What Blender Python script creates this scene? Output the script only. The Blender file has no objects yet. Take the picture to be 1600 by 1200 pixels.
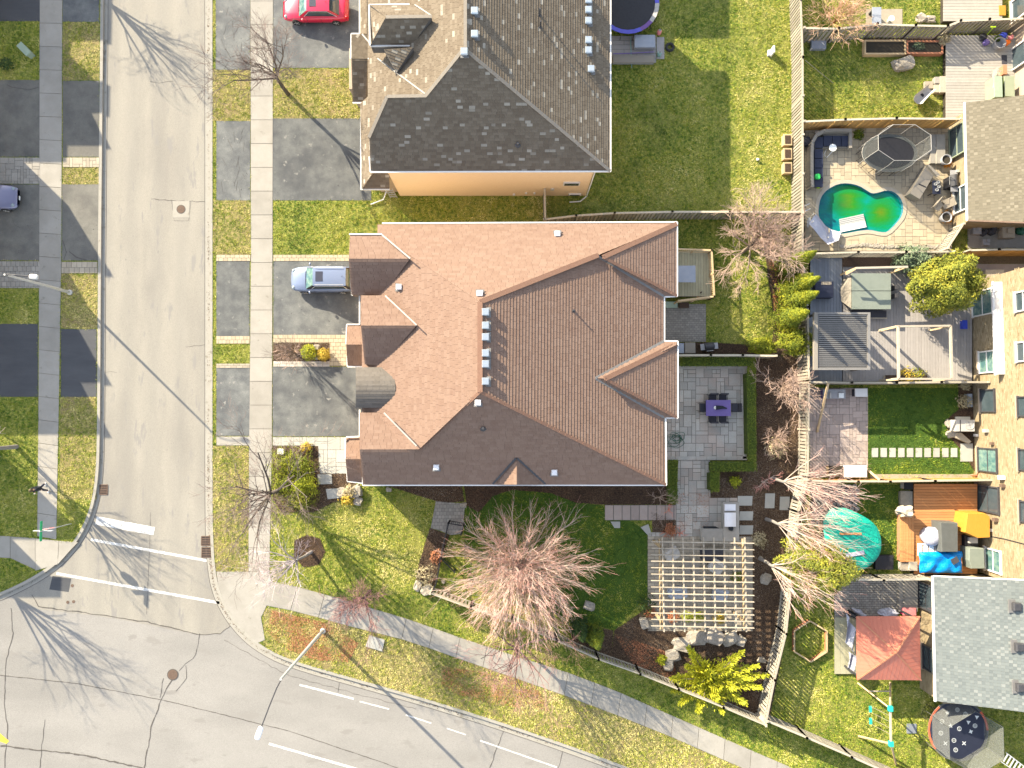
import bpy, math, random
import numpy as np
from mathutils import Vector, Matrix, noise

# ------------------------------------------------------------------ camera, light, exposure
SC = bpy.context.scene
H = 49.6                      # flying height in metres
F = 1067.0                    # focal length, in 1600 px wide picture units
TILT = math.atan(45.0 / F)
cam_data = bpy.data.cameras.new('camera')
cam_data.sensor_width = 36.0
cam_data.lens = 36.0 * F / 1600.0
cam_data.clip_end = 3000.0
cam = bpy.data.objects.new('camera', cam_data)
SC.collection.objects.link(cam)
cam.location = (0, 0, H)
cam.rotation_euler = (TILT, 0, 0)
SC.camera = cam

SHX, SHY = 1.64, -1.59        # shadow shift on the ground per metre of height
SUN_EL = math.atan(1.0 / math.hypot(SHX, SHY))
sun_data = bpy.data.lights.new('sun', 'SUN')
sun_data.energy = 4.9
sun_data.angle = math.radians(0.5)
sun_data.color = (1.0, 0.87, 0.65)
sun = bpy.data.objects.new('sun', sun_data)
SC.collection.objects.link(sun)
sun.rotation_euler = Vector((SHX, SHY, -1)).to_track_quat('-Z', 'Y').to_euler()
world = bpy.data.worlds.new('World')
SC.world = world
world.use_nodes = True
wn = world.node_tree.nodes
sky = wn.new('ShaderNodeTexSky')
sky.sky_type = 'NISHITA'
sky.sun_disc = False
sky.sun_elevation = SUN_EL
sky.sun_rotation = math.atan2(-SHX, -SHY)
hsv = wn.new('ShaderNodeHueSaturation')       # thin high haze: a paler sky than the clear model
hsv.inputs['Saturation'].default_value = 0.55
world.node_tree.links.new(sky.outputs[0], hsv.inputs['Color'])
world.node_tree.links.new(hsv.outputs[0], wn['Background'].inputs[0])
wn['Background'].inputs[1].default_value = 0.14
SC.view_settings.view_transform = 'Standard'
SC.view_settings.look = 'None'
SC.view_settings.gamma = 1.0
SC.view_settings.use_curve_mapping = False
SC.view_settings.exposure = 1.8
SC.cycles.max_bounces = 6
SC.cycles.transparent_max_bounces = 12

# ------------------------------------------------------------------ helpers
random.seed(7)
R = random.uniform
COL = SC.collection
CT, ST = math.cos(TILT), math.sin(TILT)

def ray(u, v):
    x, y, z = (u - 800.0) / F, (600.0 - v) / F, -1.0
    return Vector((x, y * CT - z * ST, y * ST + z * CT))

def P(u, v, z=0.0):
    """The place at height z that the photograph shows at picture point (u, v)."""
    d = ray(u, v)
    t = (z - H) / d.z
    return Vector((d.x * t, d.y * t, z))

def onplane(u, v, pl):
    o, n = pl
    d = ray(u, v)
    c = Vector((0, 0, H))
    return c + d * ((o - c).dot(n) / d.dot(n))

def plane3(a, b, c):
    n = (b - a).cross(c - a).normalized()
    if n.z < 0: n = -n
    return (a, n)

def area2(p):
    return sum(p[i][0] * p[(i + 1) % len(p)][1] - p[(i + 1) % len(p)][0] * p[i][1] for i in range(len(p))) / 2

def inside(x, y, poly):
    c = False
    j = len(poly) - 1
    for i in range(len(poly)):
        xi, yi = poly[i][0], poly[i][1]; xj, yj = poly[j][0], poly[j][1]
        if (yi > y) != (yj > y) and x < (xj - xi) * (y - yi) / (yj - yi) + xi:
            c = not c
        j = i
    return c

def clip_rect(poly, x0, y0, x1, y1):
    """poly (2D) intersected with a rectangle."""
    def cut(pts, f, inter):
        out = []
        for i in range(len(pts)):
            a, b = pts[i - 1], pts[i]
            fa, fb = f(a), f(b)
            if fb:
                if not fa: out.append(inter(a, b))
                out.append(b)
            elif fa: out.append(inter(a, b))
        return out
    def ix(X): return lambda a, b: (X, a[1] + (b[1] - a[1]) * (X - a[0]) / (b[0] - a[0]))
    def iy(Y): return lambda a, b: (a[0] + (b[0] - a[0]) * (Y - a[1]) / (b[1] - a[1]), Y)
    p = poly
    for f, i in ((lambda q: q[0] >= x0, ix(x0)), (lambda q: q[0] <= x1, ix(x1)), (lambda q: q[1] >= y0, iy(y0)), (lambda q: q[1] <= y1, iy(y1))):
        p = cut(p, f, i)
        if len(p) < 3: return None
    q = [p[0]]
    for a in p[1:]:
        if abs(a[0] - q[-1][0]) + abs(a[1] - q[-1][1]) > 1e-5: q.append(a)
    if abs(q[0][0] - q[-1][0]) + abs(q[0][1] - q[-1][1]) < 1e-5: q.pop()
    return q if len(q) >= 3 and abs(area2(q)) > 1e-6 else None

ORG = {}
class MB:
    def __init__(s):
        s.v, s.f, s.t = [], [], []
    def add(s, vs, fs, tint=0.5):
        n = len(s.v)
        s.v.extend([tuple(p) for p in vs])
        for f in fs:
            s.f.append(tuple(i + n for i in f)); s.t.append(tint)
        return s
    def prism(s, pts, z0, z1, tint=0.5):
        """vertical prism over 2D/3D points, from z0 to z1 (z1 None: top keeps the points' own z)."""
        if area2(pts) < 0: pts = pts[::-1]
        n = len(pts)
        top = [(p[0], p[1], p[2] if z1 is None else z1) for p in pts]
        bot = [(p[0], p[1], (p[2] + z0) if z1 is None else z0) for p in pts]
        fs = [tuple(range(n)), tuple(range(2 * n - 1, n - 1, -1))]
        fs += [(i, n + i, n + (i + 1) % n, (i + 1) % n) for i in range(n)]
        return s.add(top + bot, fs, tint)
    def px(s, pts, z1, z0=None, tint=0.5):
        """prism whose TOP outline shows at these picture points."""
        q = [P(u, v, z1) for u, v in pts]
        return s.prism([(p.x, p.y) for p in q], z1 - 0.05 if z0 is None else z0, z1, tint)
    def pr(s, u0, v0, u1, v1, z1, z0=None, tint=0.5):
        return s.px([(u0, v0), (u1, v0), (u1, v1), (u0, v1)], z1, z0, tint)
    def box(s, c, size, rz=0.0, tint=0.5, rot=None, taper=1.0):
        x, y, z = size[0] / 2, size[1] / 2, size[2] / 2
        m = rot if rot is not None else Matrix.Rotation(rz, 3, 'Z')
        vs = []
        for dz in (-1, 1):
            k = taper if dz > 0 else 1
            for dx, dy in ((-1, -1), (1, -1), (1, 1), (-1, 1)):
                vs.append(Vector(c) + m @ Vector((dx * x * k, dy * y * k, dz * z)))
        return s.add(vs, [(0, 3, 2, 1), (4, 5, 6, 7), (0, 1, 5, 4), (1, 2, 6, 5), (2, 3, 7, 6), (3, 0, 4, 7)], tint)
    def beam(s, a, b, w, h, tint=0.5):
        a, b = Vector(a), Vector(b)
        d = b - a
        L = d.length
        if L < 1e-6: return s
        q = d.to_track_quat('X', 'Z').to_matrix()
        return s.box((a + b) / 2, (L, w, h), rot=q, tint=tint)
    def tube(s, pts, rad, n=6, tint=0.5, cap=True):
        pts = [Vector(p) for p in pts]
        if not hasattr(rad, '__len__'): rad = [rad] * len(pts)
        base = len(s.v)
        prev = None
        for i, p in enumerate(pts):
            d = (pts[min(i + 1, len(pts) - 1)] - pts[max(i - 1, 0)])
            if d.length < 1e-9: d = Vector((0, 0, 1))
            d.normalize()
            if prev is None:
                a = d.orthogonal().normalized()
            else:
                a = prev - d * prev.dot(d)
                a = a.normalized() if a.length > 1e-6 else d.orthogonal().normalized()
            prev = a
            b = d.cross(a)
            for k in range(n):
                t = 2 * math.pi * k / n
                s.v.append(tuple(p + (a * math.cos(t) + b * math.sin(t)) * rad[i]))
        for i in range(len(pts) - 1):
            for k in range(n):
                k2 = (k + 1) % n
                s.f.append((base + i * n + k, base + i * n + k2, base + (i + 1) * n + k2, base + (i + 1) * n + k)); s.t.append(tint)
        if cap:
            s.f.append(tuple(base + k for k in range(n - 1, -1, -1))); s.t.append(tint)
            e = base + (len(pts) - 1) * n
            s.f.append(tuple(e + k for k in range(n))); s.t.append(tint)
        return s
    def lathe(s, c, prof, n=16, tint=0.5, sx=1.0, sy=1.0, rz=0.0):
        """prof: list of (r, z)."""
        c = Vector(c); base = len(s.v); cr, sr = math.cos(rz), math.sin(rz)
        for r, z in prof:
            for k in range(n):
                t = 2 * math.pi * k / n
                x, y = r * math.cos(t) * sx, r * math.sin(t) * sy
                s.v.append((c.x + x * cr - y * sr, c.y + x * sr + y * cr, c.z + z))
        for i in range(len(prof) - 1):
            for k in range(n):
                k2 = (k + 1) % n
                s.f.append((base + i * n + k, base + i * n + k2, base + (i + 1) * n + k2, base + (i + 1) * n + k)); s.t.append(tint)
        if prof[-1][0] > 1e-4:
            e = base + (len(prof) - 1) * n
            s.f.append(tuple(e + k for k in range(n))); s.t.append(tint)
        if prof[0][0] > 1e-4:
            s.f.append(tuple(base + k for k in range(n - 1, -1, -1))); s.t.append(tint)
        return s
    def rock(s, c, size, seed=0, n=8, m=5, rough=0.28, tint=0.5, rz=0.0, flat=False):
        c = Vector(c); base = len(s.v)
        cr, sr = math.cos(rz), math.sin(rz)
        for i in range(m + 1):
            ph = math.pi * (i / m) - math.pi / 2
            for k in range(n):
                t = 2 * math.pi * k / n
                d = Vector((math.cos(ph) * math.cos(t), math.cos(ph) * math.sin(t), math.sin(ph)))
                g = 1 + rough * noise.noise(d * 1.7 + Vector((seed * 3.1, seed * 1.7, 0)))
                q = Vector([math.copysign(abs(a) ** (0.55 if flat else 0.8), a) for a in d]) * g
                x, y = q.x * size[0] / 2, q.y * size[1] / 2
                s.v.append((c.x + x * cr - y * sr, c.y + x * sr + y * cr, c.z + q.z * size[2] / 2))
        for i in range(m):
            for k in range(n):
                k2 = (k + 1) % n
                s.f.append((base + i * n + k, base + i * n + k2, base + (i + 1) * n + k2, base + (i + 1) * n + k)); s.t.append(tint)
        return s
    def grid(s, fn, nu, nv, tint=0.5):
        base = len(s.v)
        for i in range(nu + 1):
            for j in range(nv + 1):
                s.v.append(tuple(fn(i / nu, j / nv)))
        for i in range(nu):
            for j in range(nv):
                a = base + i * (nv + 1) + j
                s.f.append((a, a + nv + 1, a + nv + 2, a + 1)); s.t.append(tint)
        return s
    def build(s, name, mat, parent=None, smooth=False, loc=None, local=False):
        me = bpy.data.meshes.new(name)
        o = Vector((0, 0, 0))
        if parent is not None: o = ORG.get(parent.name, o)
        elif loc is not None: o = Vector(loc)
        if local or o.length == 0: vs = s.v
        else: vs = [(x - o.x, y - o.y, z - o.z) for x, y, z in s.v]
        me.from_pydata(vs, [], s.f)
        at = me.attributes.new('tint', 'FLOAT', 'FACE')
        at.data.foreach_set('value', s.t)
        if smooth: me.shade_smooth()
        me.materials.append(mat)
        ob = bpy.data.objects.new(name, me)
        COL.objects.link(ob)
        if parent is not None: ob.parent = parent; ORG[ob.name] = o
        elif loc is not None: ob.location = loc; ORG[ob.name] = o
        return ob

def tag(o, label=None, cat=None, group=None, kind=None):
    if label: o['label'] = label
    if cat: o['category'] = cat
    if group: o['group'] = group
    if kind: o['kind'] = kind
    return o

def thing(name, label, cat, loc=(0, 0, 0), group=None, rz=0.0):
    o = bpy.data.objects.new(name, None)
    o.empty_display_size = 0.2
    COL.objects.link(o)
    o.location = loc
    o.rotation_euler = (0, 0, rz)
    ORG[o.name] = Vector(loc)
    return tag(o, label, cat, group)

def single(name, mb, mat, label, cat, group=None, smooth=False, kind=None):
    """a thing that is one mesh; its origin goes to the middle of its foot."""
    a = np.array(mb.v)
    lo, hi = a.min(0), a.max(0)
    o = mb.build(name, mat, None, smooth, loc=((lo[0] + hi[0]) / 2, (lo[1] + hi[1]) / 2, lo[2]))
    return tag(o, label, cat, group, kind)

def local_thing(name, label, cat, group=None):
    """a thing modelled round (0,0,0); placed afterwards with put()."""
    return thing(name, label, cat, (0, 0, 0), group)

def put(o, loc, rz=0.0, scale=1.0):
    o.location = loc
    o.rotation_euler = (0, 0, rz)
    if scale != 1.0: o.scale = (scale,) * 3
    return o

def dup(root, loc, rz=0.0, label=None, group=None, scale=None):
    def cp(o, parent):
        c = o.copy(); COL.objects.link(c); c.parent = parent
        for ch in o.children: cp(ch, c)
        return c
    r = cp(root, None)
    r.location = loc; r.rotation_euler = (0, 0, rz)
    if scale: r.scale = (scale,) * 3
    if label: r['label'] = label
    if group: r['group'] = group
    return r

# ------------------------------------------------------------------ materials
MATS = {}
def mat(name, c1, c2=None, scale=3.0, rough=0.85, bump=0.0, bscale=None, c3=None, s3=0.3, metal=0.0, tint=None, objrand=0.0,
        detail=6.0, spec=0.3, stretch=None, stain=None, lanes=None, alpha=None, transl=0.0, contrast=0.5, fine=0.0, coat=0.0):
    """procedural material: noise mix of c1/c2, big blotches of c3, per-face tint ramp, per-object brightness."""
    if name in MATS: return MATS[name]
    m = bpy.data.materials.new(name); m.use_nodes = True
    nt = m.node_tree; N = nt.nodes; L = nt.links
    b = N['Principled BSDF']
    b.inputs['Roughness'].default_value = rough
    b.inputs['Metallic'].default_value = metal
    b.inputs['Specular IOR Level'].default_value = spec
    if coat: b.inputs['Coat Weight'].default_value = coat
    geo = N.new('ShaderNodeNewGeometry')
    vec = geo.outputs['Position']
    if stretch:
        mp = N.new('ShaderNodeMapping'); mp.inputs['Scale'].default_value = stretch
        L.new(vec, mp.inputs[0]); vec = mp.outputs[0]
    def noi(sc, det=detail):
        n = N.new('ShaderNodeTexNoise'); n.inputs['Scale'].default_value = sc; n.inputs['Detail'].default_value = det
        n.inputs['Roughness'].default_value = 0.65
        L.new(vec, n.inputs['Vector']); return n.outputs['Fac']
    def ramp(fac, lo, hi):
        r = N.new('ShaderNodeMapRange'); r.inputs[1].default_value = lo; r.inputs[2].default_value = hi
        L.new(fac, r.inputs[0]); return r.outputs[0]
    def mix(fac, a, b_, mode='MIX'):
        x = N.new('ShaderNodeMix'); x.data_type = 'RGBA'; x.blend_type = mode
        if isinstance(fac, float): x.inputs[0].default_value = fac
        else: L.new(fac, x.inputs[0])
        for k, val in ((6, a), (7, b_)):
            if isinstance(val, tuple): x.inputs[k].default_value = (*val, 1)
            else: L.new(val, x.inputs[k])
        return x.outputs[2]
    col = c1
    w = 0.5 - 0.42 * contrast
    if tint:
        at = N.new('ShaderNodeAttribute'); at.attribute_name = 'tint'
        cr = N.new('ShaderNodeValToRGB')
        cr.color_ramp.interpolation = 'LINEAR'
        while len(cr.color_ramp.elements) < len(tint): cr.color_ramp.elements.new(0.5)
        for e, (p, c) in zip(cr.color_ramp.elements, tint): e.position = p; e.color = (*c, 1)
        L.new(at.outputs['Fac'], cr.inputs[0]); col = cr.outputs[0]
    if c2: col = mix(ramp(noi(scale), 0.5 - w, 0.5 + w) if not tint else ramp(noi(scale), 0.35, 0.9), col, c2)
    if c3: col = mix(ramp(noi(s3, 3.0), 0.45, 0.7), col, c3)
    if fine:
        g = ramp(noi(bscale or 60.0, 3.0), 0.3, 0.7)
        v = N.new('ShaderNodeMapRange'); v.inputs[3].default_value = 1 - fine; v.inputs[4].default_value = 1 + fine
        L.new(g, v.inputs[0])
        cc = N.new('ShaderNodeCombineColor')
        for k in range(3): L.new(v.outputs[0], cc.inputs[k])
        col = mix(1.0, col, cc.outputs[0], 'MULTIPLY')
    if stain:                                  # oil drips, spills and repairs: blotches with a shape of their own
        for sc, lo, hi, c in stain: col = mix(ramp(noi(sc, 4.0), lo, hi), col, c)
    if lanes:                                  # tyre-worn wheel tracks
        sx = N.new('ShaderNodeSeparateXYZ'); L.new(geo.outputs['Position'], sx.inputs[0])
        m1 = N.new('ShaderNodeMath'); m1.operation = 'MULTIPLY'; m1.inputs[1].default_value = 2 * math.pi / lanes[1]; L.new(sx.outputs[lanes[0]], m1.inputs[0])
        m2 = N.new('ShaderNodeMath'); m2.operation = 'SINE'; L.new(m1.outputs[0], m2.inputs[0])
        r_ = N.new('ShaderNodeMapRange'); r_.inputs[1].default_value = -1; r_.inputs[2].default_value = 1; r_.inputs[3].default_value = 0; r_.inputs[4].default_value = lanes[2]; L.new(m2.outputs[0], r_.inputs[0])
        col = mix(r_.outputs[0], col, (0.16, 0.155, 0.145))
    if objrand:
        oi = N.new('ShaderNodeObjectInfo')
        v = N.new('ShaderNodeMapRange'); v.inputs[3].default_value = 1 - objrand; v.inputs[4].default_value = 1 + objrand
        L.new(oi.outputs['Random'], v.inputs[0])
        hs = N.new('ShaderNodeHueSaturation'); L.new(v.outputs[0], hs.inputs['Value'])
        if isinstance(col, tuple): hs.inputs['Color'].default_value = (*col, 1)
        else: L.new(col, hs.inputs['Color'])
        col = hs.outputs[0]
    if isinstance(col, tuple): b.inputs['Base Color'].default_value = (*col, 1)
    else: L.new(col, b.inputs['Base Color'])
    if bump:
        bp = N.new('ShaderNodeBump'); bp.inputs['Strength'].default_value = 1.0; bp.inputs['Distance'].default_value = bump
        L.new(noi(bscale or 30.0, 4.0), bp.inputs['Height']); L.new(bp.outputs[0], b.inputs['Normal'])
    if alpha is not None: b.inputs['Alpha'].default_value = alpha
    if transl:
        b.inputs['Transmission Weight'].default_value = transl
    MATS[name] = m
    return m

M = {}
M['ground'] = mat('ground', (0.10, 0.12, 0.05), (0.16, 0.14, 0.08), 0.5)
M['street'] = mat('street', (0.235, 0.220, 0.188), (0.265, 0.248, 0.212), 0.6, 0.9, 0.006, 38, (0.205, 0.192, 0.168), 0.25, stretch=(1.6, 0.35, 1), fine=0.20, lanes=(0, 1.9, .22), stain=[(0.9, 0.60, 0.66, (0.20, 0.19, 0.175)), (5.0, 0.70, 0.74, (0.15, 0.145, 0.135))])
M['road'] = mat('road', (0.222, 0.212, 0.196), (0.25, 0.24, 0.222), 0.5, 0.9, 0.006, 38, (0.185, 0.178, 0.165), 0.14, stretch=(0.5, 1.2, 1), fine=0.20, stain=[(0.9, 0.60, 0.66, (0.20, 0.19, 0.175)), (5.0, 0.70, 0.74, (0.15, 0.145, 0.135))])
M['kerb'] = mat('kerb', (0.255, 0.24, 0.205), (0.30, 0.285, 0.25), 2.5, 0.9, 0.003, 50, fine=0.14, stain=[(1.5, 0.6, 0.7, (0.19, 0.17, 0.135))])
M['walk'] = mat('walk', (0.262, 0.246, 0.215), (0.30, 0.283, 0.25), 1.4, 0.9, 0.003, 55, (0.24, 0.225, 0.195), 0.5, objrand=0.07, fine=0.12, stain=[(2.2, 0.63, 0.72, (0.20, 0.185, 0.155))])
M['joint'] = mat('joint', (0.16, 0.14, 0.11), (0.22, 0.19, 0.14), 4)
M['drive'] = mat('drive', (0.080, 0.085, 0.088), (0.150, 0.155, 0.148), 1.1, 0.85, 0.008, 40, (0.060, 0.064, 0.069), 0.35, fine=0.26, objrand=0.12, contrast=.75, stain=[(1.6, 0.62, 0.72, (0.23, 0.225, 0.205)), (3.5, 0.66, 0.72, (0.045, 0.045, 0.048))])
M['drive_dark'] = mat('drive_dark', (0.044, 0.046, 0.053), (0.076, 0.080, 0.084), 0.8, 0.8, 0.004, 50, fine=0.14, stretch=(0.4, 1.5, 1))
M['drive_old'] = mat('drive_old', (0.105, 0.10, 0.09), (0.155, 0.15, 0.13), 1.0, 0.88, 0.006, 40, (0.085, 0.083, 0.077), 0.4, fine=0.22, objrand=0.1, contrast=.7, stain=[(2.5, 0.66, 0.72, (0.06, 0.058, 0.055))])
M['crack'] = mat('crack', (0.06, 0.055, 0.05), (0.10, 0.09, 0.08), 8)
M['paint'] = mat('paint', (0.60, 0.60, 0.58), (0.34, 0.335, 0.32), 7, 0.8, contrast=0.95)
M['yellow_paint'] = mat('yellow_paint', (0.75, 0.50, 0.03), (0.6, 0.42, 0.06), 9, 0.8)
M['lawn'] = mat('lawn', (0.055, 0.105, 0.010), (0.27, 0.26, 0.055), 4.5, 0.95, 0.05, 14, (0.23, 0.225, 0.055), 0.35, fine=0.5, contrast=0.95)
M['lawn_green'] = mat('lawn_green', (0.035, 0.078, 0.009), (0.065, 0.11, 0.014), 2.5, 0.95, 0.03, 20, fine=0.45)
M['grass'] = mat('grass', (0.1, 0.1, 0.1), None, rough=0.8, tint=[(0.0, (0.030, 0.085, 0.010)), (0.33, (0.145, 0.225, 0.016)), (0.62, (0.37, 0.38, 0.040)), (1.0, (0.70, 0.61, 0.26))])
M['lawn_dry'] = mat('lawn_dry', (0.10, 0.12, 0.02), (0.30, 0.24, 0.10), 4.5, 0.95, 0.05, 14, (0.24, 0.18, 0.09), 0.5, fine=0.5, contrast=0.95)
M['mulch'] = mat('mulch', (0.028, 0.018, 0.013), (0.085, 0.055, 0.038), 14, 0.95, 0.03, 30, fine=0.5)
M['mulch_dry'] = mat('mulch_dry', (0.085, 0.065, 0.04), (0.16, 0.12, 0.075), 7, 0.95, 0.03, 30, fine=0.5)
M['chips'] = mat('chips', (0.1, 0.1, 0.1), None, rough=0.9, tint=[(0.0, (0.025, 0.016, 0.012)), (0.5, (0.09, 0.055, 0.035)), (0.85, (0.20, 0.13, 0.07)), (1.0, (0.35, 0.30, 0.24))])
M['stone'] = mat('stone', (0.33, 0.315, 0.28), (0.41, 0.385, 0.335), 2.0, 0.85, 0.004, 30, (0.39, 0.32, 0.265), 0.6, objrand=0.2, fine=0.12)
M['stone_pale'] = mat('stone_pale', (0.302, 0.302, 0.274), (0.374, 0.367, 0.331), 2.0, 0.85, 0.004, 30, objrand=0.09, fine=0.07)
M['paver_beige'] = mat('paver_beige', (0.336, 0.276, 0.184), (0.400, 0.336, 0.240), 3, 0.9, 0.003, 40, objrand=0.10, fine=0.08)
M['paver_grey'] = mat('paver_grey', (0.225, 0.21, 0.185), (0.29, 0.27, 0.235), 3, 0.9, 0.003, 40, objrand=0.14, fine=0.12)
M['paver_pink'] = mat('paver_pink', (0.306, 0.246, 0.212), (0.365, 0.306, 0.272), 3, 0.9, 0.003, 40, objrand=0.15, fine=0.08)
M['paver_tan'] = mat('paver_tan', (0.304, 0.264, 0.200), (0.368, 0.320, 0.248), 3, 0.9, 0.003, 40, objrand=0.13, fine=0.08)
M['grout'] = mat('grout', (0.12, 0.11, 0.095), (0.17, 0.155, 0.13), 6)
M['rock'] = mat('rock', (0.22, 0.195, 0.155), (0.36, 0.33, 0.285), 5, 0.9, 0.03, 14, (0.28, 0.24, 0.18), 1.2, fine=0.22)
M['rock_dark'] = mat('rock_dark', (0.24, 0.21, 0.17), (0.36, 0.32, 0.27), 5, 0.9, 0.03, 14, fine=0.2)
M['brick_yellow'] = mat('brick_yellow', (0.23, 0.18, 0.11), (0.29, 0.235, 0.15), 4, 0.9, 0.01, 24, (0.19, 0.145, 0.085), 1.4, stretch=(1, 1, 4), fine=0.22)
M['brick_orange'] = mat('brick_orange', (0.66, 0.50, 0.32), (0.72, 0.56, 0.38), 3, 0.9, 0.008, 30, stretch=(1, 1, 5), fine=0.12)
M['stucco'] = mat('stucco', (0.34, 0.27, 0.20), (0.40, 0.32, 0.24), 3, 0.9, 0.004, 40, fine=.1)
TAN = [(0.0, (0.165, 0.104, 0.076)), (0.5, (0.184, 0.119, 0.087)), (0.85, (0.203, 0.135, 0.101)), (1.0, (0.17, 0.108, 0.081))]
M['shingle_tan'] = mat('shingle_tan', (0.4, 0.2, 0.1), (0.205, 0.138, 0.104), 2.2, 0.92, 0.004, 70, tint=TAN, fine=0.12)
M['shingle_grey'] = mat('shingle_grey', (0.3, 0.2, 0.1), None, 5, 0.92, 0.004, 70, tint=[(0.0, (0.118, 0.092, 0.065)), (0.5, (0.14, 0.112, 0.080)), (0.93, (0.16, 0.13, 0.095)), (0.95, (0.23, 0.205, 0.165)), (1.0, (0.30, 0.27, 0.22))], fine=0.15)
M['shingle_olive'] = mat('shingle_olive', (0.3, 0.2, 0.1), None, 5, 0.92, 0.004, 70, tint=[(0.0, (0.105, 0.092, 0.066)), (0.5, (0.135, 0.12, 0.088)), (0.8, (0.15, 0.133, 0.098)), (1.0, (0.19, 0.17, 0.128))], fine=0.12)
M['shingle_slate'] = mat('shingle_slate', (0.3, 0.2, 0.1), None, 5, 0.92, 0.004, 70, tint=[(0.0, (0.10, 0.115, 0.118)), (0.5, (0.128, 0.146, 0.146)), (0.8, (0.145, 0.163, 0.16)), (1.0, (0.19, 0.205, 0.20))], fine=0.12)
M['shingle_barrel'] = mat('shingle_barrel', (0.3, 0.2, 0.1), None, 5, 0.92, 0.004, 70, tint=[(0.0, (0.105, 0.093, 0.080)), (1.0, (0.125, 0.112, 0.098))])
M['roof_deck'] = mat('roof_deck', (0.14, 0.10, 0.08), (0.18, 0.13, 0.10), 4)
M['roof_deck_grey'] = mat('roof_deck_grey', (0.11, 0.105, 0.10), (0.15, 0.14, 0.13), 4)
M['cap_tan'] = mat('cap_tan', (0.17, 0.095, 0.065), (0.22, 0.125, 0.085), 6, 0.9, objrand=0.1)
M['cap_grey'] = mat('cap_grey', (0.19, 0.165, 0.135), (0.25, 0.22, 0.18), 6, 0.9)
M['cap_slate'] = mat('cap_slate', (0.22, 0.24, 0.25), (0.28, 0.30, 0.31), 6, 0.9)
M['flashing'] = mat('flashing', (0.15, 0.145, 0.14), (0.20, 0.195, 0.19), 5, 0.6, metal=0.2)
M['white'] = mat('white', (0.663, 0.654, 0.637), (0.595, 0.586, 0.570), 6, 0.5)
M['white_metal'] = mat('white_metal', (0.72, 0.71, 0.72), (0.62, 0.62, 0.64), 6, 0.35, spec=0.5)
M['vent_metal'] = mat('vent_metal', (0.34, 0.40, 0.47), (0.45, 0.50, 0.55), 6, 0.35, metal=0.6)
M['galv'] = mat('galv', (0.42, 0.42, 0.40), (0.50, 0.49, 0.46), 6, 0.5, metal=0.3)
M['dark_metal'] = mat('dark_metal', (0.035, 0.035, 0.04), (0.06, 0.06, 0.065), 6, 0.5)
M['black'] = mat('black', (0.018, 0.018, 0.022), (0.03, 0.03, 0.035), 6, 0.55)
M['rubber'] = mat('rubber', (0.02, 0.02, 0.02), (0.04, 0.04, 0.04), 10, 0.85)
M['grey_plastic'] = mat('grey_plastic', (0.25, 0.25, 0.26), (0.32, 0.32, 0.33), 6, 0.55)
M['pale_plastic'] = mat('pale_plastic', (0.36, 0.345, 0.32), (0.43, 0.41, 0.38), 5, 0.5)
M['fence_grey'] = mat('fence_grey', (0.20, 0.185, 0.15), (0.33, 0.30, 0.24), 5, 0.9, 0.004, 50, objrand=0.22, stretch=(1, 1, 0.2), fine=0.15)
M['fence_warm'] = mat('fence_warm', (0.42, 0.23, 0.07), (0.52, 0.31, 0.11), 5, 0.85, 0.004, 50, objrand=0.12, stretch=(1, 1, 0.2))
M['fence_pale'] = mat('fence_pale', (0.320, 0.288, 0.224), (0.416, 0.368, 0.288), 5, 0.9, 0.003, 50, objrand=0.15, stretch=(1, 1, 0.2))
M['timber'] = mat('timber', (0.400, 0.288, 0.160), (0.496, 0.376, 0.224), 4, 0.8, 0.003, 40, objrand=0.08)
M['timber_pale'] = mat('timber_pale', (0.30, 0.26, 0.20), (0.39, 0.34, 0.27), 4, 0.8, 0.003, 40, objrand=0.12, fine=.1)
M['cedar'] = mat('cedar', (0.378, 0.158, 0.054), (0.468, 0.225, 0.090), 3, 0.75, 0.003, 40, objrand=0.16, stretch=(0.3, 3, 1))
M['cedar_red'] = mat('cedar_red', (0.36, 0.14, 0.08), (0.44, 0.20, 0.11), 3, 0.75, 0.003, 40, objrand=0.1)
M['orange_wood'] = mat('orange_wood', (0.36, 0.17, 0.02), (0.44, 0.23, 0.035), 5, 0.6, stretch=(6, 0.7, 1), objrand=0.1)
M['deck_grey'] = mat('deck_grey', (0.25, 0.235, 0.225), (0.31, 0.29, 0.275), 3, 0.8, 0.002, 40, objrand=0.07)
M['deck_shade_blue'] = mat('deck_shade_blue', (0.16, 0.18, 0.21), (0.20, 0.22, 0.25), 3, 0.8, 0.002, 40, objrand=0.07)  # deck grey with bluish shade in its colour; also a plain blue-grey
M['deck_white'] = mat('deck_white', (0.28, 0.265, 0.235), (0.35, 0.33, 0.295), 3, 0.8, 0.003, 30, objrand=0.08, fine=.1)
M['deck_olive'] = mat('deck_olive', (0.30, 0.29, 0.19), (0.38, 0.36, 0.25), 4, 0.85, 0.003, 30, objrand=0.12)
M['bark_pale'] = mat('bark_pale', (0.4, 0.3, 0.2), None, 5, 0.85, tint=[(0.0, (0.33, 0.28, 0.23)), (0.4, (0.47, 0.39, 0.33)), (0.72, (0.49, 0.37, 0.32)), (1.0, (0.50, 0.23, 0.19))])
M['bark_grey'] = mat('bark_grey', (0.2, 0.18, 0.16), None, 5, 0.9, tint=[(0.0, (0.085, 0.072, 0.06)), (0.5, (0.12, 0.10, 0.088)), (1.0, (0.17, 0.125, 0.11))])
M['bark_light'] = mat('bark_light', (0.4, 0.38, 0.36), None, 5, 0.85, tint=[(0.0, (0.20, 0.185, 0.17)), (0.5, (0.40, 0.36, 0.36)), (1.0, (0.45, 0.35, 0.36))])
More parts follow.
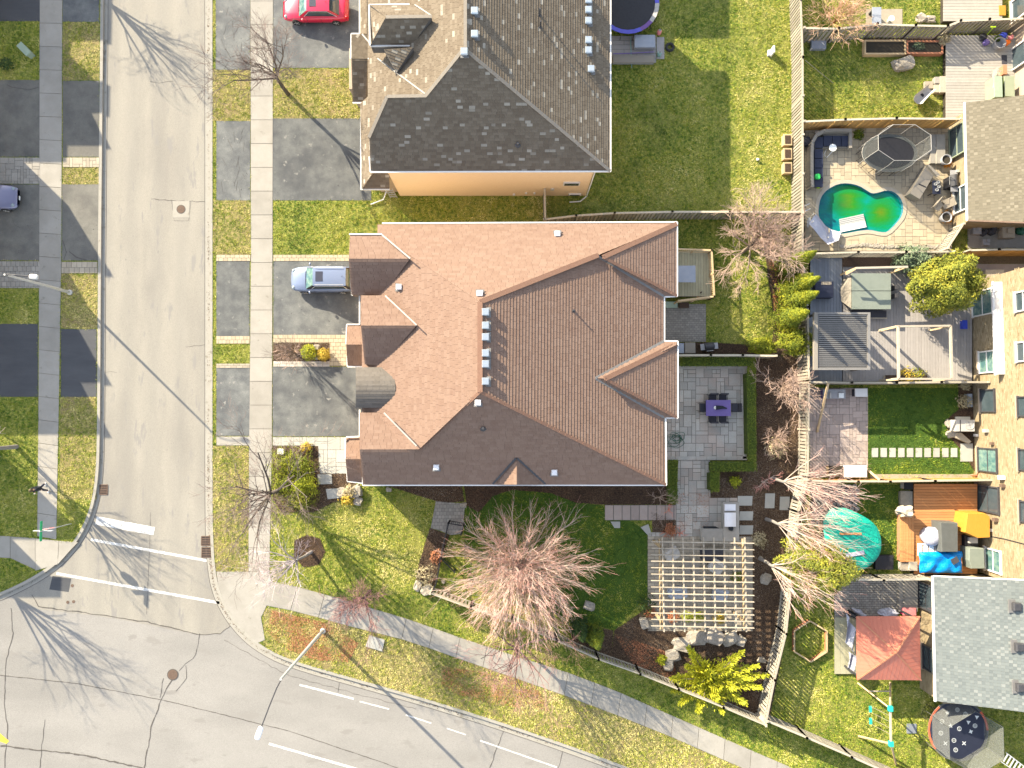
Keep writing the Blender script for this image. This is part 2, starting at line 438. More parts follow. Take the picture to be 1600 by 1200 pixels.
M['bark_purple'] = mat('bark_purple', (0.14, 0.09, 0.09), (0.20, 0.13, 0.13), 5, 0.85, tint=[(0.0, (0.09, 0.06, 0.05)), (0.5, (0.16, 0.10, 0.095)), (1.0, (0.30, 0.15, 0.13))])
M['twig_tan'] = mat('twig_tan', (0.4, 0.3, 0.2), None, 5, 0.85, tint=[(0.0, (0.18, 0.14, 0.10)), (0.5, (0.34, 0.26, 0.20)), (1.0, (0.42, 0.30, 0.24))])
M['twig_orange'] = mat('twig_orange', (0.45, 0.36, 0.28), None, 5, 0.85, tint=[(0.0, (0.24, 0.14, 0.06)), (0.5, (0.46, 0.29, 0.14)), (1.0, (0.58, 0.38, 0.26))])
def leafmat(n, a, b, c):
    return mat(n, a, None, 5, 0.75, tint=[(0.0, a), (0.55, b), (1.0, c)])
M['leaf_cedar'] = leafmat('leaf_cedar', (0.035, 0.065, 0.006), (0.14, 0.165, 0.008), (0.34, 0.32, 0.014))
M['leaf_pine'] = leafmat('leaf_pine', (0.04, 0.06, 0.010), (0.15, 0.165, 0.016), (0.36, 0.31, 0.03))
M['leaf_juniper'] = leafmat('leaf_juniper', (0.06, 0.09, 0.010), (0.25, 0.28, 0.012), (0.50, 0.47, 0.03))
M['leaf_dark'] = leafmat('leaf_dark', (0.012, 0.03, 0.008), (0.03, 0.06, 0.012), (0.07, 0.11, 0.02))
M['leaf_box'] = leafmat('leaf_box', (0.05, 0.085, 0.008), (0.10, 0.14, 0.012), (0.17, 0.19, 0.02))
M['leaf_blue'] = leafmat('leaf_blue', (0.06, 0.09, 0.05), (0.12, 0.16, 0.09), (0.24, 0.27, 0.15))
M['leaf_yellow'] = leafmat('leaf_yellow', (0.20, 0.15, 0.02), (0.40, 0.28, 0.03), (0.60, 0.42, 0.06))
M['leaf_orange'] = leafmat('leaf_orange', (0.40, 0.13, 0.01), (0.65, 0.26, 0.02), (0.75, 0.40, 0.06))
M['leaf_straw'] = leafmat('leaf_straw', (0.22, 0.18, 0.10), (0.36, 0.30, 0.17), (0.50, 0.43, 0.28))
M['leaf_rust'] = leafmat('leaf_rust', (0.16, 0.05, 0.02), (0.34, 0.13, 0.06), (0.46, 0.22, 0.12))
M['glass'] = mat('glass', (0.03, 0.045, 0.055), (0.06, 0.08, 0.09), 2, 0.06, spec=0.8)
M['glass_teal'] = mat('glass_teal', (0.05, 0.12, 0.13), (0.14, 0.22, 0.19), 3, 0.08, spec=0.8, contrast=0.9)
M['glass_table'] = mat('glass_table', (0.22, 0.25, 0.30), (0.30, 0.32, 0.36), 2, 0.12, spec=0.6)
M['net'] = mat('net', (0.10, 0.105, 0.10), None, rough=0.9, alpha=0.45)
M['net_light'] = mat('net_light', (0.16, 0.17, 0.165), None, rough=0.9, alpha=0.5)
M['net_thin'] = mat('net_thin', (0.12, 0.125, 0.12), None, rough=0.9, alpha=0.38)
M['water_line'] = mat('water_line', (0.03, 0.14, 0.20), (0.05, 0.18, 0.24), 3, 0.4)
def c_(n, c, d=None, **k): M[n] = mat(n, c, d or tuple(x * 0.82 for x in c), **k)
c_('car_red', (0.55, 0.008, 0.035), (0.62, 0.01, 0.06), rough=0.28, spec=0.6, coat=0.8, scale=1)
c_('car_blue', (0.16, 0.20, 0.30), (0.17, 0.21, 0.31), rough=0.35, metal=0.3, coat=0.4, scale=1)
c_('car_violet', (0.15, 0.15, 0.23), (0.16, 0.16, 0.24), rough=0.3, metal=0.3, coat=0.7, scale=1)
c_('violet_fabric', (0.12, 0.085, 0.24), (0.145, 0.11, 0.28), rough=0.8, scale=3)
c_('navy', (0.025, 0.03, 0.055), rough=0.6)
c_('dark_fabric', (0.05, 0.05, 0.06), rough=0.9)
c_('blue_pad', (0.10, 0.10, 0.50), rough=0.5, scale=4)
c_('purple_pad', (0.16, 0.08, 0.28), rough=0.5, scale=4)
c_('orange_pad', (0.75, 0.16, 0.07), rough=0.5, scale=4)
c_('teal_plastic', (0.02, 0.40, 0.33), rough=0.45)
c_('teal_cover', (0.0, 0.24, 0.17), (0.01, 0.36, 0.27), rough=0.4, scale=5, bump=0.05, bscale=9)
c_('tarp_blue', (0.0, 0.16, 0.55), (0.0, 0.26, 0.68), rough=0.35, scale=4, bump=0.05, bscale=8)
c_('green_sign', (0.02, 0.35, 0.14), rough=0.5)
c_('sign_red', (0.55, 0.03, 0.05), rough=0.5)
c_('sign_white', (0.75, 0.77, 0.75), rough=0.5)
c_('box_green', (0.27, 0.34, 0.26), rough=0.6)
c_('hose', (0.015, 0.10, 0.06), rough=0.5)
c_('spa_cover', (0.15, 0.175, 0.15), (0.19, 0.215, 0.185), rough=0.7, scale=2, fine=0.06)
c_('grill_cover', (0.07, 0.075, 0.07), (0.10, 0.105, 0.10), rough=0.7, scale=3)
c_('roof_red', (0.43, 0.135, 0.085), (0.49, 0.17, 0.11), rough=0.6, scale=1)
c_('louver', (0.16, 0.155, 0.145), (0.20, 0.19, 0.18), rough=0.5)
c_('drape', (0.44, 0.44, 0.49), (0.36, 0.37, 0.44), rough=0.9, scale=2, bump=0.04, bscale=6)
c_('taupe', (0.20, 0.18, 0.15), (0.24, 0.215, 0.18), rough=0.8, scale=2)
c_('sage', (0.20, 0.235, 0.165), (0.25, 0.28, 0.20), rough=0.7, scale=2)
c_('pink', (0.80, 0.08, 0.22), rough=0.5)
c_('coral', (0.72, 0.25, 0.25), rough=0.5)
c_('lime', (0.35, 0.55, 0.02), rough=0.5)
c_('green_toy', (0.04, 0.50, 0.10), rough=0.5)
c_('teal_toy', (0.10, 0.48, 0.38), rough=0.5)
c_('orange_toy', (0.85, 0.18, 0.02), rough=0.5)
c_('blue_toy', (0.04, 0.07, 0.45), rough=0.5)
c_('soil', (0.02, 0.017, 0.013), (0.06, 0.05, 0.035), rough=0.95, scale=20)
c_('rust', (0.12, 0.08, 0.06), (0.17, 0.12, 0.09), rough=0.8, metal=0.3, scale=8)
c_('skin', (0.50, 0.30, 0.21), rough=0.6)
c_('hair', (0.06, 0.045, 0.02), (0.09, 0.07, 0.035), rough=0.7)
c_('cloth_black', (0.018, 0.022, 0.028), rough=0.9)
c_('lens', (0.25, 0.30, 0.33), rough=0.15)
c_('tail_red', (0.6, 0.01, 0.02), rough=0.2)
c_('ice_green', (0.25, 0.42, 0.38), rough=0.3)
# ------------------------------------------------------------------ ground, roads, kerbs, walks
def structure(name, mb, m): return tag(mb.build(name, m), kind='structure')

m = MB(); m.prism([(-700, -700), (700, -700), (700, 700), (-700, 700)], -0.6, -0.2); structure('ground', m, M['ground'])

LK = [(163, -400), (161, 0), (159, 200), (157, 400), (156, 600), (155, 700), (153, 745), (147, 785), (135, 820), (116, 852), (88, 882), (50, 907), (0, 931), (-80, 958), (-400, 1030)]
RK = [(327, -400), (328, 0), (328, 300), (328, 600), (328, 800), (330, 870), (336, 915), (350, 950), (372, 982), (402, 1010), (450, 1035), (560, 1066), (700, 1106), (850, 1155), (990, 1206), (1200, 1292), (1500, 1420), (1800, 1560)]

def off(line, d):
    """a picture polyline shifted sideways by d px (positive: to its left hand)."""
    out = []
    for i, p in enumerate(line):
        a = line[max(i - 1, 0)]; b = line[min(i + 1, len(line) - 1)]
        dx, dy = b[0] - a[0], b[1] - a[1]; l = math.hypot(dx, dy)
        out.append((p[0] + dy / l * d, p[1] - dx / l * d))
    return out

def smooth(line, it=2):
    for _ in range(it):
        q = [line[0]]
        for a, b in zip(line, line[1:]):
            q += [(a[0] * .75 + b[0] * .25, a[1] * .75 + b[1] * .25), (a[0] * .25 + b[0] * .75, a[1] * .25 + b[1] * .75)]
        line = q + [line[-1]]
    return line

LKs, RKs = smooth(LK), smooth(RK)
ROADZ = -0.12
# main road (grey) and side street (warmer); the street lies on the road sheet
m = MB(); m.px([(-900, 760), (2400, 760), (2600, 2000), (-900, 2000)], ROADZ, -0.3); structure('road', m, M['road'])
m = MB(); m.px([(120, -600), (360, -600), (370, 800), (372, 968), (345, 990), (315, 993), (200, 970), (150, 962), (60, 952), (20, 935), (40, 800)], ROADZ + 0.004, -0.3); structure('street', m, M['street'])
# land blocks
WEST = off(LKs, 3) + [(-900, 1100), (-900, -600), (150, -600)]
EAST = off(RKs, -3) + [(2300, 1560), (2300, -600), (340, -600)]
m = MB(); m.px(off(LKs, -3) + [(-900, 1100), (-900, -600), (150, -600)], 0.0, -0.35); west_lawn = structure('lawn', m, M['lawn'])
m = MB(); m.px(off(RKs, 3) + [(2300, 1700), (2300, -600), (340, -600)], 0.0, -0.35); east_lawn = structure('lawn', m, M['lawn'])

def strip(mb, line, d0, d1, z1, z0, seg=1):
    a, b = off(line, d0), off(line, d1)
    for i in range(0, len(line) - 1, seg):
        mb.px([a[i], a[i + 1], b[i + 1], b[i]], z1, z0)
for nm, ln, s in (('kerb', LKs, 1), ('kerb', RKs, -1)):
    m = MB(); strip(m, ln, -4 * s, 0.5 * s, 0.03, -0.3); structure('kerb', m, M['kerb'])
    m = MB(); strip(m, ln, 0.5 * s, 8 * s, ROADZ + 0.012, -0.3); structure('gutter', m, M['kerb'])
# joints of the gutter pan
m = MB()
for ln, s in ((LKs, 1), (RKs, -1)):
    L_ = off(ln, 0.5 * s); L2_ = off(ln, 8 * s)
    for a, b in zip(L2_, L2_[1:]):
        q, r = P(*a, ROADZ + 0.014), P(*b, ROADZ + 0.014)
        m.beam(q, r, 0.035, 0.004)
structure('road_joint', m, M['crack'])

# --- cracks and seams in the asphalt: thin slivers, jittered
def crack(mb, pts, w=0.035, z=ROADZ + 0.008, jit=1.6):
    pp = []
    for a, b in zip(pts, pts[1:]):
        n = max(1, int(math.hypot(b[0] - a[0], b[1] - a[1]) / 7))
        for k in range(n):
            t = k / n
            pp.append((a[0] + (b[0] - a[0]) * t + R(-jit, jit) * 0.6, a[1] + (b[1] - a[1]) * t + R(-jit, jit) * 0.6))
    pp.append(pts[-1])
    w0 = w
    for a, b in zip(pp, pp[1:]):
        mb.beam(P(*a, z), P(*b, z), w0 * R(0.6, 1.4), 0.004)
m = MB()
crack(m, [(50, 930), (60, 948), (150, 960), (230, 972), (315, 992), (345, 990), (363, 975)], 0.06)
crack(m, [(313, 990), (306, 1023), (280, 1048)]); crack(m, [(268, 1062), (252, 1092), (238, 1130), (225, 1200), (220, 1260)], 0.06)
crack(m, [(0, 1055), (120, 1068), (250, 1093), (330, 1112), (450, 1142), (600, 1192), (700, 1230)], 0.04, jit=0.6)
crack(m, [(18, 950), (20, 990), (10, 1030), (6, 1100), (12, 1140), (5, 1220)], 0.05)
crack(m, [(0, 1165), (60, 1172), (130, 1180), (220, 1200), (300, 1230)], 0.09); crack(m, [(70, 1125), (64, 1180), (60, 1240)], 0.04)
crack(m, [(255, 1060), (250, 1090)], 0.04); crack(m, [(290, 1040), (292, 1060), (275, 1080)], 0.03)
crack(m, [(235, 800), (234, 850), (229, 960)], 0.02, jit=0.4)
crack(m, [(235, 311), (270, 314), (322, 315)], 0.035); crack(m, [(268, 312), (272, 345), (295, 345), (298, 315)], 0.02, jit=0.3)
crack(m, [(235, 128), (250, 130), (270, 127)], 0.02); crack(m, [(290, 543), (325, 537)], 0.02)
crack(m, [(165, 581), (182, 582)], 0.02); crack(m, [(790, 1135), (780, 1160), (765, 1200)], 0.04); crack(m, [(880, 1170), (872, 1200)], 0.03)
crack(m, [(530, 1062), (528, 1082)], 0.02)
crack(m, [(350, 1000), (400, 1028), (450, 1055), (560, 1085), (650, 1108)], 0.02, jit=2.0)
structure('road_crack', m, M['crack'])

# --- painted markings
def paintline(mb, a, b, w, z=ROADZ + 0.012):
    d = Vector((b[0] - a[0], b[1] - a[1])).normalized(); n = Vector((-d.y, d.x)) * w / 2
    mb.px([(a[0] + n.x, a[1] + n.y), (b[0] + n.x, b[1] + n.y), (b[0] - n.x, b[1] - n.y), (a[0] - n.x, a[1] - n.y)], z, z - 0.004)
for a, b, w in (((150, 813), (241, 830), 13), ((142, 843), (323, 876), 4.2), ((88, 896), (343, 942), 4.2), ((468, 1070), (553, 1092), 3.2), ((562, 1096), (608, 1108), 2.2), ((634, 1117), (674, 1130), 2.0), ((698, 1138), (728, 1148), 2.0), ((750, 1157), (870, 1199), 2.4), ((930, 1222), (1000, 1250), 3.4), ((420, 1162), (600, 1214), 3.6)):
    m = MB(); paintline(m, a, b, w); structure('road_marking', m, M['paint'])
m = MB(); m.px([(-30, 1138), (0, 1146), (14, 1158), (10, 1162), (-2, 1158), (-30, 1155)], ROADZ + 0.012, ROADZ + 0.006); structure('road_marking', m, M['yellow_paint'])

# --- grates, manholes, patches
def manhole(u, v, r, label, square=False):
    p = P(u, v, ROADZ)
    t = thing('manhole_cover', label, 'manhole', (p.x, p.y, ROADZ + 0.004), 'manhole covers in the roadway')
    if square:
        q = MB(); q.pr(u - 13, v - 13, u + 13, v + 13, ROADZ + 0.012, ROADZ + 0.004); q.build('collar', M['kerb'], t)
    q = MB(); q.lathe((p.x, p.y, ROADZ + 0.008), [(r, 0), (r, 0.012), (r * 0.9, 0.012), (r * 0.9, 0.006)], 24); q.build('frame', M['crack'], t)
    q = MB(); q.lathe((p.x, p.y, ROADZ + 0.010), [(r * 0.86, 0), (r * 0.86, 0.012)], 24)
    for k in range(-3, 4):
        w = math.sqrt(max(0, (r * 0.7) ** 2 - (k * r * 0.2) ** 2))
        q.box((p.x + k * r * 0.2, p.y, ROADZ + 0.026), (r * 0.07, 2 * w, 0.008))
    q.build('lid', M['rust'], t)
manhole(283, 327, 0.33, 'round brown manhole cover in square concrete collar on side street', True)
manhole(270, 1054, 0.40, 'round brown manhole cover on the wide road where cracks meet')
def grate(u, v, w, h, label):
    p = P(u, v, ROADZ)
    t = thing('storm_drain', label, 'drain grate', (p.x, p.y, ROADZ), 'storm drain grates at the kerb')
    q = MB(); sx, sy = w / 21.5, h / 21.5
    for dx, dy, a, b in ((-sx / 2, 0, 0.05, sy), (sx / 2, 0, 0.05, sy), (0, -sy / 2, sx, 0.05), (0, sy / 2, sx, 0.05)):
        q.box((p.x + dx, p.y + dy, ROADZ + 0.025), (a, b, 0.03))
    q.build('frame', M['rust'], t)
    q = MB()
    for k in range(1, 4): q.box((p.x, p.y - sy / 2 + sy * k / 4, ROADZ + 0.025), (sx - .06, 0.045, 0.02))
    for k in range(1, 8): q.box((p.x - sx / 2 + sx * k / 8, p.y, ROADZ + 0.022), (0.022, sy - .06, 0.016))
    q.build('bars', M['rust'], t)
    q = MB(); q.box((p.x, p.y, ROADZ + 0.010), (sx - .05, sy - .05, 0.006)); q.build('pit', M['black'], t)
grate(162, 765, 12, 15, 'brown storm drain grate by left kerb near the pedestrian')
grate(322, 845, 14, 14, 'upper of two brown drain grates at right kerb')
grate(323, 863, 15, 15, 'lower of two brown drain grates at right kerb')
m = MB(); m.px([(82, 900), (111, 904), (107, 925), (77, 921)], ROADZ + 0.012, ROADZ); structure('road_patch', m, M['drive_dark'])
for (u, v), vl in zip(((106, 941), (115, 940), (113, 915)), ('left one of two valve caps below the dark road patch', 'right one of two valve caps below the dark road patch', 'small round valve cap at the right edge of the dark road patch')):
    p = P(u, v, ROADZ); m = MB(); m.lathe((p.x, p.y, ROADZ + 0.004), [(0.11, 0), (0.11, 0.012), (0.07, 0.012), (0.07, 0.006)], 12)
    tag(m.build('valve_cap', M['rust'], None, loc=(p.x, p.y, ROADZ)), vl, 'valve cap', 'valve caps in the road')

# --- exclusion list for grass: everything paved, dug or built over
EXC = []
def ex(pts): EXC.append(pts); return pts
def rect(u0, v0, u1, v1): return [(u0, v0), (u1, v0), (u1, v1), (u0, v1)]

# --- driveways
def driveway(pts, m_, z=0.015):
    ex(pts); q = MB(); q.px(pts, z, -0.1); return structure('driveway', q, M[m_])
for r_, k in (((337, -200, 391, 109), 'drive'), ((427, -60, 562, 106), 'drive'), ((338, 189, 391, 313), 'drive'), ((426, 185, 580, 313), 'drive'), ((338, 408, 390, 525), 'drive'), ((427, 408, 570, 523), 'drive'),
              ((338, 575, 390, 681), 'drive'), ((426, 573, 600, 682), 'drive'),
              ((-200, -100, 62, 33), 'drive_dark'), ((98, -100, 155, 34), 'drive'), ((-200, 125, 62, 245), 'drive_old'), ((98, 126, 155, 245), 'drive_old'), ((-200, 288, 62, 407), 'drive_old'), ((97, 288, 155, 407), 'drive_old'),
              ((-200, 506, 59, 620), 'drive_dark'), ((95, 514, 151, 620), 'drive_dark')):
    driveway(rect(*r_), k)
m = MB()
crack(m, [(10, 133), (25, 138), (45, 140), (60, 136)], 0.04, 0.022); crack(m, [(98, 375), (104, 395), (100, 405)], 0.04, 0.022); crack(m, [(107, 393), (120, 402), (135, 406)], 0.07, 0.022)
crack(m, [(18, 340), (22, 352), (32, 356)], 0.02, 0.022); crack(m, [(345, 60), (360, 90), (350, 108)], 0.02, 0.022)
for k in range(14): 
    a = (R(342, 386), R(195, 308)); crack(m, [a, (a[0] + R(-8, 8), a[1] + R(8, 22))], 0.016, 0.022)
for k in range(8):
    a = (R(342, 386), R(5, 100)); crack(m, [a, (a[0] + R(-10, 10), a[1] + R(8, 22))], 0.016, 0.022)
structure('driveway_crack', m, M['crack'])

# --- sidewalks of separate concrete slabs
def slab_walk(quads, label_m='walk', z=0.03, name='sidewalk', gap=0.5):
    allp = MB()
    for q in quads: ex(q); allp.px(q, z - 0.02, -0.15)
    base = structure(name, allp, M['joint'])
    for q in quads:
        c = (sum(p[0] for p in q) / len(q), sum(p[1] for p in q) / len(q))
        qq = []
        for p in q:
            d = math.hypot(p[0] - c[0], p[1] - c[1]); k = (d - gap) / d
            qq.append((c[0] + (p[0] - c[0]) * k, c[1] + (p[1] - c[1]) * k))
        s = MB(); s.px(qq, z + R(-0.004, 0.004), z - 0.03); s.build('concrete_slab', M[label_m], base)
    return base
def lerp(a, b, t): return (a[0] + (b[0] - a[0]) * t, a[1] + (b[1] - a[1]) * t)
def run(l0, l1, n):
    """quads between two polylines (resampled to n cells)."""
    def samp(l, t):
        ds = [math.hypot(b[0] - a[0], b[1] - a[1]) for a, b in zip(l, l[1:])]; T = t * sum(ds)
        for (a, b), d in zip(zip(l, l[1:]), ds):
            if T <= d + 1e-9: return lerp(a, b, T / d)
            T -= d
        return l[-1]
    return [[samp(l0, i / n), samp(l1, i / n), samp(l1, (i + 1) / n), samp(l0, (i + 1) / n)] for i in range(n)]
slab_walk(run([(391, -110), (392, 400), (389, 700), (388, 893)], [(427, -110), (426, 400), (425, 700), (421, 893)], 27))
slab_walk(run([(62, -110), (61, 400), (60, 640), (58, 838)], [(98, -110), (96, 400), (92, 640), (88, 843)], 26))
slab_walk([[(-200, 830), (16, 838), (16, 872), (-200, 860)], [(16, 838), (55, 841), (55, 890), (16, 872)], [(55, 841), (92, 845), (90, 882), (55, 892)], [(92, 845), (122, 847), (110, 860), (90, 882)]])
# corner apron and the curved walk beside the main road
slab_walk([[(388, 893), (421, 893), (424, 905), (420, 940), (408, 965), (414, 1000), (400, 1006), (372, 978), (352, 948), (341, 915), (338, 893)]], gap=0.4)
TOPL = [(421, 908), (470, 918), (540, 938), (640, 968), (730, 1000), (800, 1023), (880, 1048), (960, 1078), (1050, 1118), (1150, 1162), (1250, 1205), (1420, 1280), (1700, 1410)]
BOTL = [(410, 945), (470, 957), (540, 977), (640, 1002), (730, 1034), (800, 1058), (880, 1086), (960, 1116), (1050, 1152), (1150, 1196), (1250, 1240), (1420, 1316), (1700, 1450)]
slab_walk(run(TOPL, BOTL, 31))
# irregular cracks on the walk
m = MB(); 
crack(m, [(752, 1030), (775, 1010), (790, 1015), (800, 1045)], 0.03, 0.036); crack(m, [(775, 1012), (770, 1032), (785, 1048)], 0.03, 0.036)
structure('sidewalk_crack', m, M['crack'])

# --- paving of separate stones
def ashlar(poly, g, maxw=3, maxh=3, seed=1, mode='ashlar', w=8, h=5):
    """rectangles (picture units) that tile the polygon's box."""
    rnd = random.Random(seed)
    u0 = min(p[0] for p in poly); u1 = max(p[0] for p in poly); v0 = min(p[1] for p in poly); v1 = max(p[1] for p in poly)
    out = []
    if mode == 'row':
        v = v0; r = 0
        while v < v1:
            u = u0 - (w / 2 if r % 2 else 0)
            while u < u1: out.append((u, v, u + w, v + h)); u += w
            v += h; r += 1
        return out
    if mode == 'col':
        u = u0; r = 0
        while u < u1:
            v = v0 - (h / 2 if r % 2 else 0)
            while v < v1: out.append((u, v, u + w, v + h)); v += h
            u += w; r += 1
        return out
    nx, ny = int((u1 - u0) / g) + 1, int((v1 - v0) / g) + 1
    occ = [[False] * nx for _ in range(ny)]
    for j in range(ny):
        for i in range(nx):
            if occ[j][i]: continue
            a = rnd.choice([1, 2, 2, 3][:maxw + 1]); b = rnd.choice([1, 2, 2, 3][:maxh + 1])
            a = min(a, nx - i); b = min(b, ny - j)
            while a > 1 and any(occ[j][i + k] for k in range(a)): a -= 1
            for y in range(j, j + b):
                for x in range(i, i + a): occ[y][x] = True
            out.append((u0 + i * g, v0 + j * g, u0 + (i + a) * g, v0 + (j + b) * g))
    return out
def paving(name, poly, m_, z=0.04, g=5.0, seed=1, gap=0.25, mode='ashlar', w=8, h=5, piece='paving_stone', hole=None, exclude=True, z0=-0.1, maxw=3, maxh=3, maxparts=300, grout='grout'):
    if exclude: ex(poly)
    b = MB(); b.px(poly, z - 0.02, z0)
    base = structure(name, b, M[grout])
    cells = []
    for (a, b_, c, d) in ashlar(poly, g, maxw, maxh, seed, mode, w, h):
        q = clip_rect(poly, a + gap, b_ + gap, c - gap, d - gap)
        if not q: continue
        if hole and inside((a + c) / 2, (b_ + d) / 2, hole): continue
        cells.append(q)
    cells.sort(key=lambda q: -abs(area2(q)))
    for q in cells[:maxparts]:
        s = MB(); s.px(q, z + R(-0.003, 0.003), z - 0.03); s.build(piece, M[m_], base)
    if len(cells) > maxparts:
        s = MB()
        for q in cells[maxparts:]: s.px(q, z + R(-0.003, 0.003), z - 0.03)
        tag(s.build('small_' + piece, M[m_], base), kind='stuff')
    return base
# west side
paving('paver_walk', rect(-60, 246, 62, 287), 'paver_grey', g=4.6, seed=3); paving('paver_walk', rect(98, 246, 155, 261), 'paver_tan', g=5.2, seed=4)
paving('paver_walk', rect(-60, 408, 62, 450), 'paver_grey', g=5, seed=5, mode='row', w=7, h=8); paving('paver_walk', rect(96, 409, 152, 427), 'paver_tan', g=5, mode='row', w=8, h=9)
# east side front walks
paving('paver_walk', rect(338, 398, 391, 408), 'paver_beige', mode='row', w=7.2, h=5); paving('paver_walk', rect(427, 398, 552, 408), 'paver_beige', mode='row', w=7.2, h=5)
paving('paver_walk', rect(338, 525, 390, 537), 'paver_beige', mode='row', w=6, h=6); paving('paver_walk', rect(338, 568, 390, 575), 'paver_tan', mode='row', w=9, h=3.5)
paving('paver_walk', [(427, 523), (560, 523), (560, 572), (515, 572), (515, 536), (427, 536)], 'paver_beige', mode='row', w=7.5, h=6)
paving('paver_walk', rect(427, 564, 515, 573), 'stone', mode='row', w=14, h=4.5)
paving('flagstone_walk', [(426, 683), (560, 683), (560, 740), (497, 740), (497, 697), (426, 697)], 'stone_pale', g=6.6, seed=8)
slab_walk([rect(338, 682, 391, 696)], 'walk')
# main patio
PATIO = rect(1036, 571, 1167, 719)
paving('stone_patio', PATIO, 'stone', z=0.12, g=6.4, seed=12, gap=0.35, z0=-0.05)
# patio border stones
bp = MB(); 
for k in range(8): bp.pr(1040 + k * 16, 571.4, 1055.4 + k * 16, 576, 0.15, 0.1)
for k in range(9): bp.pr(1161, 577 + k * 15.6, 1166.6, 592 + k * 15.6, 0.15, 0.1)
for k in range(8): bp.pr(1040 + k * 16, 713, 1055.4 + k * 16, 718.6, 0.15, 0.1)
structure('patio_border', bp, M['stone'])
paving('stone_path', [(1060, 719), (1109, 719), (1110, 778), (1152, 778), (1152, 838), (1012, 838), (1012, 832), (1056, 832), (1056, 790), (1058, 760)], 'stone', z=0.06, g=6.4, seed=21, gap=0.35)
paving('stone_path', rect(1012, 838, 1176, 986), 'paver_tan', z=0.05, g=5, seed=24, gap=0.3, mode='row', w=11, h=5.2)
paving('stone_path', rect(945, 789, 1056, 813), 'paver_pink', z=0.05, mode='row', w=13.5, h=24, gap=0.6)
paving('side_patio', [(681, 783), (727, 787), (722, 834), (704, 836), (690, 830), (673, 825)], 'paver_grey', z=0.04, mode='row', w=5.5, h=5.5)
paving('rear_patio', rect(1036, 475, 1103, 534), 'paver_grey', z=0.04, mode='row', w=5.5, h=3.4)
# --- beds
def bed(pts, m_='mulch', z=0.03): 
    ex(pts); q = MB(); q.px(pts, z, -0.1); return structure('mulch_bed', q, M[m_])
BEDS = [
    ([(1109, 735), (1125, 735), (1182, 735), (1182, 556), (1262, 556), (1262, 760), (1245, 850), (1236, 950), (1200, 1130), (1060, 1072), (985, 1040), (955, 1030), (960, 985), (1012, 950), (1014, 986), (1176, 986), (1176, 838), (1152, 838), (1152, 778), (1110, 778)], 'mulch_dry'),
    ([(725, 757), (1056, 757), (1056, 788), (940, 788), (900, 785), (860, 770), (800, 765), (770, 775), (748, 800), (730, 790)], 'mulch'),
    ([(700, 785), (683, 783), (600, 757), (580, 757), (600, 745), (720, 745), (725, 783)], 'mulch_dry'),
    ([(672, 825), (702, 836), (690, 870), (676, 925), (648, 918), (655, 880)], 'mulch_dry'),
    ([(955, 1030), (900, 1010), (890, 985), (920, 978), (958, 985)], 'mulch_dry'),
    ([(1103, 535), (1190, 540), (1205, 553), (1060, 553), (1060, 536)], 'mulch'),
    ([(1195, 390), (1215, 400), (1232, 555), (1205, 555), (1210, 500), (1200, 430)], 'mulch_dry'),
    ([(460, 845), (480, 836), (500, 842), (508, 862), (498, 882), (475, 886), (460, 870)], 'mulch'),
    (rect(427, 536, 515, 564), 'mulch_dry'),
    ([(427, 697), (497, 697), (500, 740), (540, 740), (560, 760), (560, 775), (520, 785), (490, 800), (440, 800), (427, 780)], 'mulch_dry'),
    ([(1018, 800), (1056, 813), (1056, 836), (1020, 836)], 'mulch_dry'),
    ([(1522, 600), (1522, 735), (1500, 700), (1480, 680), (1480, 655), (1498, 640), (1497, 600)], 'mulch'),
    (rect(1350, 60, 1475, 84), 'mulch'),
]
for pts, k in BEDS: bed(pts, k)
# special greener lawns
GREEN = [rect(1357, 606, 1521, 741), [(725, 790), (770, 775), (800, 765), (860, 770), (900, 785), (945, 790), (1012, 830), (1012, 930), (960, 985), (870, 960), (760, 930), (725, 900)], rect(1338, 757, 1407, 890), [(1110, 535), (1190, 540), (1205, 400), (1115, 400)], rect(1258, 45, 1475, 182), rect(1340, 0, 1475, 40)]
m = MB()
for g in GREEN[:3]: m.px(g, 0.006, -0.05)
structure('lawn', m, M['lawn_green'])
# drier, straw-coloured turf on the road verges
BOULEVARD = [(412, 950)] + BOTL[1:] + [(p[0], p[1]) for p in off(RKs, 4.5)[::-1] if p[0] > 404 and p[1] > 1005]
DRY = [rect(331.5, 109, 391, 189), rect(331.5, 313, 391, 398), rect(331.5, 696, 390, 893), rect(98, 261, 155, 288), rect(96, 427, 152, 513), rect(94, 620, 150, 780), rect(427, 108, 562, 186), rect(98, 35, 155, 125), BOULEVARD]
m = MB()
for g in DRY: m.px(g, 0.005, -0.05)
structure('verge', m, M['lawn_dry'])
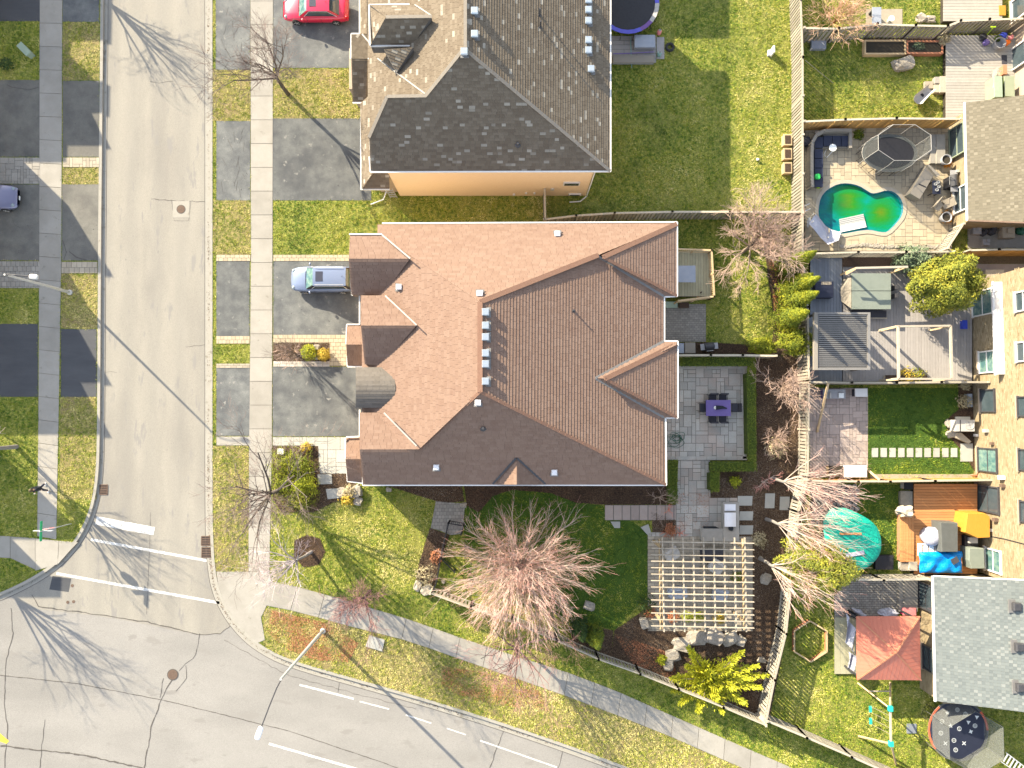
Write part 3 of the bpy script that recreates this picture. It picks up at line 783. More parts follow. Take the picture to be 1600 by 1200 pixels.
# ------------------------------------------------------------------ roofs
def shingle_face(mb, vs, n, step=0.19, tw=0.42, seed=0, lift=0.021, tint=None, check=False):
    rnd = random.Random(seed)
    n = n.normalized()
    s = (Vector((0, 0, 1)) - n * n.z)
    s = s.normalized() if s.length > 1e-5 else Vector((0, 1, 0))
    e = s.cross(n).normalized()
    o = vs[0]
    p2 = [((v - o).dot(e), (v - o).dot(s)) for v in vs]
    if area2(p2) < 0: p2 = p2[::-1]
    x0, x1 = min(p[0] for p in p2), max(p[0] for p in p2)
    w0, w1 = min(p[1] for p in p2), max(p[1] for p in p2)
    w = w0
    row = 0
    while w < w1:
        x = x0 - (rnd.random() * tw if not check else tw * (2 + row % 2)); col = 0
        while x < x1:
            t = tw * (rnd.uniform(0.8, 1.25) if not check else 1); col += 1
            q = clip_rect(p2, x, w, x + t - 0.012, w + step)
            x += t
            if not q: continue
            top, bot = [], []
            for a, b in q:
                h = 0.004 + lift * (1 - (b - w) / step)
                c = o + e * a + s * b
                top.append(c + n * h); bot.append(c - n * 0.006)
            k = len(q)
            fs = [tuple(range(k))] + [(i, k + i, k + (i + 1) % k, (i + 1) % k) for i in range(k)]
            mb.add(top + bot, fs, (rnd.random() if not check else (.72 if col % 2 else .42) + rnd.uniform(-.28, .28)) if tint is None else tint)
        w += step; row += 1

def roof(house, faces, shm, deckm, step=0.19, tw=0.42, drop=0.14, seed=1, lift=0.022, check=False):
    """faces: (picture polygon, plane[, drop]); one roof part holding its shingle courses."""
    d = MB(); sh = MB()
    for i, fc in enumerate(faces):
        pts, pl = fc[0], fc[1]
        vs = [onplane(u, v, pl) for u, v in pts]
        dr = fc[2] if len(fc) > 2 else drop
        d.prism([tuple(v) for v in vs], -dr, None)
        shingle_face(sh, vs, pl[1], step, tw, seed * 31 + i, lift, None, check)
    r = d.build('roof', M[deckm], house)
    tag(sh.build('shingles', M[shm], r), kind='stuff')
    return r
def caps(house, line3d, m_, w=0.28, L=0.42, h=0.05):
    """overlapping cap shingles along ridge or hip lines."""
    for a, b in line3d:
        q = MB()
        a, b = Vector(a), Vector(b)
        d = b - a; n = max(1, int(d.length / L))
        for k in range(n):
            p, r_ = a + d * (k / n), a + d * ((k + 1.08) / n)
            p.z += h * 0.6; r_.z += h * 0.3
            q.beam(p, r_, w, h, R(0, 1))
        tag(q.build('ridge_cap', M[m_], house), kind='stuff')
def gutter(house, pts3d, m_='white', w=0.085, h=0.10):
    q = MB()
    for a, b in zip(pts3d, pts3d[1:]): q.beam(Vector(a), Vector(b), w, h)
    return q.build('gutter', M[m_], house)
def pxl(l, z): return [P(u, v, z) for u, v in l]
def vent_box(house, c, w=0.36, h=0.2, m_='vent_metal', lid=0.44):
    q = MB(); q.box((c.x, c.y, c.z + h / 2 - 0.1), (w, w, h + 0.2)); 
    v = q.build('roof_vent', M[m_], house)
    q = MB(); q.box((c.x, c.y, c.z + h + 0.03), (lid, lid, 0.07), taper=0.8); q.build('vent_lid', M[m_], v)
    q = MB(); q.box((c.x, c.y, c.z - 0.01), (w * 1.7, w * 1.7, 0.05)); q.build('vent_flashing', M['flashing'], v)
    return v
def stack_pipe(house, c, h=0.6, r=0.06):
    q = MB(); q.tube([(c.x, c.y, c.z - 0.2), (c.x, c.y, c.z + h)], r, 8); q.lathe((c.x, c.y, c.z - 0.02), [(r * 2.6, 0), (r * 1.2, 0.12)], 10)
    return q.build('vent_pipe', M['dark_metal'], house)
def downspout(house, pts, m_='white', r=0.045):
    q = MB(); q.tube(pts, r, 6); return q.build('downspout', M[m_], house)

def ONX(u, v, X):
    d = ray(u, v); t = X / d.x; return Vector((X, d.y * t, H + d.z * t))
def wall_window(house, X, u0, u1, v0, v1, fr='white', pane='glass', style='h', name='window', depth=0.06):
    """window in a wall that faces -x: picture box with its foot at u0 and head at u1."""
    vm = (v0 + v1) / 2
    a, b = ONX(u0, vm, X), ONX(u1, vm, X)
    z0, z1 = a.z, b.z
    y0, y1 = ONX((u0 + u1) / 2, v1, X).y, ONX((u0 + u1) / 2, v0, X).y
    t = 0.08
    f = MB()
    xo = X - 0.05
    f.box((xo, (y0 + y1) / 2, z0), (0.16, y1 - y0 + 2 * t, t)); f.box((xo, (y0 + y1) / 2, z1), (0.16, y1 - y0 + 2 * t, t))
    f.box((xo, y0, (z0 + z1) / 2), (0.155, t, z1 - z0 - t)); f.box((xo, y1, (z0 + z1) / 2), (0.155, t, z1 - z0 - t))
    w = f.build(name, M[fr], house)
    q = MB(); q.box((X - 0.03, (y0 + y1) / 2, (z0 + z1) / 2), (0.03, y1 - y0 - t, z1 - z0 - t)); q.build('pane', M[pane], w)
    q = MB()
    if style == 'h': q.box((X - 0.055, (y0 + y1) / 2, (z0 + z1) / 2), (0.05, y1 - y0 - t, 0.055))
    if style == 'v': q.box((X - 0.055, (y0 + y1) / 2, (z0 + z1) / 2), (0.05, 0.055, z1 - z0 - t))
    if q.v: q.build('mullion', M[fr], w)
    q = MB(); q.box((X - 0.08, (y0 + y1) / 2, z0 - 0.08), (0.2, y1 - y0 + 0.3, 0.07)); q.build('sill', M['stucco'], w)
    return w

# ================= main house
ZE, ZR = 5.8, 9.7
ctr = P(800, 560, 0)
house = thing('house', 'large brown shingled house in the middle with barrel dormer and rear patio', 'house', (ctr.x, ctr.y, 0))
Wp = plane3(P(566, 460, ZE), P(566, 700, ZE), P(750, 540, ZR))
Ep = plane3(P(1038, 463, ZE), P(1038, 757, ZE), P(750, 540, ZR))
Np = plane3(P(597, 350, ZE), P(1057, 350, ZE), P(750, 472, ZR))
Sp = plane3(P(566, 757, ZE), P(1040, 757, ZE), P(750, 612, ZR))
zA, zB = 7.75, 7.9
A_r = [P(545, 404.5, zA), P(640, 404.5, zA)]
A_N = plane3(A_r[0], A_r[1], P(580, 367, 6.9)); A_S = plane3(A_r[0], A_r[1], P(580, 460, 6.4))
B_r = [P(564, 509, zB), P(650, 509, zB)]
B_N = plane3(B_r[0], B_r[1], P(580, 462, 6.9)); B_S = plane3(B_r[0], B_r[1], P(580, 570, 6.35))
zD = onplane(600, 702.5, Sp).z
D_N = plane3(P(562, 702.5, zD), P(652, 702.5, zD), P(590, 645, 6.35))
aE = onplane(934, 400, Ep); aN = onplane(942, 402, Np)
E1 = plane3(P(1057, 350, ZE), P(1057, 460, ZE), aN)
S1 = plane3(aE, P(1057, 463, ZE), P(1037, 463, ZE - 0.02))
b0 = onplane(930, 591, Ep)
E2 = plane3(P(1057, 538, ZE), P(1057, 652, ZE), P(945, 592, b0.z + 0.25))
S2 = plane3(b0, P(1057, 652, ZE), P(1037, 653, ZE - 0.02))
N2 = plane3(b0, P(1057, 534, ZE), P(1037, 533, ZE - 0.02))
zS = onplane(807, 718, Sp).z
SGW = plane3(P(807, 718, zS), P(807, 756, zS), P(775, 756, ZE)); SGE = plane3(P(807, 718, zS), P(807, 756, zS), P(850, 755, ZE - 0.1))
PB_N = plane3(P(543, 538, 4.4), P(567, 538, 4.4), P(555, 507, 3.7)); PB_S = plane3(P(543, 538, 4.4), P(567, 538, 4.4), P(555, 573, 3.2))
PD_N = plane3(P(541, 717, 4.6), P(567, 717, 4.6), P(555, 683, 3.9)); PD_S = plane3(P(541, 717, 4.6), P(567, 717, 4.6), P(555, 754, 3.4))
faces = [
    ([(590, 351), (1057, 349), (934, 399), (750, 472), (590, 366)], Np),
    ([(566, 462), (590, 366), (750, 472), (750, 612), (655, 702), (566, 702)], Wp),
    ([(750, 472), (934, 399), (1037, 463), (1037, 533), (929, 591), (1037, 652), (1040, 757), (750, 612)], Ep),
    ([(562, 702.5), (655, 702.5), (750, 612), (1040, 757), (567, 757)], Sp),
    ([(547, 367), (597, 367), (640, 404.5), (545, 404.5)], A_N, 1.2), ([(545, 404.5), (640, 404.5), (600, 460), (549, 460)], A_S, 0.9),
    ([(564, 462), (602, 462), (650, 509), (564, 509)], B_N, 1.1), ([(564, 509), (650, 509), (597, 570), (570, 569)], B_S, 0.9),
    ([(562, 645), (600, 645), (652, 698), (655, 702.5), (562, 702.5)], D_N, 0.4),
    ([(942, 402), (1057, 350), (1057, 462)], E1, 0.16), ([(934, 400), (942, 402), (1057, 462), (1037, 463)], S1, 0.16),
    ([(945, 592), (1057, 539), (1057, 652)], E2, 0.3), ([(930, 591), (945, 592), (1057, 652), (1037, 652)], S2, 0.3), ([(930, 591), (1037, 533), (1057, 533), (1057, 539), (945, 592)], N2, 0.3),
    ([(807, 716), (807, 757), (770, 757)], SGW, 0.2), ([(807, 718), (852, 755), (807, 757)], SGE, 0.2),
    ([(542, 507), (566, 507), (566, 538), (541, 538)], PB_N), ([(541, 538), (567, 538), (566, 573), (543, 572)], PB_S),
    ([(541, 683), (564, 683), (564, 717), (540, 717)], PD_N), ([(540, 717), (563, 717), (566, 755), (543, 751)], PD_S),
]
roof(house, faces, 'shingle_tan', 'roof_deck', 0.2, 0.42, lift=0.03)
# barrel dormer: narrow shingled strips bent over an arc
q = MB(); dk = MB()
NA = 9
def barrel(k):
    t = k / NA
    v = 574 + 63 * t
    z = 6.5 + 0.55 * math.sin(math.pi * t)
    ue = 600 + 18 * math.sqrt(max(0, 1 - (2 * t - 1) ** 2))
    return (556, v, z), (ue, v, z)
for k in range(NA):
    a, b = barrel(k); c, d = barrel(k + 1)
    pts = [P(*a), P(*b), P(*d), P(*c)]
    pl = plane3(pts[0], pts[1], pts[3])
    vs = [onplane(x[0], x[1], pl) for x in (a, b, d, c)]
    dk.prism([tuple(v) for v in vs], -0.9, None)
    shingle_face(q, vs, pl[1], 0.19, 0.4, 500 + k, 0.008)
rb = dk.build('barrel_roof', M['roof_deck_grey'], house); tag(q.build('shingles', M['shingle_barrel'], rb), kind='stuff')
rb['label'] = 'grey rounded barrel roof'
L3 = lambda pl, a, b: (onplane(*a, pl), onplane(*b, pl))
caps(house, [(P(750, 472, ZR), P(750, 612, ZR)), L3(Np, (750, 472), (934, 399)), (onplane(942, 402, E1), P(1057, 350, ZE)), (onplane(945, 592, E2), P(1057, 538, ZE))], 'cap_tan', 0.30)
caps(house, [L3(Sp, (750, 612), (1040, 757)), L3(Sp, (655, 702), (750, 612)), (onplane(942, 402, E1), P(1057, 462, ZE)), (onplane(945, 592, E2), P(1057, 652, ZE))], 'cap_tan', 0.18)
# metal valleys
q = MB()
for a, b, w_, dz in (((597, 367), (641, 404), 0.09, 0), ((602, 462), (651, 508), 0.09, 0), ((600, 645), (651, 697), 0.09, 0)):
    p, r_ = onplane(*a, Wp), onplane(*b, Wp); p.z += 0.1 ; r_.z += 0.1
    p = P(a[0], a[1], p.z + 0.65); r_ = P(b[0], b[1], r_.z + 0.6) 
    q = MB(); q.beam(p, r_, w_, 0.04); q.build('valley_flashing', M['flashing'], house)
for a, b in (((806, 716), (770, 756)), ((808, 716), (852, 756))):
    p, r_ = onplane(*a, Sp), onplane(*b, Sp); p.z += 0.04; r_.z += 0.04; q = MB(); q.beam(p, r_, 0.13, 0.04); q.build('valley_flashing', M['dark_metal'], house)
for a, b in (((934, 400), (1037, 463)), ((930, 591), (1037, 652)), ((930, 591), (1037, 533))):
    p, r_ = onplane(*a, Ep), onplane(*b, Ep); p.z += 0.03; r_.z += 0.03; q = MB(); q.beam(p, r_, 0.16, 0.03); q.build('valley_flashing', M['flashing'], house)
for l, z in (([(597, 349), (1058, 347), (1058, 463), (1038, 464), (1038, 533), (1059, 533), (1059, 653), (1040, 653), (1041, 758), (567, 758), (567, 740)], ZE - 0.02),
             ([(546, 366), (597, 366)], 6.95), ([(549, 440), (550, 461), (562, 461), (562, 507)], 5.9), ([(541, 538), (542, 507), (562, 507)], 3.75), ([(543, 556), (543, 573), (566, 573)], 3.25), ([(562, 640), (562, 682), (541, 683)], 4.1), ([(540, 684), (540, 716)], 4.1), ([(542, 725), (543, 752), (567, 755)], 3.45)):
    gutter(house, pxl(l, z))
for v in (488, 509, 527, 552, 569, 596): vent_box(house, onplane(759, v, Ep))
for (u, v), pl in (((871, 366), Np), ((624, 449), Wp), ((750, 459), Np), ((747, 629), Sp), ((682, 730), Sp), ((866, 738), Sp)): vent_box(house, onplane(u, v, pl), 0.3, 0.16, 'white_metal', 0.36)
stack_pipe(house, onplane(755, 669, Sp), 0.35, 0.08); stack_pipe(house, onplane(896, 486, Ep), 0.36, 0.05)
# walls under the roof
q = MB()
def foot(l, z=0): return [(P(u, v, z).x, P(u, v, z).y) for u, v in l]
q.prism(foot([(606, 358), (1047, 358), (1047, 455), (1027, 455), (1027, 541), (1047, 541), (1047, 645), (1030, 645), (1030, 748), (576, 748), (576, 470), (560, 470), (560, 376), (606, 376)], ZE), -0.1, 5.55)
q.build('wall', M['brick_orange'], house)
q = MB(); q.prism(foot([(549, 512), (580, 512), (580, 568), (549, 568)], 3.3), -0.1, 3.3); q.build('porch', M['stucco'], house)
q = MB(); q.prism(foot([(547, 688), (580, 688), (580, 748), (547, 748)], 3.5), -0.1, 3.4); q.build('porch', M['stucco'], house)
# doors and windows of the front and the rear (faces seen only from the side)
fx = P(576, 500, ZE).x
for v0, v1 in ((480, 500), (650, 676)):
    y0, y1 = P(576, v1, ZE).y, P(576, v0, ZE).y
    q = MB(); q.box((fx - 0.04, (y0 + y1) / 2, 4.2), (0.08, y1 - y0, 1.3)); w = q.build('window', M['white'], house)
    q = MB(); q.box((fx - 0.09, (y0 + y1) / 2, 4.2), (0.03, y1 - y0 - 0.2, 1.1)); q.build('pane', M['glass'], w)
for v0, v1 in ((425, 470),):
    pass
rx = P(1030, 700, ZE).x
for yy in (P(1030, 700, ZE).y, P(1030, 725, ZE).y):
    q = MB(); q.box((rx + 0.04, yy, 1.15), (0.08, 0.9, 2.1)); w = q.build('window', M['white'], house)
    q = MB(); q.box((rx + 0.09, yy, 1.15), (0.03, 0.7, 1.8)); q.build('pane', M['glass'], w)

# ================= north neighbour
c0 = P(780, 100, 0)
nh = thing('house', 'house with speckled grey shingle roof beside the trampoline, at top of photo', 'house', (c0.x, c0.y, 0))
NZR = 9.8
W1 = plane3(P(575, 100, ZE), P(575, 215, ZE), P(727, 76, NZR)); E1n = plane3(P(953, 0, ZE), P(953, 267, ZE), P(727, 76, NZR)); S1n = plane3(P(579, 268, ZE), P(953, 268, ZE), P(725, 76, NZR))
zn = 9.0
DS = plane3(P(603, 27, zn), P(674, 26, zn), P(610, 71, 7.6)); DN = plane3(P(603, 27, zn), P(674, 26, zn), P(620, 8, 8.3)); DW = plane3(P(603, 27, zn), P(578, 8, 8.0), P(578, 71, 7.7))
PN = plane3(P(549, 54, 4.4), P(588, 54, 4.5), P(560, 92, 4.5)); PS = plane3(P(549, 93, 4.5), P(574, 93, 4.5), P(562, 160, 3.1))
GW = plane3(P(564, 165, 3.3), P(565, 290, 3.3), P(582, 240, 4.2)); GS = plane3(P(566, 296, 3.2), P(608, 296, 3.2), P(590, 270, 4.0))
T1 = plane3(P(600, 77, 7.9), P(645, 74, 8.3), P(620, 113, 7.3))
NTOP = -170
nf = [
    ([(575, -166), (727, -94), (727, 76), (665, 150), (605, 151), (577, 215), (575, 215)], W1),
    ([(727, -94), (953, -166), (953, 267), (725, 76)], E1n),
    ([(575, -166), (953, -166), (727, -94)], plane3(P(575, -166, ZE), P(953, -166, ZE), P(727, -94, NZR))),
    ([(577, 215), (605, 151), (665, 150), (725, 76), (953, 267), (579, 268)], S1n),
    ([(578, 8), (645, 8), (674, 26), (603, 27)], DN, 0.9), ([(603, 27), (674, 26), (645, 71), (579, 71)], DS, 0.9), ([(578, 8), (603, 27), (579, 71)], DW, 0.6),
    ([(600, 77), (645, 74), (620, 113)], T1, 0.5),
    ([(563, -60), (575, -60), (575, 53), (563, 53)], plane3(P(563, 0, 3.6), P(563, 50, 3.6), P(575, 20, 4.0))),
    ([(549, 54), (590, 54), (590, 92), (549, 92)], PN), ([(549, 93), (574, 93), (572, 160), (551, 160)], PS),
    ([(563, 162), (576, 150), (578, 215), (584, 268), (566, 295)], GW), ([(584, 270), (608, 270), (608, 296), (566, 296)], GS),
]
roof(nh, nf, 'shingle_grey', 'roof_deck_grey', 0.175, 0.32, seed=5, lift=.026)
caps(nh, [(P(727, -94, NZR), P(727, 76, NZR)), L3(S1n, (725, 76), (953, 267)), L3(S1n, (725, 76), (665, 150)), L3(S1n, (605, 151), (665, 150)), L3(S1n, (605, 151), (577, 214)), (P(603, 27, zn), P(674, 26, zn))], 'cap_grey', 0.2)
for l, z in (([(954, -160), (954, 268), (579, 269), (577, 245)], ZE), ([(562, -60), (562, 53), (549, 53), (548, 92)], 4.3), ([(564, 162), (564, 296), (609, 296)], 3.2), ([(578, 71), (577, 8), (640, 7)], 8.0), ([(579, 72), (645, 72)], 7.6), ([(551, 161), (572, 161)], 3.1), ([(575, 92), (592, 92)], 5.8)):
    gutter(nh, pxl(l, z))
q = MB()
for a, b in (((590, 92), (664, 147)), ((566, 54), (578, 68)), ((648, 8), (674, 25))):
    p, r_ = onplane(*a, W1), onplane(*b, W1); p.z += 0.05; r_.z += 0.05; q = MB(); q.beam(p, r_, 0.09, 0.03); q.build('valley_flashing', M['flashing'], nh)
for u, v in ((919, 3), (919, 18), (919, 35), (919, 65), (919, 81), (923, 110), (742, 20), (742, 56)): vent_box(nh, onplane(u, v, E1n), 0.34, 0.26)
vent_box(nh, onplane(726, 84, S1n), 0.3, 0.3)
stack_pipe(nh, onplane(843, 24, E1n), 0.72, 0.05); stack_pipe(nh, onplane(844, 43, E1n), 0.72, 0.05); stack_pipe(nh, onplane(809, 226, S1n), 0.25, 0.08)
q = MB(); q.prism(foot([(625, 306), (915, 306), (915, -60), (625, -60)]), -0.1, ZE - 0.12); q.build('wall', M['brick_orange'], nh)
q = MB(); q.prism(foot([(596, 300), (624.6, 300), (624.6, -40), (596, -40)]), -0.1, 3.1); q.build('garage_wall', M['stucco'], nh)
q = MB(); q.prism(foot([(560, 168), (578, 168), (578, 108), (560, 108)]), -0.1, 2.9); q.build('porch', M['stucco'], nh)
# window and fittings on the side wall that faces down the picture
ySW = P(800, 306, 0).y
def ONY(u, v, Y):
    d = ray(u, v); t = Y / d.y; return Vector((d.x * t, Y, H + d.z * t))
for u, v, w_, h_, m_, nm in ((893, 286, 1.15, 0.55, 'white', 'window'), (898, 303, 0.9, 0.3, 'white', 'window'), (863, 295, 0.25, 0.25, 'galv', 'wall_vent'), (822, 301, 0.14, 0.2, 'white', 'wall_vent'), (835, 301, 0.14, 0.2, 'white', 'wall_vent'), (803, 303, 0.18, 0.2, 'white', 'wall_vent')):
    c = ONY(u, v, ySW)
    q = MB(); q.box((c.x, ySW - 0.05, max(c.z, 0.2)), (w_, 0.1, h_)); w = q.build(nm, M[m_], nh)
    if nm == 'window': q = MB(); q.box((c.x, ySW - 0.11, max(c.z, 0.2)), (w_ - 0.16, 0.03, h_ - 0.14)); q.build('pane', M['glass'], w)
a = P(915, 306); downspout(nh, [(a.x + .05, a.y - .1, ZE - 0.3), (a.x + 0.05, a.y - .1, 0.25), (a.x - 0.4, a.y - 0.45, 0.12), (a.x - 1.2, a.y - 0.5, 0.08)])
a = P(603, 300); downspout(nh, [(a.x + 0.2, a.y - .1, 3.0), (a.x + 0.1, a.y - .1, 0.4), (a.x - 0.15, a.y - 0.6, 0.15), (a.x - 1.1, a.y - 0.95, 0.08)])
a = P(622, 306); q = MB()
for k in range(4): q.box((a.x - 0.3, a.y - 0.15 - k * 0.02, 0.3 + k * 0.5), (0.5, 0.06, 0.05))
q.tube([(a.x - 0.55, a.y - 0.15, 0), (a.x - 0.55, a.y - 0.2, 2.2)], 0.03, 5); q.tube([(a.x - 0.05, a.y - 0.15, 0), (a.x - 0.05, a.y - 0.2, 2.2)], 0.03, 5)
single('ladder', q, M['galv'], 'small metal ladder leaning on the orange brick side wall', 'ladder')
# house beyond the top edge, whose eave throws the shadow across the neighbour's lawn
def hip_house(name, label, x0, x1, y0, y1, ze, run, tan, m_, wallm):
    """simple hipped house given in ground picture units (21.5 px per metre)."""
    g = lambda u, v, z: Vector(((u - 800) * H / F, (645 - v) * H / F, z))
    c = g((x0 + x1) / 2, (y0 + y1) / 2, 0)
    t = thing(name, label, 'house', c)
    w = min(x1 - x0, y1 - y0) / 2; rise = w * H / F * tan; rx0, rx1, ry0, ry1 = x0 + w, x1 - w, y0 + w, y1 - w
    a, b, c_2, d = g(x0, y0, ze), g(x1, y0, ze), g(x1, y1, ze), g(x0, y1, ze)
    e, f = g(rx0, ry0, ze + rise), g(rx1, ry1, ze + rise)
    q = MB(); q.add([a, b, c_2, d, e, f], [(0, 4, 1), (1, 4, 5, 2), (2, 5, 3), (3, 5, 4, 0), (0, 1, 2, 3)] if (y1 - y0) > (x1 - x0) else [(0, 4, 5, 1), (1, 5, 2), (2, 5, 4, 3), (3, 4, 0), (0, 1, 2, 3)])
    q.build('roof', M[m_], t)
    q = MB(); i = 8; q.prism([tuple(g(u, v, 0))[:2] for u, v in ((x0 + i, y0 + i), (x1 - i, y0 + i), (x1 - i, y1 - i), (x0 + i, y1 - i))], -0.1, ze - 0.05); q.build('wall', M[wallm], t)
    return t
hip_house('house', 'grey roofed house beyond the top edge of the picture', 600, 944, -560, -150, ZE, 0, 0.6, 'roof_deck_grey', 'brick_orange')
# west row beyond the left edge: only their shadows reach the picture
def gable_wing(label, yn, yr, ys, z0, zr, X=-58):
    """house front with an east-west ridge, in ground picture units."""
    g = lambda u, v, z: Vector(((u - 800) * H / F, (645 - v) * H / F, z))
    t = thing('house', label, 'house', g(-200, yr, 0))
    q = MB(); a = [g(X, yn, 0), g(X, yn, z0), g(X, yr, zr), g(X, ys, z0), g(X, ys, 0)]; b = [p_ + Vector((-17, 0, 0)) for p_ in a]
    q.add(a + b, [(4, 3, 2, 1, 0), (5, 6, 7, 8, 9), (0, 1, 6, 5), (3, 4, 9, 8)]); q.build('wall', M['brick_orange'], t)
    q = MB(); q.add([v + Vector((0.02, 0, .03)) for v in (a[1], a[2], a[3])] + [v + Vector((0, 0, .03)) for v in (b[1], b[2], b[3])], [(0, 3, 4, 1), (1, 4, 5, 2)]); q.build('roof', M['roof_deck_grey'], t)
hip_house('house', 'house beyond the left edge, topmost of the row', -420, -58, -480, -154, 6.03, 0, 0.3, 'roof_deck_grey', 'brick_orange')
hip_house('house', 'house beyond the left edge, second of the row', -480, -116, -153, 45, 6.0, 0, 0.25, 'roof_deck_grey', 'brick_orange')
hip_house('house', 'flat-fronted wing of the second house beyond the left edge', -400, -58, -88, -36, 6.03, 0, 0.1, 'roof_deck_grey', 'brick_orange')
gable_wing('gabled wing of the second house beyond the left edge', -35, 13, 36, 4.8, 6.1)
hip_house('house', 'house beyond the left edge, third of the row', -480, -116, 137, 470, 6.0, 0, 0.2, 'roof_deck_grey', 'brick_orange')
gable_wing('upper gabled wing of the third house beyond the left edge', 166, 209, 214, 4.4, 6.35)
gable_wing('second gabled wing of the third house beyond the left edge', 262, 306, 325, 4.2, 6.05)
gable_wing('third gabled wing of the third house beyond the left edge', 330, 379, 400, 4.6, 6.4)
gable_wing('lowest gabled wing of the third house beyond the left edge', 402, 459, 470, 4.6, 6.45)
hip_house('house', 'narrow house front beyond the left edge near the street sign', -440, -83, 606, 637, 6.0, 0, 0.3, 'roof_deck_grey', 'brick_orange')
hip_house('house', 'corner house beyond the left edge at the junction', -440, -113, 690, 722, 6.0, 0, 0.3, 'roof_deck_grey', 'brick_orange')

# ================= east row of houses
def ext_house(label, X0u, ytop, ybot, zeave, roofpts, pl, shm, capm, wall='brick_yellow', seed=9):
    c = P(X0u + 60, (ytop + ybot) / 2, 0)
    t = thing('house', label, 'house', (c.x, c.y, 0))
    q = MB(); a = P(X0u, ybot, 0); b = P(X0u, ytop, 0)
    q.prism([(a.x, a.y), (a.x + 16, a.y), (b.x + 16, b.y), (b.x, b.y)], -0.1, zeave - 0.1); q.build('wall', M[wall], t)
    roof(t, [(roofpts, pl)], shm, 'roof_deck_grey', 0.22, 0.2, seed=seed, check=True)
    return t, a.x
r1, X1 = ext_house('house with plain olive roof beside the pool yard', 1484, 190, 358, 2.8, [(1508, 161), (1720, 132), (1720, 352), (1512, 344)], plane3(P(1508, 162, 2.75), P(1512, 343, 2.75), P(1600, 250, 4.3)), 'shingle_olive', 'cap_slate')
gutter(r1, pxl([(1507, 160), (1511, 345)], 2.75), 'white', 0.1, 0.1)
gutter(r1, [onplane(1512, 345, plane3(P(1508, 162, 2.75), P(1512, 343, 2.75), P(1600, 250, 4.3))), onplane(1700, 352, plane3(P(1508, 162, 2.75), P(1512, 343, 2.75), P(1600, 250, 4.3)))], 'rust', 0.1, 0.14)
wall_window(r1, X1, 1484.8, 1508, 197, 243, 'sage', 'glass', 'h', 'patio_door')
wall_window(r1, X1, 1492, 1512, 292, 330, 'white', 'glass', 'h')
c = ONX(1497, 268, X1); q = MB(); q.box((X1 - 0.1, c.y, c.z), (0.2, 0.18, 0.3)); q.build('wall_lamp', M['galv'], r1)
# two-storey wall behind
a, b = P(1579, 186, 0), P(1579, -160, 0)
r0 = thing('house', 'peach two-storey house wall beside the white deck in the top right corner', 'house', (a.x + 5, a.y + 8, 0))
q = MB(); q.prism([(a.x, a.y), (a.x + 13, a.y), (b.x + 13, b.y), (b.x, b.y)], -0.1, 6.0); q.build('wall', M['stucco'], r0)
wall_window(r0, a.x, 1582, 1625, 62, 96, 'white', 'glass', 'h', 'patio_door'); wall_window(r0, a.x, 1582, 1625, -14, 20, 'white', 'glass', 'h', 'patio_door')
q = MB(); q.prism([(a.x - 0.3, a.y - .3), (a.x + 13.5, a.y - .3), (b.x + 13.5, b.y), (b.x - .3, b.y)], 6.0, 6.2); q.build('roof', M['roof_deck_grey'], r0)
# yellow brick two-storey house
XB = P(1519, 600, 0).x
yb0, yb1 = P(1519, 893, 0).y, P(1519, 442, 0).y
r2 = thing('house', 'two-storey yellow brick house with white awning box and rows of windows', 'house', (XB + 5, (yb0 + yb1) / 2, 0))
q = MB(); q.prism([(XB, yb0), (XB + 12, yb0), (XB + 12, yb1), (XB, yb1)], -0.1, 6.1); q.build('wall', M['brick_yellow'], r2)
# proud bricks give the wall its courses
q = MB(); rnd = random.Random(4)
ny = int((yb1 - yb0) / 0.24)
for row in range(67):
    for k in range(ny):
        if rnd.random() < 0.6: continue
        y = yb0 + 0.24 * (k + (0.5 if row % 2 else 0.1)) + .12
        q.box((XB + 0.008, y, 0.2 + 0.085 * row), (0.03, 0.225, 0.074), tint=rnd.random())
tag(q.build('brick', mat('brick_proud', (0.5, 0.4, 0.2), None, tint=[(0, (0.17, 0.125, 0.07)), (0.25, (0.22, 0.175, 0.105)), (1, (0.31, 0.255, 0.17))]), r2), kind='stuff')
for args in ((1520.5, 1552, 454, 492, 'white', 'glass_teal', 'h'), (1531, 1555, 549, 582, 'white', 'glass_teal', 'h'), (1534, 1555.5, 609, 643, 'dark_metal', 'glass', ''), (1530, 1559, 701, 737, 'dark_metal', 'glass_teal', 'h'), (1528, 1562, 760, 800, 'dark_metal', 'glass', 'h'), (1541, 1565, 859, 893, 'white', 'glass_teal', 'h'),
             (1588, 1612, 455, 485, 'white', 'glass', 'h'), (1590, 1614, 534, 564, 'white', 'glass', 'h'), (1592, 1616, 620, 650, 'dark_metal', 'glass', 'h'), (1594, 1618, 703, 735, 'dark_metal', 'glass', 'h'), (1596, 1620, 785, 817, 'dark_metal', 'glass', 'h')):
    wall_window(r2, XB, *args[:4], args[4], args[5], args[6], 'window' if args[0] not in (1520.5, 1528) else 'patio_door')
q = MB(); a, b = ONX(1567, 440, XB), ONX(1567, 585, XB)
q.box((XB - 0.25, (a.y + b.y) / 2, 3.2), (0.5, a.y - b.y, 0.28)); w = q.build('awning_box', M['white'], r2)
q = MB(); q.box((XB - 0.53, (a.y + b.y) / 2, 3.14), (0.06, a.y - b.y + .1, 0.14)); q.build('front_rail', M['white_metal'], w)
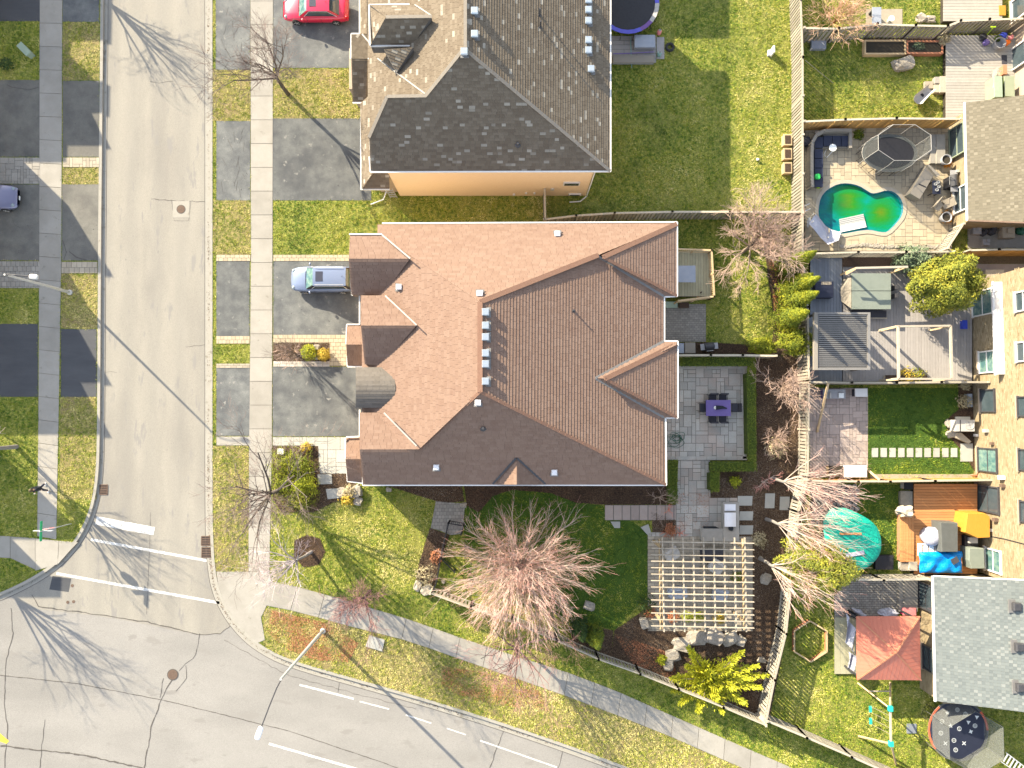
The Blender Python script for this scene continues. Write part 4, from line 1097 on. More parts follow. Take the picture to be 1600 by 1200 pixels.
for u, v, s, m_ in ((1543, 673, 0.26, 'galv'), (1552, 693, 0.2, 'rust'), (1568, 746, 0.3, 'white'), (1569, 759, 0.24, 'rust'), (1558, 812, 0.26, 'rust'), (1549, 828, 0.22, 'pale_plastic'), (1527, 680, 0.2, 'white')):
    c = ONX(u, v, XB); q = MB(); q.box((XB - s / 2, c.y, max(0.3, c.z)), (s, s * 0.9, s * 1.2)); q.build('wall_fitting', M[m_], r2)
q = MB(); q.tube([ONX(1549, 838, XB) + Vector((-.04, 0, 0)), ONX(1570, 842, XB) + Vector((-.04, 0, 0)), ONX(1605, 851, XB) + Vector((-.04, 0, 0))], 0.03, 5); q.build('cable', M['cloth_black'], r2)
q = MB(); q.prism([(XB - .4, yb0), (XB + 12, yb0), (XB + 12, yb1 + .3), (XB - .4, yb1 + .3)], 6.1, 6.25); 
q.build('roof', M['roof_deck_grey'], r2)
# slate roofed extension
SP = plane3(P(1458, 901, 2.75), P(1462, 1095, 2.75), P(1560, 1000, 4.1))
r3, X3 = ext_house('house with slate grey roof and three box vents, in the lower right', 1437, 896, 1075, 2.75, [(1458, 901), (1720, 912), (1720, 1128), (1462, 1095)], SP, 'shingle_slate', 'cap_slate', seed=15)
gutter(r3, pxl([(1457, 900), (1461, 1096)], 2.75), 'white', 0.12, 0.1)
gutter(r3, [onplane(1458, 900, SP), onplane(1720, 911, SP)], 'white', 0.08, 0.08)
wall_window(r3, X3, 1437.5, 1458, 913, 952, 'dark_metal', 'glass', 'h', 'patio_door'); wall_window(r3, X3, 1444, 1461, 1012, 1048, 'dark_metal', 'glass', 'h')
for u, v in ((1586, 947), (1590, 1010), (1592, 1073)): vent_box(r3, onplane(u, v, SP), 0.5, 0.22, 'dark_metal', 0.52)
# ------------------------------------------------------------------ fences
BOARD = {}
def board_mesh(w, t, h, m_):
    k = (w, t, round(h, 2), m_)
    if k not in BOARD:
        q = MB(); q.box((0, 0, h / 2), (w, t, h)); me = bpy.data.meshes.new('fence_board')
        me.from_pydata(q.v, [], q.f); me.materials.append(M[m_]); BOARD[k] = me
    return BOARD[k]
def fence(label, line, h=1.8, m_='fence_grey', pitch=0.225, bw=0.15, side=1, cap='fence_pale', group='board fences between the yards', post_every=2.4, post_m=None, name='fence', both=False, solid=False, capw=0.13, maxb=300):
    pts = [P(u, v, h) for u, v in line]
    c = sum(pts, Vector()) / len(pts)
    t = thing(name, label, 'fence', (c.x, c.y, 0), group)
    o = ORG[t.name]
    q = MB(); lo = MB()
    L = 0; nb = 0; extra = MB()
    for a, b in zip(pts, pts[1:]):
        q.beam((a.x, a.y, h), (b.x, b.y, h), capw, 0.05)
        for z in (0.35, h - 0.35): lo.beam((a.x, a.y, z), (b.x, b.y, z), 0.05, 0.09)
    q.build('top_rail', M[cap], t)
    lo.build('cross_rails', M[m_], t)
    for a, b in zip(pts, pts[1:]):
        d = Vector((b.x - a.x, b.y - a.y, 0)); l = d.length
        if l < 0.05: continue
        d.normalize(); nrm = Vector((-d.y, d.x, 0)); rz = math.atan2(d.y, d.x)
        n = int(l / pitch)
        for k in range(n):
            s = -1
            p = Vector((a.x, a.y, 0)) + d * ((k + 0.5) * l / n) + nrm * 0.05 * s * side
            nb += 1
            if both:      # second face of boards, over the gaps of the first
                p2 = Vector((a.x, a.y, 0)) + d * ((k + 1) * l / n) + nrm * 0.05 * side
                ob = bpy.data.objects.new('fence_board', board_mesh(bw, 0.022, h - 0.06, m_)); COL.objects.link(ob); ob.parent = t; ob.location = p2 - o; ob.rotation_euler = (0, 0, rz); nb += 1
            if nb <= maxb:
                ob = bpy.data.objects.new('fence_board', board_mesh(bw, 0.022, h - 0.06 + R(-.015, .015) if False else h - 0.06, m_))
                COL.objects.link(ob); ob.parent = t; ob.location = p - o; ob.rotation_euler = (R(-.012, .012), R(-.012, .012), rz)
            else: extra.box((p.x, p.y, (h - 0.06) / 2), (bw, 0.022, h - 0.06), rz)
        n2 = max(1, int(l / post_every))
        for k in range(n2 + 1):
            p = Vector((a.x, a.y, 0)) + d * (k * l / n2)
            s = MB(); s.box((p.x, p.y, (h + 0.12) / 2), (0.10, 0.10, h + 0.12)); s.box((p.x, p.y, h + 0.14), (0.14, 0.14, 0.05))
            s.build('post', M[post_m or cap], t)
    if extra.v: tag(extra.build('more_boards', M[m_], t), kind='stuff')
    return t
fence('long weathered fence along the east edge of the lawn, upper stretch by the pool yard', [(1249, -70), (1251, 0), (1254, 90), (1254, 395)], both=True, side=-1, pitch=.24, bw=.16)
fence('weathered fence behind the cedar row, between lawn and grey deck', [(1254, 396), (1262, 480), (1264, 592)], both=True, pitch=.24, bw=.16)
fence('weathered fence behind the mulch bed with three whitish trees', [(1264, 598), (1262, 745), (1248, 800), (1242, 870), (1237, 905), (1228, 990), (1210, 1062), (1196, 1132)], pitch=.235, bw=.17, side=-1)
fence('slatted fence along the curved sidewalk, from boulders to yellow juniper', [(672, 927), (735, 950), (800, 972), (870, 1001), (935, 1030), (1000, 1053), (1060, 1077), (1130, 1105), (1196, 1133)], h=1.85, pitch=0.25, bw=0.15, capw=.09)
fence('slatted fence along the sidewalk below the hexagonal sandbox', [(1198, 1126), (1260, 1152), (1330, 1182), (1420, 1222), (1520, 1268)], h=1.8, pitch=0.2, bw=0.17)
fence('grey fence between the brown house and the top neighbour, ending at pink-twigged tree', [(850, 343), (900, 337), (960, 333), (1050, 331), (1140, 331), (1253, 331)], h=1.7, both=True, pitch=.26, bw=.17)
fence('short fence and gate beside the orange brick side wall', [(851, 289), (852, 343)], h=1.7)
fence('grey fence across the top right, behind the raised garden beds', [(1256, 44), (1310, 45), (1370, 38), (1430, 40), (1480, 41), (1500, 33), (1545, 31), (1600, 29), (1680, 26)], pitch=0.28, bw=0.17, both=True)
fence('warm orange fence behind the wicker sofa and oval trampoline', [(1256, 190), (1320, 187), (1400, 185), (1500, 186)], m_='fence_warm', pitch=0.155, bw=0.15)
fence('fence between the pool yard and the grey deck', [(1272, 396), (1340, 394), (1415, 394), (1490, 393)], pitch=0.2, bw=0.15)
fence('orange fence at the right edge below the cluttered side yard', [(1514, 391), (1560, 390), (1620, 390), (1680, 391)], m_='fence_warm', pitch=0.155, bw=0.15)
fence('brown horizontal-looking fence piece beside the olive roofed house', [(1480, 388), (1505, 350)], pitch=0.2)
fence('thin fence between the grey deck and the stepping stone lawn', [(1264, 597), (1330, 598), (1400, 598), (1470, 597), (1543, 597)], cap='fence_pale', pitch=0.155, bw=0.15)
fence('golden fence between the stepping stone lawn and the cedar deck', [(1270, 752), (1340, 752), (1390, 752), (1460, 751), (1553, 750)], m_='fence_warm', pitch=0.155, bw=0.15)
fence('slatted pale fence between the teal pool cover and the red gazebo yard', [(1318, 906), (1380, 906), (1452, 905)], m_='fence_pale', pitch=0.26, bw=0.16)
fence('thin fence between the rear patio with bins and the hedged stone patio', [(1058, 555), (1110, 555), (1160, 555), (1212, 556)], h=1.7, pitch=0.2)

# black iron fence and gate beside the side patio
def iron_fence(label, line, h=1.35, name='iron_fence', cat='fence', pitch=0.13):
    pts = [P(u, v, h) for u, v in line]; c = sum(pts, Vector()) / len(pts)
    t = thing(name, label, cat, (c.x, c.y, 0))
    q = MB()
    for a, b in zip(pts, pts[1:]):
        for z in (h, h - 0.18, 0.15): q.beam((a.x, a.y, z), (b.x, b.y, z), 0.035, 0.035)
    q.build('rails', M['black'], t)
    q = MB()
    for a, b in zip(pts, pts[1:]):
        l = (b - a).length; n = int(l / pitch)
        for k in range(n):
            p = a + (b - a) * ((k + .5) / n); q.box((p.x, p.y, h / 2 + .05), (0.02, 0.02, h))
    tag(q.build('bars', M['black'], t), kind='stuff')
    for p in pts:
        s = MB(); s.box((p.x, p.y, h / 2 + 0.05), (0.07, 0.07, h + 0.1)); s.build('post', M['black'], t)
    return t
iron_fence('black iron fence running from the side patio gate to the white boulders', [(700, 818), (690, 860), (680, 915), (674, 926)])
iron_fence('black iron gate standing open on the grey side patio', [(700, 818), (724, 822), (720, 836)], name='iron_gate', cat='gate')
iron_fence('short black iron fence panel beside the big pink-twigged tree', [(692, 860), (688, 872), (710, 894)], h=0.9, name='iron_fence')

# ------------------------------------------------------------------ trees
def bare_tree(name, label, base, height, radius, m_, fork=1.2, limbs=6, seed=1, lean=(0, 0), trunk=0.16, levels=4, up=0.7, twig=0.010, kids=3, droop=0.0, spread=None, trunk_m=None, group=None, stems=False):
    """trunk plus a crown of real branches and twigs."""
    rnd = random.Random(seed)
    t = thing(name, label, 'tree' if 'tree' in name else 'shrub', (base.x, base.y, 0), group)
    top = Vector((base.x + lean[0] * 0.3, base.y + lean[1] * 0.3, fork))
    if not stems:
        q = MB(); q.tube([base, base + (top - base) * 0.5 + Vector((R(-.05, .05), R(-.05, .05), 0)), top], [trunk * 1.25, trunk, trunk * 0.85], 8, 0.0)
        q.build('trunk', M[trunk_m or m_], t)
    q = MB()
    def branch(p, d, L, r, lev):
        n = 3 if lev > 1 else 2
        pts, rad = [p], [r]
        dd = d.copy(); pp = p.copy()
        for k in range(n):
            dd = (dd + Vector((rnd.gauss(0, .13), rnd.gauss(0, .13), rnd.gauss(0, .08) + (0.10 * up if lev > 1 else 0) - droop * (levels - lev) * 0.12))).normalized()
            pp = pp + dd * L / n; pts.append(pp.copy()); rad.append(max(twig * 0.6, r * (1 - 0.55 * (k + 1) / n)))
        q.tube(pts, rad, 5 if lev >= levels - 1 else (4 if lev > 1 else 3), min(1, 0.15 + 0.85 * (levels - lev) / levels), cap=False)
        if lev <= 0: return
        kk = kids + (1 if rnd.random() < 0.5 else 0)
        for k in range(kk):
            f = 0.3 + 0.7 * (k + rnd.random()) / kk
            i = min(n - 1, int(f * n)); base_p = pts[i].lerp(pts[i + 1], f * n - i)
            a = dd.orthogonal().normalized(); a.rotate(Matrix.Rotation(rnd.uniform(0, 2 * math.pi), 3, dd))
            nd = (dd * rnd.uniform(0.75, 1.3) + a * rnd.uniform(0.45, 0.9)).normalized()
            branch(base_p, nd, L * rnd.uniform(0.5, 0.72), max(twig, rad[i] * 0.55), lev - 1)
    for k in range(limbs):
        th = 2 * math.pi * (k + rnd.uniform(-.25, .25)) / limbs
        ring = rnd.choice((0.35, 0.75, 1.0)) if k % 3 else 0.25
        hr = Vector((math.cos(th), math.sin(th), 0)) * radius * ring * 0.62 + Vector((lean[0], lean[1], 0)) * 0.5
        tgt = top + hr + Vector((0, 0, (height - fork) * rnd.uniform(0.42, 0.62)))
        d = (tgt - top); L = d.length
        p0 = top if not stems else base + Vector((math.cos(th), math.sin(th), 0)) * 0.15 * radius * ring
        branch(p0, d.normalized(), L, trunk * (0.55 if not stems else 0.3), levels - 1)
    tag(q.build('crown', M[m_], t), kind=None)
    return t
def B(u, v): return P(u, v, 0)
def fan_tree(label, base, height, radius, m_, fork, n, seed, trunk=0.18, lean=(0, 0), group=None, trunk_m=None, name='ornamental_tree', steep=0.0, sub=9):
    """many nearly straight limbs fanning out of one low fork, each feathered with thin twigs that run outward."""
    rnd = random.Random(seed)
    t = thing(name, label, 'tree', (base.x, base.y, 0), group)
    top = Vector((base.x, base.y, fork))
    q = MB(); q.tube([base, (base + top) / 2 + Vector((.04, .03, 0)), top, top + Vector((0.03, 0.02, .5))], [trunk * 1.3, trunk, trunk * .85, trunk * .5], 8, 0.0); q.build('trunk', M[trunk_m or m_], t)
    q = MB()
    def limb(p, e, r0, r1, sag, tint, k=5, sides=4):
        L = (e - p).length; side = Vector((rnd.gauss(0, 1), rnd.gauss(0, 1), rnd.gauss(0, .5))) * L * .045
        pts, rad = [], []
        for i in range(k + 1):
            f = i / k; w = math.sin(math.pi * f)
            pts.append(p.lerp(e, f) + side * w + Vector((0, 0, sag * w))); rad.append(r0 + (r1 - r0) * f)
        q.tube(pts, rad, sides, tint, cap=False); return pts
    for i in range(n):
        a = 2.399963 * i + rnd.uniform(-.2, .2); f = ((i + .5) / n) ** .62
        rr = radius * f * rnd.uniform(.82, 1.1)
        zz = fork + (height - fork) * (1 - .55 * f ** 2.2 + steep * 0) * rnd.uniform(.85, 1.05)
        e = Vector((base.x + math.cos(a) * rr + lean[0], base.y + math.sin(a) * rr + lean[1], zz))
        d = (e - top)
        ps = limb(top - Vector((0, 0, rnd.uniform(0, .3))), e, trunk * rnd.uniform(.16, .30), .010, .30 * f, .25)
        for s in range(sub):
            g = .22 + .72 * (s + rnd.random()) / sub; j = min(4, int(g * 5)); p = ps[j].lerp(ps[j + 1], g * 5 - j)
            o_ = (d.normalized() + Vector((rnd.gauss(0, .28), rnd.gauss(0, .28), rnd.gauss(.05, .22)))).normalized()
            L = d.length * rnd.uniform(.16, .36) * (1.25 - .5 * g)
            e2 = p + o_ * L; ps2 = limb(p, e2, .011, .006, .03, .55, 3, 3)
            for w in range(3):
                pp = ps2[1].lerp(ps2[3], rnd.random()); o2 = (o_ + Vector((rnd.gauss(0, .32), rnd.gauss(0, .32), rnd.gauss(0, .25)))).normalized()
                limb(pp, pp + o2 * L * rnd.uniform(.35, .7), .006, .004, .01, .75 + .25 * rnd.random(), 2, 3)
    q.build('crown', M[m_], t)
    return t
bare_tree('street_tree', 'bare dark street tree by the driveway between red car and sidewalk', B(450, 147), 7.6, 3.8, 'bark_grey', 2.4, 8, 11, trunk=0.13, levels=5, kids=3, up=0.5, twig=0.008)
bare_tree('street_tree', 'bare dark street tree spreading over the sidewalk and evergreen shrubs', B(438, 765), 7.8, 5.0, 'bark_grey', 1.9, 10, 14, trunk=0.16, levels=5, kids=3, up=0.4, twig=0.008)
bare_tree('weeping_tree', 'small pale weeping tree in the round mulch ring', B(487, 862), 4.0, 3.2, 'bark_light', 1.6, 15, 21, lean=(-1.9, -0.8), trunk=0.10, levels=4, kids=3, up=0.1, droop=0.3, twig=0.006)
bare_tree('street_tree', 'small bare purplish tree beside the curved sidewalk and street lamp', B(578, 923), 5.6, 2.4, 'bark_purple', 1.7, 10, 33, trunk=0.10, levels=4, kids=4, up=0.6, twig=0.009)
fan_tree('largest bare tree with whitish pink-tipped branches on the side lawn', B(812, 880), 6.4, 5.2, 'bark_pale', 1.1, 120, 41, trunk=0.20, sub=16)
bare_tree('street_tree', 'bare reddish tree on the grass between sidewalk and wide road', B(808, 1000), 6.0, 4.4, 'bark_purple', 1.8, 11, 52, trunk=0.11, levels=5, kids=3, up=0.5, twig=0.006)
bare_tree('ornamental_tree', 'dense bare tree with pinkish twigs at the end of the grey fence', B(1160, 393), 4.4, 3.5, 'twig_tan', 1.0, 17, 61, lean=(0.6, 0.4), trunk=0.14, levels=4, kids=5, up=0.4, twig=0.010)
bare_tree('bare_shrub', 'dense tan bare shrub beside the hedge and the fence corner', B(1217, 608), 3.0, 2.5, 'twig_tan', 0.5, 18, 71, trunk=0.07, levels=4, kids=3, up=0.4, twig=0.010)
bare_tree('bare_shrub', 'small whitish bare shrub in the mulch bed above the stepping slabs', B(1190, 752), 1.6, 1.2, 'bark_pale', 0.4, 7, 75, trunk=0.05, levels=3, kids=3, up=0.2, twig=0.012)
for i, (u, v, lab) in enumerate(((1205, 748, 'topmost of three slender whitish red-tipped trees along the fence'), (1197, 811, 'middle one of three slender whitish red-tipped trees along the fence'), (1187, 873, 'lowest of three slender whitish red-tipped trees along the fence'))):
    fan_tree(lab, B(u, v), 6.6, 2.6, 'bark_pale', 2.2, 22, 81 + i, trunk=0.11, lean=(2.2, -.4), sub=8, group='slender bare trees along the fence', trunk_m='bark_light', name='vase_tree', steep=.3)
bare_tree('bare_shrub', 'large rusty tan shrub in the top right yard corner', B(1298, 40), 3.2, 2.2, 'twig_orange', 0.3, 22, 91, trunk=0.05, levels=4, kids=3, up=0.5, twig=0.012)
bare_tree('bare_shrub', 'bare tan shrub in the front planter bed beside the white rocks', B(462, 552), 1.6, 1.5, 'twig_tan', 0.3, 9, 95, trunk=0.05, levels=3, kids=4, up=0.2, twig=0.010)
bare_tree('bare_shrub', 'small red-twigged tree at the corner of the stone path', B(1026, 775), 3.2, 1.7, 'twig_tan', 0.8, 6, 99, trunk=0.05, levels=3, kids=3, up=0.3, twig=0.008)
bare_tree('ornamental_tree', 'slender dark bare tree rising from the front planter bed', B(470, 556), 4.6, 1.3, 'bark_grey', 0.8, 6, 98, trunk=0.07, levels=4, kids=3, up=0.9, twig=0.007)
bare_tree('street_tree', 'bare pale-branched tree at the left edge above the pedestrian', B(26, 698), 6.8, 2.8, 'bark_light', 2.3, 7, 103, trunk=0.14, levels=4, kids=3, up=0.6, twig=0.009)
for i, (u, v) in enumerate(((92, -72), (-62, 850), (-150, 560))):
    bare_tree('street_tree', ('bare tree beyond the top edge whose shadow crosses the street', 'bare tree beyond the left edge whose shadow fans over the junction', 'bare tree beyond the left edge between the houses')[i], B(u, v), 7.6, 3.4, 'bark_grey', 2.3, 8, 111 + i, trunk=0.15, levels=4, kids=3, up=0.6, twig=0.008)
bare_tree('bare_shrub', 'low tan shrub in the yard beside the stone patio hedge', B(1206, 690), 1.7, 1.3, 'twig_tan', 0.1, 26, 131, trunk=0.03, levels=3, kids=3, up=0.3, twig=0.010)

def crown_pts(rnd, n, fn):
    out = []
    while len(out) < n:
        d = Vector((rnd.gauss(0, 1), rnd.gauss(0, 1), rnd.gauss(0, 1))).normalized()
        out.append(fn(d, rnd))
    return out
def leafy(name, label, base, size, m_, n=900, leaf=0.12, seed=1, shape='dome', lean=(0, 0), group=None, cat='shrub', trunk=0.06, rough=0.25, tbias=0.0, aniso=1.0, rz=0.0):
    """evergreen or leafy plant: leaf clumps through the outer volume, dark inside."""
    rnd = random.Random(seed)
    t = thing(name, label, cat, (base.x, base.y, 0), group)
    sx, sy, sz = size
    q = MB(); q.tube([base, base + Vector((lean[0] * .4, lean[1] * .4, sz * 0.7))], [trunk, trunk * 0.4], 6); q.build('trunk', M['bark_grey'], t)
    q = MB(); cr, sr = math.cos(rz), math.sin(rz)
    for i in range(n):
        d = Vector((rnd.gauss(0, 1), rnd.gauss(0, 1), rnd.gauss(0, 1))).normalized()
        k = rnd.random() ** 0.33
        lump = 1 + rough * noise.noise(d * 2.2 + Vector((seed, seed * .3, 0))) * 1.6
        if shape == 'cone':
            h = rnd.random() ** 0.75; r_ = (1 - h) ** 0.8 * (0.55 + 0.45 * k) * lump; a = rnd.uniform(0, 2 * math.pi)
            x, y, z = math.cos(a) * sx / 2 * r_, math.sin(a) * sy / 2 * r_, sz * (0.04 + 0.96 * h)
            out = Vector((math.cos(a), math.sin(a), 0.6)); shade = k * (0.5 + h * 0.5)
        elif shape == 'box':
            x, y, z = (rnd.uniform(-.5, .5) * sx, rnd.uniform(-.5, .5) * sy, rnd.uniform(0.1, 1) ** 0.6 * sz)
            if rnd.random() < 0.6: z = sz * rnd.uniform(0.88, 1.03)
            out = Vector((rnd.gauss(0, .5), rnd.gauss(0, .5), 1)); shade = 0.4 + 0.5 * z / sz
        else:
            if d.z < -0.3: d.z = -d.z
            kk = (0.55 + 0.45 * k) * lump
            x, y, z = d.x * sx / 2 * kk, d.y * sy / 2 * kk, sz * 0.42 + d.z * sz * 0.58 * kk
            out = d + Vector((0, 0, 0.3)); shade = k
        c = Vector((base.x + x * cr - y * sr + lean[0] * max(z, 0) / sz, base.y + x * sr + y * cr + lean[1] * max(z, 0) / sz, max(0.05, z)))
        out = (out + Vector((rnd.gauss(0, .45), rnd.gauss(0, .45), rnd.gauss(0, .45)))).normalized()
        a = out.orthogonal().normalized(); a.rotate(Matrix.Rotation(rnd.uniform(0, 6.28), 3, out)); b = out.cross(a)
        l = leaf * rnd.uniform(0.6, 1.4)
        tip = c + a * l * 1.3 + out * l * 0.5
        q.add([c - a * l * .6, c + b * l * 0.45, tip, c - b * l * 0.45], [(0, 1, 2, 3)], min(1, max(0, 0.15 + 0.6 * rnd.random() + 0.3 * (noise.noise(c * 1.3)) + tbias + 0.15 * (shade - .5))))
    q.build('foliage', M[m_], t)
    return t
# cedar row leaning past the fence
for i, (u, v, s, hh, lab) in enumerate(((1220, 421, 46, 5.6, 'topmost cone-shaped cedar of the row by the fence'), (1228, 446, 34, 4.2, 'second cedar of the row, half hidden behind its neighbours'), (1222, 458, 44, 5.9, 'third cone-shaped cedar, its tip over the grey deck'), (1222, 478, 46, 5.7, 'fourth cone-shaped cedar of the row by the fence'), (1216, 502, 50, 4.9, 'lowest cone-shaped cedar, the broadest and brightest of the row'))):
    leafy('cedar_tree', lab, B(u + 2, v), (s * .82 / 21.5, s * .78 / 21.5, hh), 'leaf_cedar', 7000, 0.065, 200 + i, 'cone', rough=.45, cat='tree', group='cedar row beside the fence')
leafy('evergreen_shrub', 'loose bright green shrub below the cedar row, over the fence end', B(1232, 538), (2.9, 1.9, 2.2), 'leaf_cedar', 5500, 0.06, 210, rough=0.5)
leafy('round_shrub', 'small round clipped green shrub at the end of the rear lawn', B(1186, 543), (1.9, 1.4, 1.3), 'leaf_cedar', 2600, 0.06, 211)
leafy('evergreen_tree', 'large round yellow-green tree over the grey deck', B(1444, 454), (4.3, 3.9, 4.6), 'leaf_pine', 20000, 0.09, 212, cat='tree', rough=0.28)
leafy('evergreen_shrub', 'grey-green shrub beside the hot tub and the large yellow-green tree', B(1412, 412), (2.4, 1.9, 2.0), 'leaf_blue', 2600, 0.09, 213, rough=0.4)
leafy('evergreen_tree', 'bushy yellow-green evergreen between teal pool cover and whitish trees', B(1248, 868), (4.0, 3.1, 6.0), 'leaf_pine', 18000, 0.08, 214, cat='tree', rough=0.3)
leafy('cedar_tree', 'dark cedar beside the slatted fence, left of the pair', B(903, 975), (1.4, 1.4, 3.6), 'leaf_dark', 2200, 0.09, 215, 'cone', cat='tree')
leafy('cedar_tree', 'green cedar beside the slatted fence, right of the pair', B(925, 985), (1.6, 1.5, 3.8), 'leaf_cedar', 2600, 0.09, 216, 'cone', cat='tree', tbias=-0.2)
# golden juniper with long arms
jb = B(1105, 1055); rnd = random.Random(5)
jt = thing('juniper', 'sprawling bright yellow-green juniper with long arms over the fence', 'shrub', (jb.x, jb.y, 0))
q = MB(); fo = MB()
for k, (u, v, z) in enumerate(((1075, 1012, 1.6), (1160, 1018, 1.8), (1185, 1040, 1.4), (1190, 1075, 1.3), (1165, 1100, 1.2), (1130, 1115, 1.6), (1090, 1112, 1.4), (1062, 1100, 1.2), (1048, 1060, 1.5), (1050, 1080, 1.1), (1110, 1050, 2.2), (1125, 1075, 2.0), (1085, 1070, 1.8), (1100, 1035, 1.7), (1140, 1045, 2.0), (1150, 1075, 1.7), (1072, 1040, 1.5), (1170, 1060, 1.5), (1120, 1095, 1.7), (1200, 1055, 1.1))):
    e = P(u, v, z); s0 = jb + Vector((0, 0, 0.3)); mid = (s0 + e) / 2 + Vector((0, 0, 0.25))
    q.tube([s0, mid, e], [0.05, 0.035, 0.012], 5)
    for j in range(620):
        f = 0.15 + 0.85 * rnd.random(); p = (s0 * (1 - f) ** 2 + mid * 2 * f * (1 - f) + e * f * f)
        d = (e - s0).normalized(); sd = Vector((rnd.gauss(0, 1), rnd.gauss(0, 1), rnd.gauss(0, .6))); w_ = 0.34 * (1.15 - f)
        c = p + sd * w_; a = (d + sd * 0.5).normalized(); b = a.cross(Vector((0, 0, 1))).normalized(); l = rnd.uniform(.06, .14)
        fo.add([c - a * l, c + b * l * .35, c + a * l * 1.2 + Vector((0, 0, .03)), c - b * l * .35], [(0, 1, 2, 3)], min(1, max(0, .35 + .6 * rnd.random() + 0.3 * sd.z)))
q.build('branches', M['bark_grey'], jt); fo.build('foliage', M['leaf_juniper'], jt)
# front evergreen mass: separate shrubs
for i, (u, v, sx, sy, sz, m_, lab) in enumerate((
    (452, 722, 2.0, 1.7, 1.3, 'leaf_cedar', 'green juniper shrub by the white box and front flagstones'), (478, 728, 1.6, 1.9, 1.5, 'leaf_cedar', 'green shrub beside the flagstone walk, right of the juniper'),
    (448, 752, 1.8, 1.9, 1.0, 'leaf_cedar', 'low spreading green shrub under the bare street tree'), (480, 755, 1.5, 1.2, 1.1, 'leaf_juniper', 'small yellow-green shrub beside the upper stepping slab'),
    (470, 782, 2.2, 1.7, 0.9, 'leaf_pine', 'mixed low shrub at the corner of the front lawn'))):
    leafy('evergreen_shrub', lab, B(u, v), (sx, sy, sz), m_, 2600, 0.055, 230 + i, rough=0.8)
leafy('round_shrub', 'round yellow-green ball shrub in the front planter bed', B(486, 552), (1.15, 1.15, 1.0), 'leaf_juniper', 1500, 0.05, 240)
leafy('round_shrub', 'round golden brown shrub in the front planter bed', B(507, 555), (0.95, 0.95, 0.7), 'leaf_yellow', 1200, 0.05, 241)
for i, (u, v, s, m_, lab) in enumerate(((480, 698, 0.7, 'leaf_yellow', 'small golden shrub beside the flagstone walk'), (548, 768, 0.95, 'leaf_straw', 'upper clump of yellow-orange grass among the white boulders'), (545, 779, 0.9, 'leaf_yellow', 'lower clump of yellow-orange grass among the white boulders'), (1183, 842, 1.0, 'leaf_straw', 'golden dried grass clump beside the stone slabs'),
        (1147, 752, 0.75, 'leaf_juniper', 'small bright green plant in the dark mulch bed'), (1352 + 60, 588, 1.2, 'leaf_yellow', 'yellow and green bush in the deck planter'), (1428, 588, 1.2, 'leaf_pine', 'green bush in the deck planter, beside the yellow one'),
        (666, 897, 1.5, 'leaf_straw', 'straw-coloured dried bush above the two white boulders'), (683, 868, 0.9, 'leaf_rust', 'rusty dried plant beside the iron fence'), (1046, 828, 0.9, 'leaf_rust', 'pinkish red twiggy plant beside the stone path'), (1474, 257, 0.75, 'leaf_orange', 'orange flowers in a pot by the upper wall'), (1475, 342, 0.8, 'leaf_orange', 'orange flowers in the tapered pot'), (1008, 940, 1.4, 'leaf_dark', 'dark purple-black shrub at the corner of the pergola patio'), (1016, 955, 0.8, 'leaf_rust', 'dry reddish shrub beside the pergola boulder'), (10 + 4, 104, 0.9, 'leaf_dark', 'dark round shrub on the lawn in the top left corner'), (1208, 700, 1.5, 'leaf_straw', 'pale straw-coloured shrub beside the tall hedge'), (1470, 66, 0.9, 'leaf_straw', 'dry shrub with yellow leaves beside the raised garden bed'),
        (1033, 1029, 0.7, 'leaf_juniper', 'small yellow-green plant among the curved boulders'), (1302, 209, 0.8, 'green_leafy', 'green potted plant beside the wicker sofa'), (1502, 627, 0.9, 'leaf_straw', 'straw-coloured grass clump by the brick house wall'), (1505, 602, 0.7, 'leaf_straw', 'small dry shrub in the shaded corner by the fence'))):
    if m_ == 'green_leafy': u, v, m_ = 1338, 213, 'leaf_cedar'
    leafy('low_shrub', lab, B(u, v), (s, s, s * 0.7), m_, 420, 0.07, 250 + i, rough=0.5, trunk=0.03)
# red-twig plants on the path
for i, (u, v, s) in enumerate(((1042, 830, 0.7), (1062, 832, 0.6), (1044, 795, 0.5))):
    bare_tree('bare_shrub', ('orange-pink twig clump left of the flat stone by the path', 'orange-pink twig clump right of the flat stone by the path', 'orange-pink twig clump on the slab path')[i], B(u, v), 0.7, s, mat('twig_pink', (0.6, 0.25, 0.18), None, tint=[(0, (0.45, 0.2, 0.12)), (1, (0.70, 0.24, 0.16))]), 0.1, 8, 300 + i, trunk=0.03, levels=2, kids=3, up=0.1, twig=0.012) if False else None
M['twig_pink'] = mat('twig_pink', (0.6, 0.25, 0.18), None, tint=[(0.0, (0.45, 0.2, 0.12)), (1.0, (0.70, 0.24, 0.16))])
for i, (u, v, s) in enumerate(((1042, 830, 0.7), (1062, 832, 0.6), (1044, 795, 0.5))):
    bare_tree('bare_shrub', ('orange-pink twig clump left of the flat stone by the path', 'orange-pink twig clump right of the flat stone by the path', 'orange-pink twig clump on the slab path')[i], B(u, v), 0.7, s, 'twig_pink', 0.1, 8, 300 + i, trunk=0.03, levels=2, kids=3, up=0.1, twig=0.012)
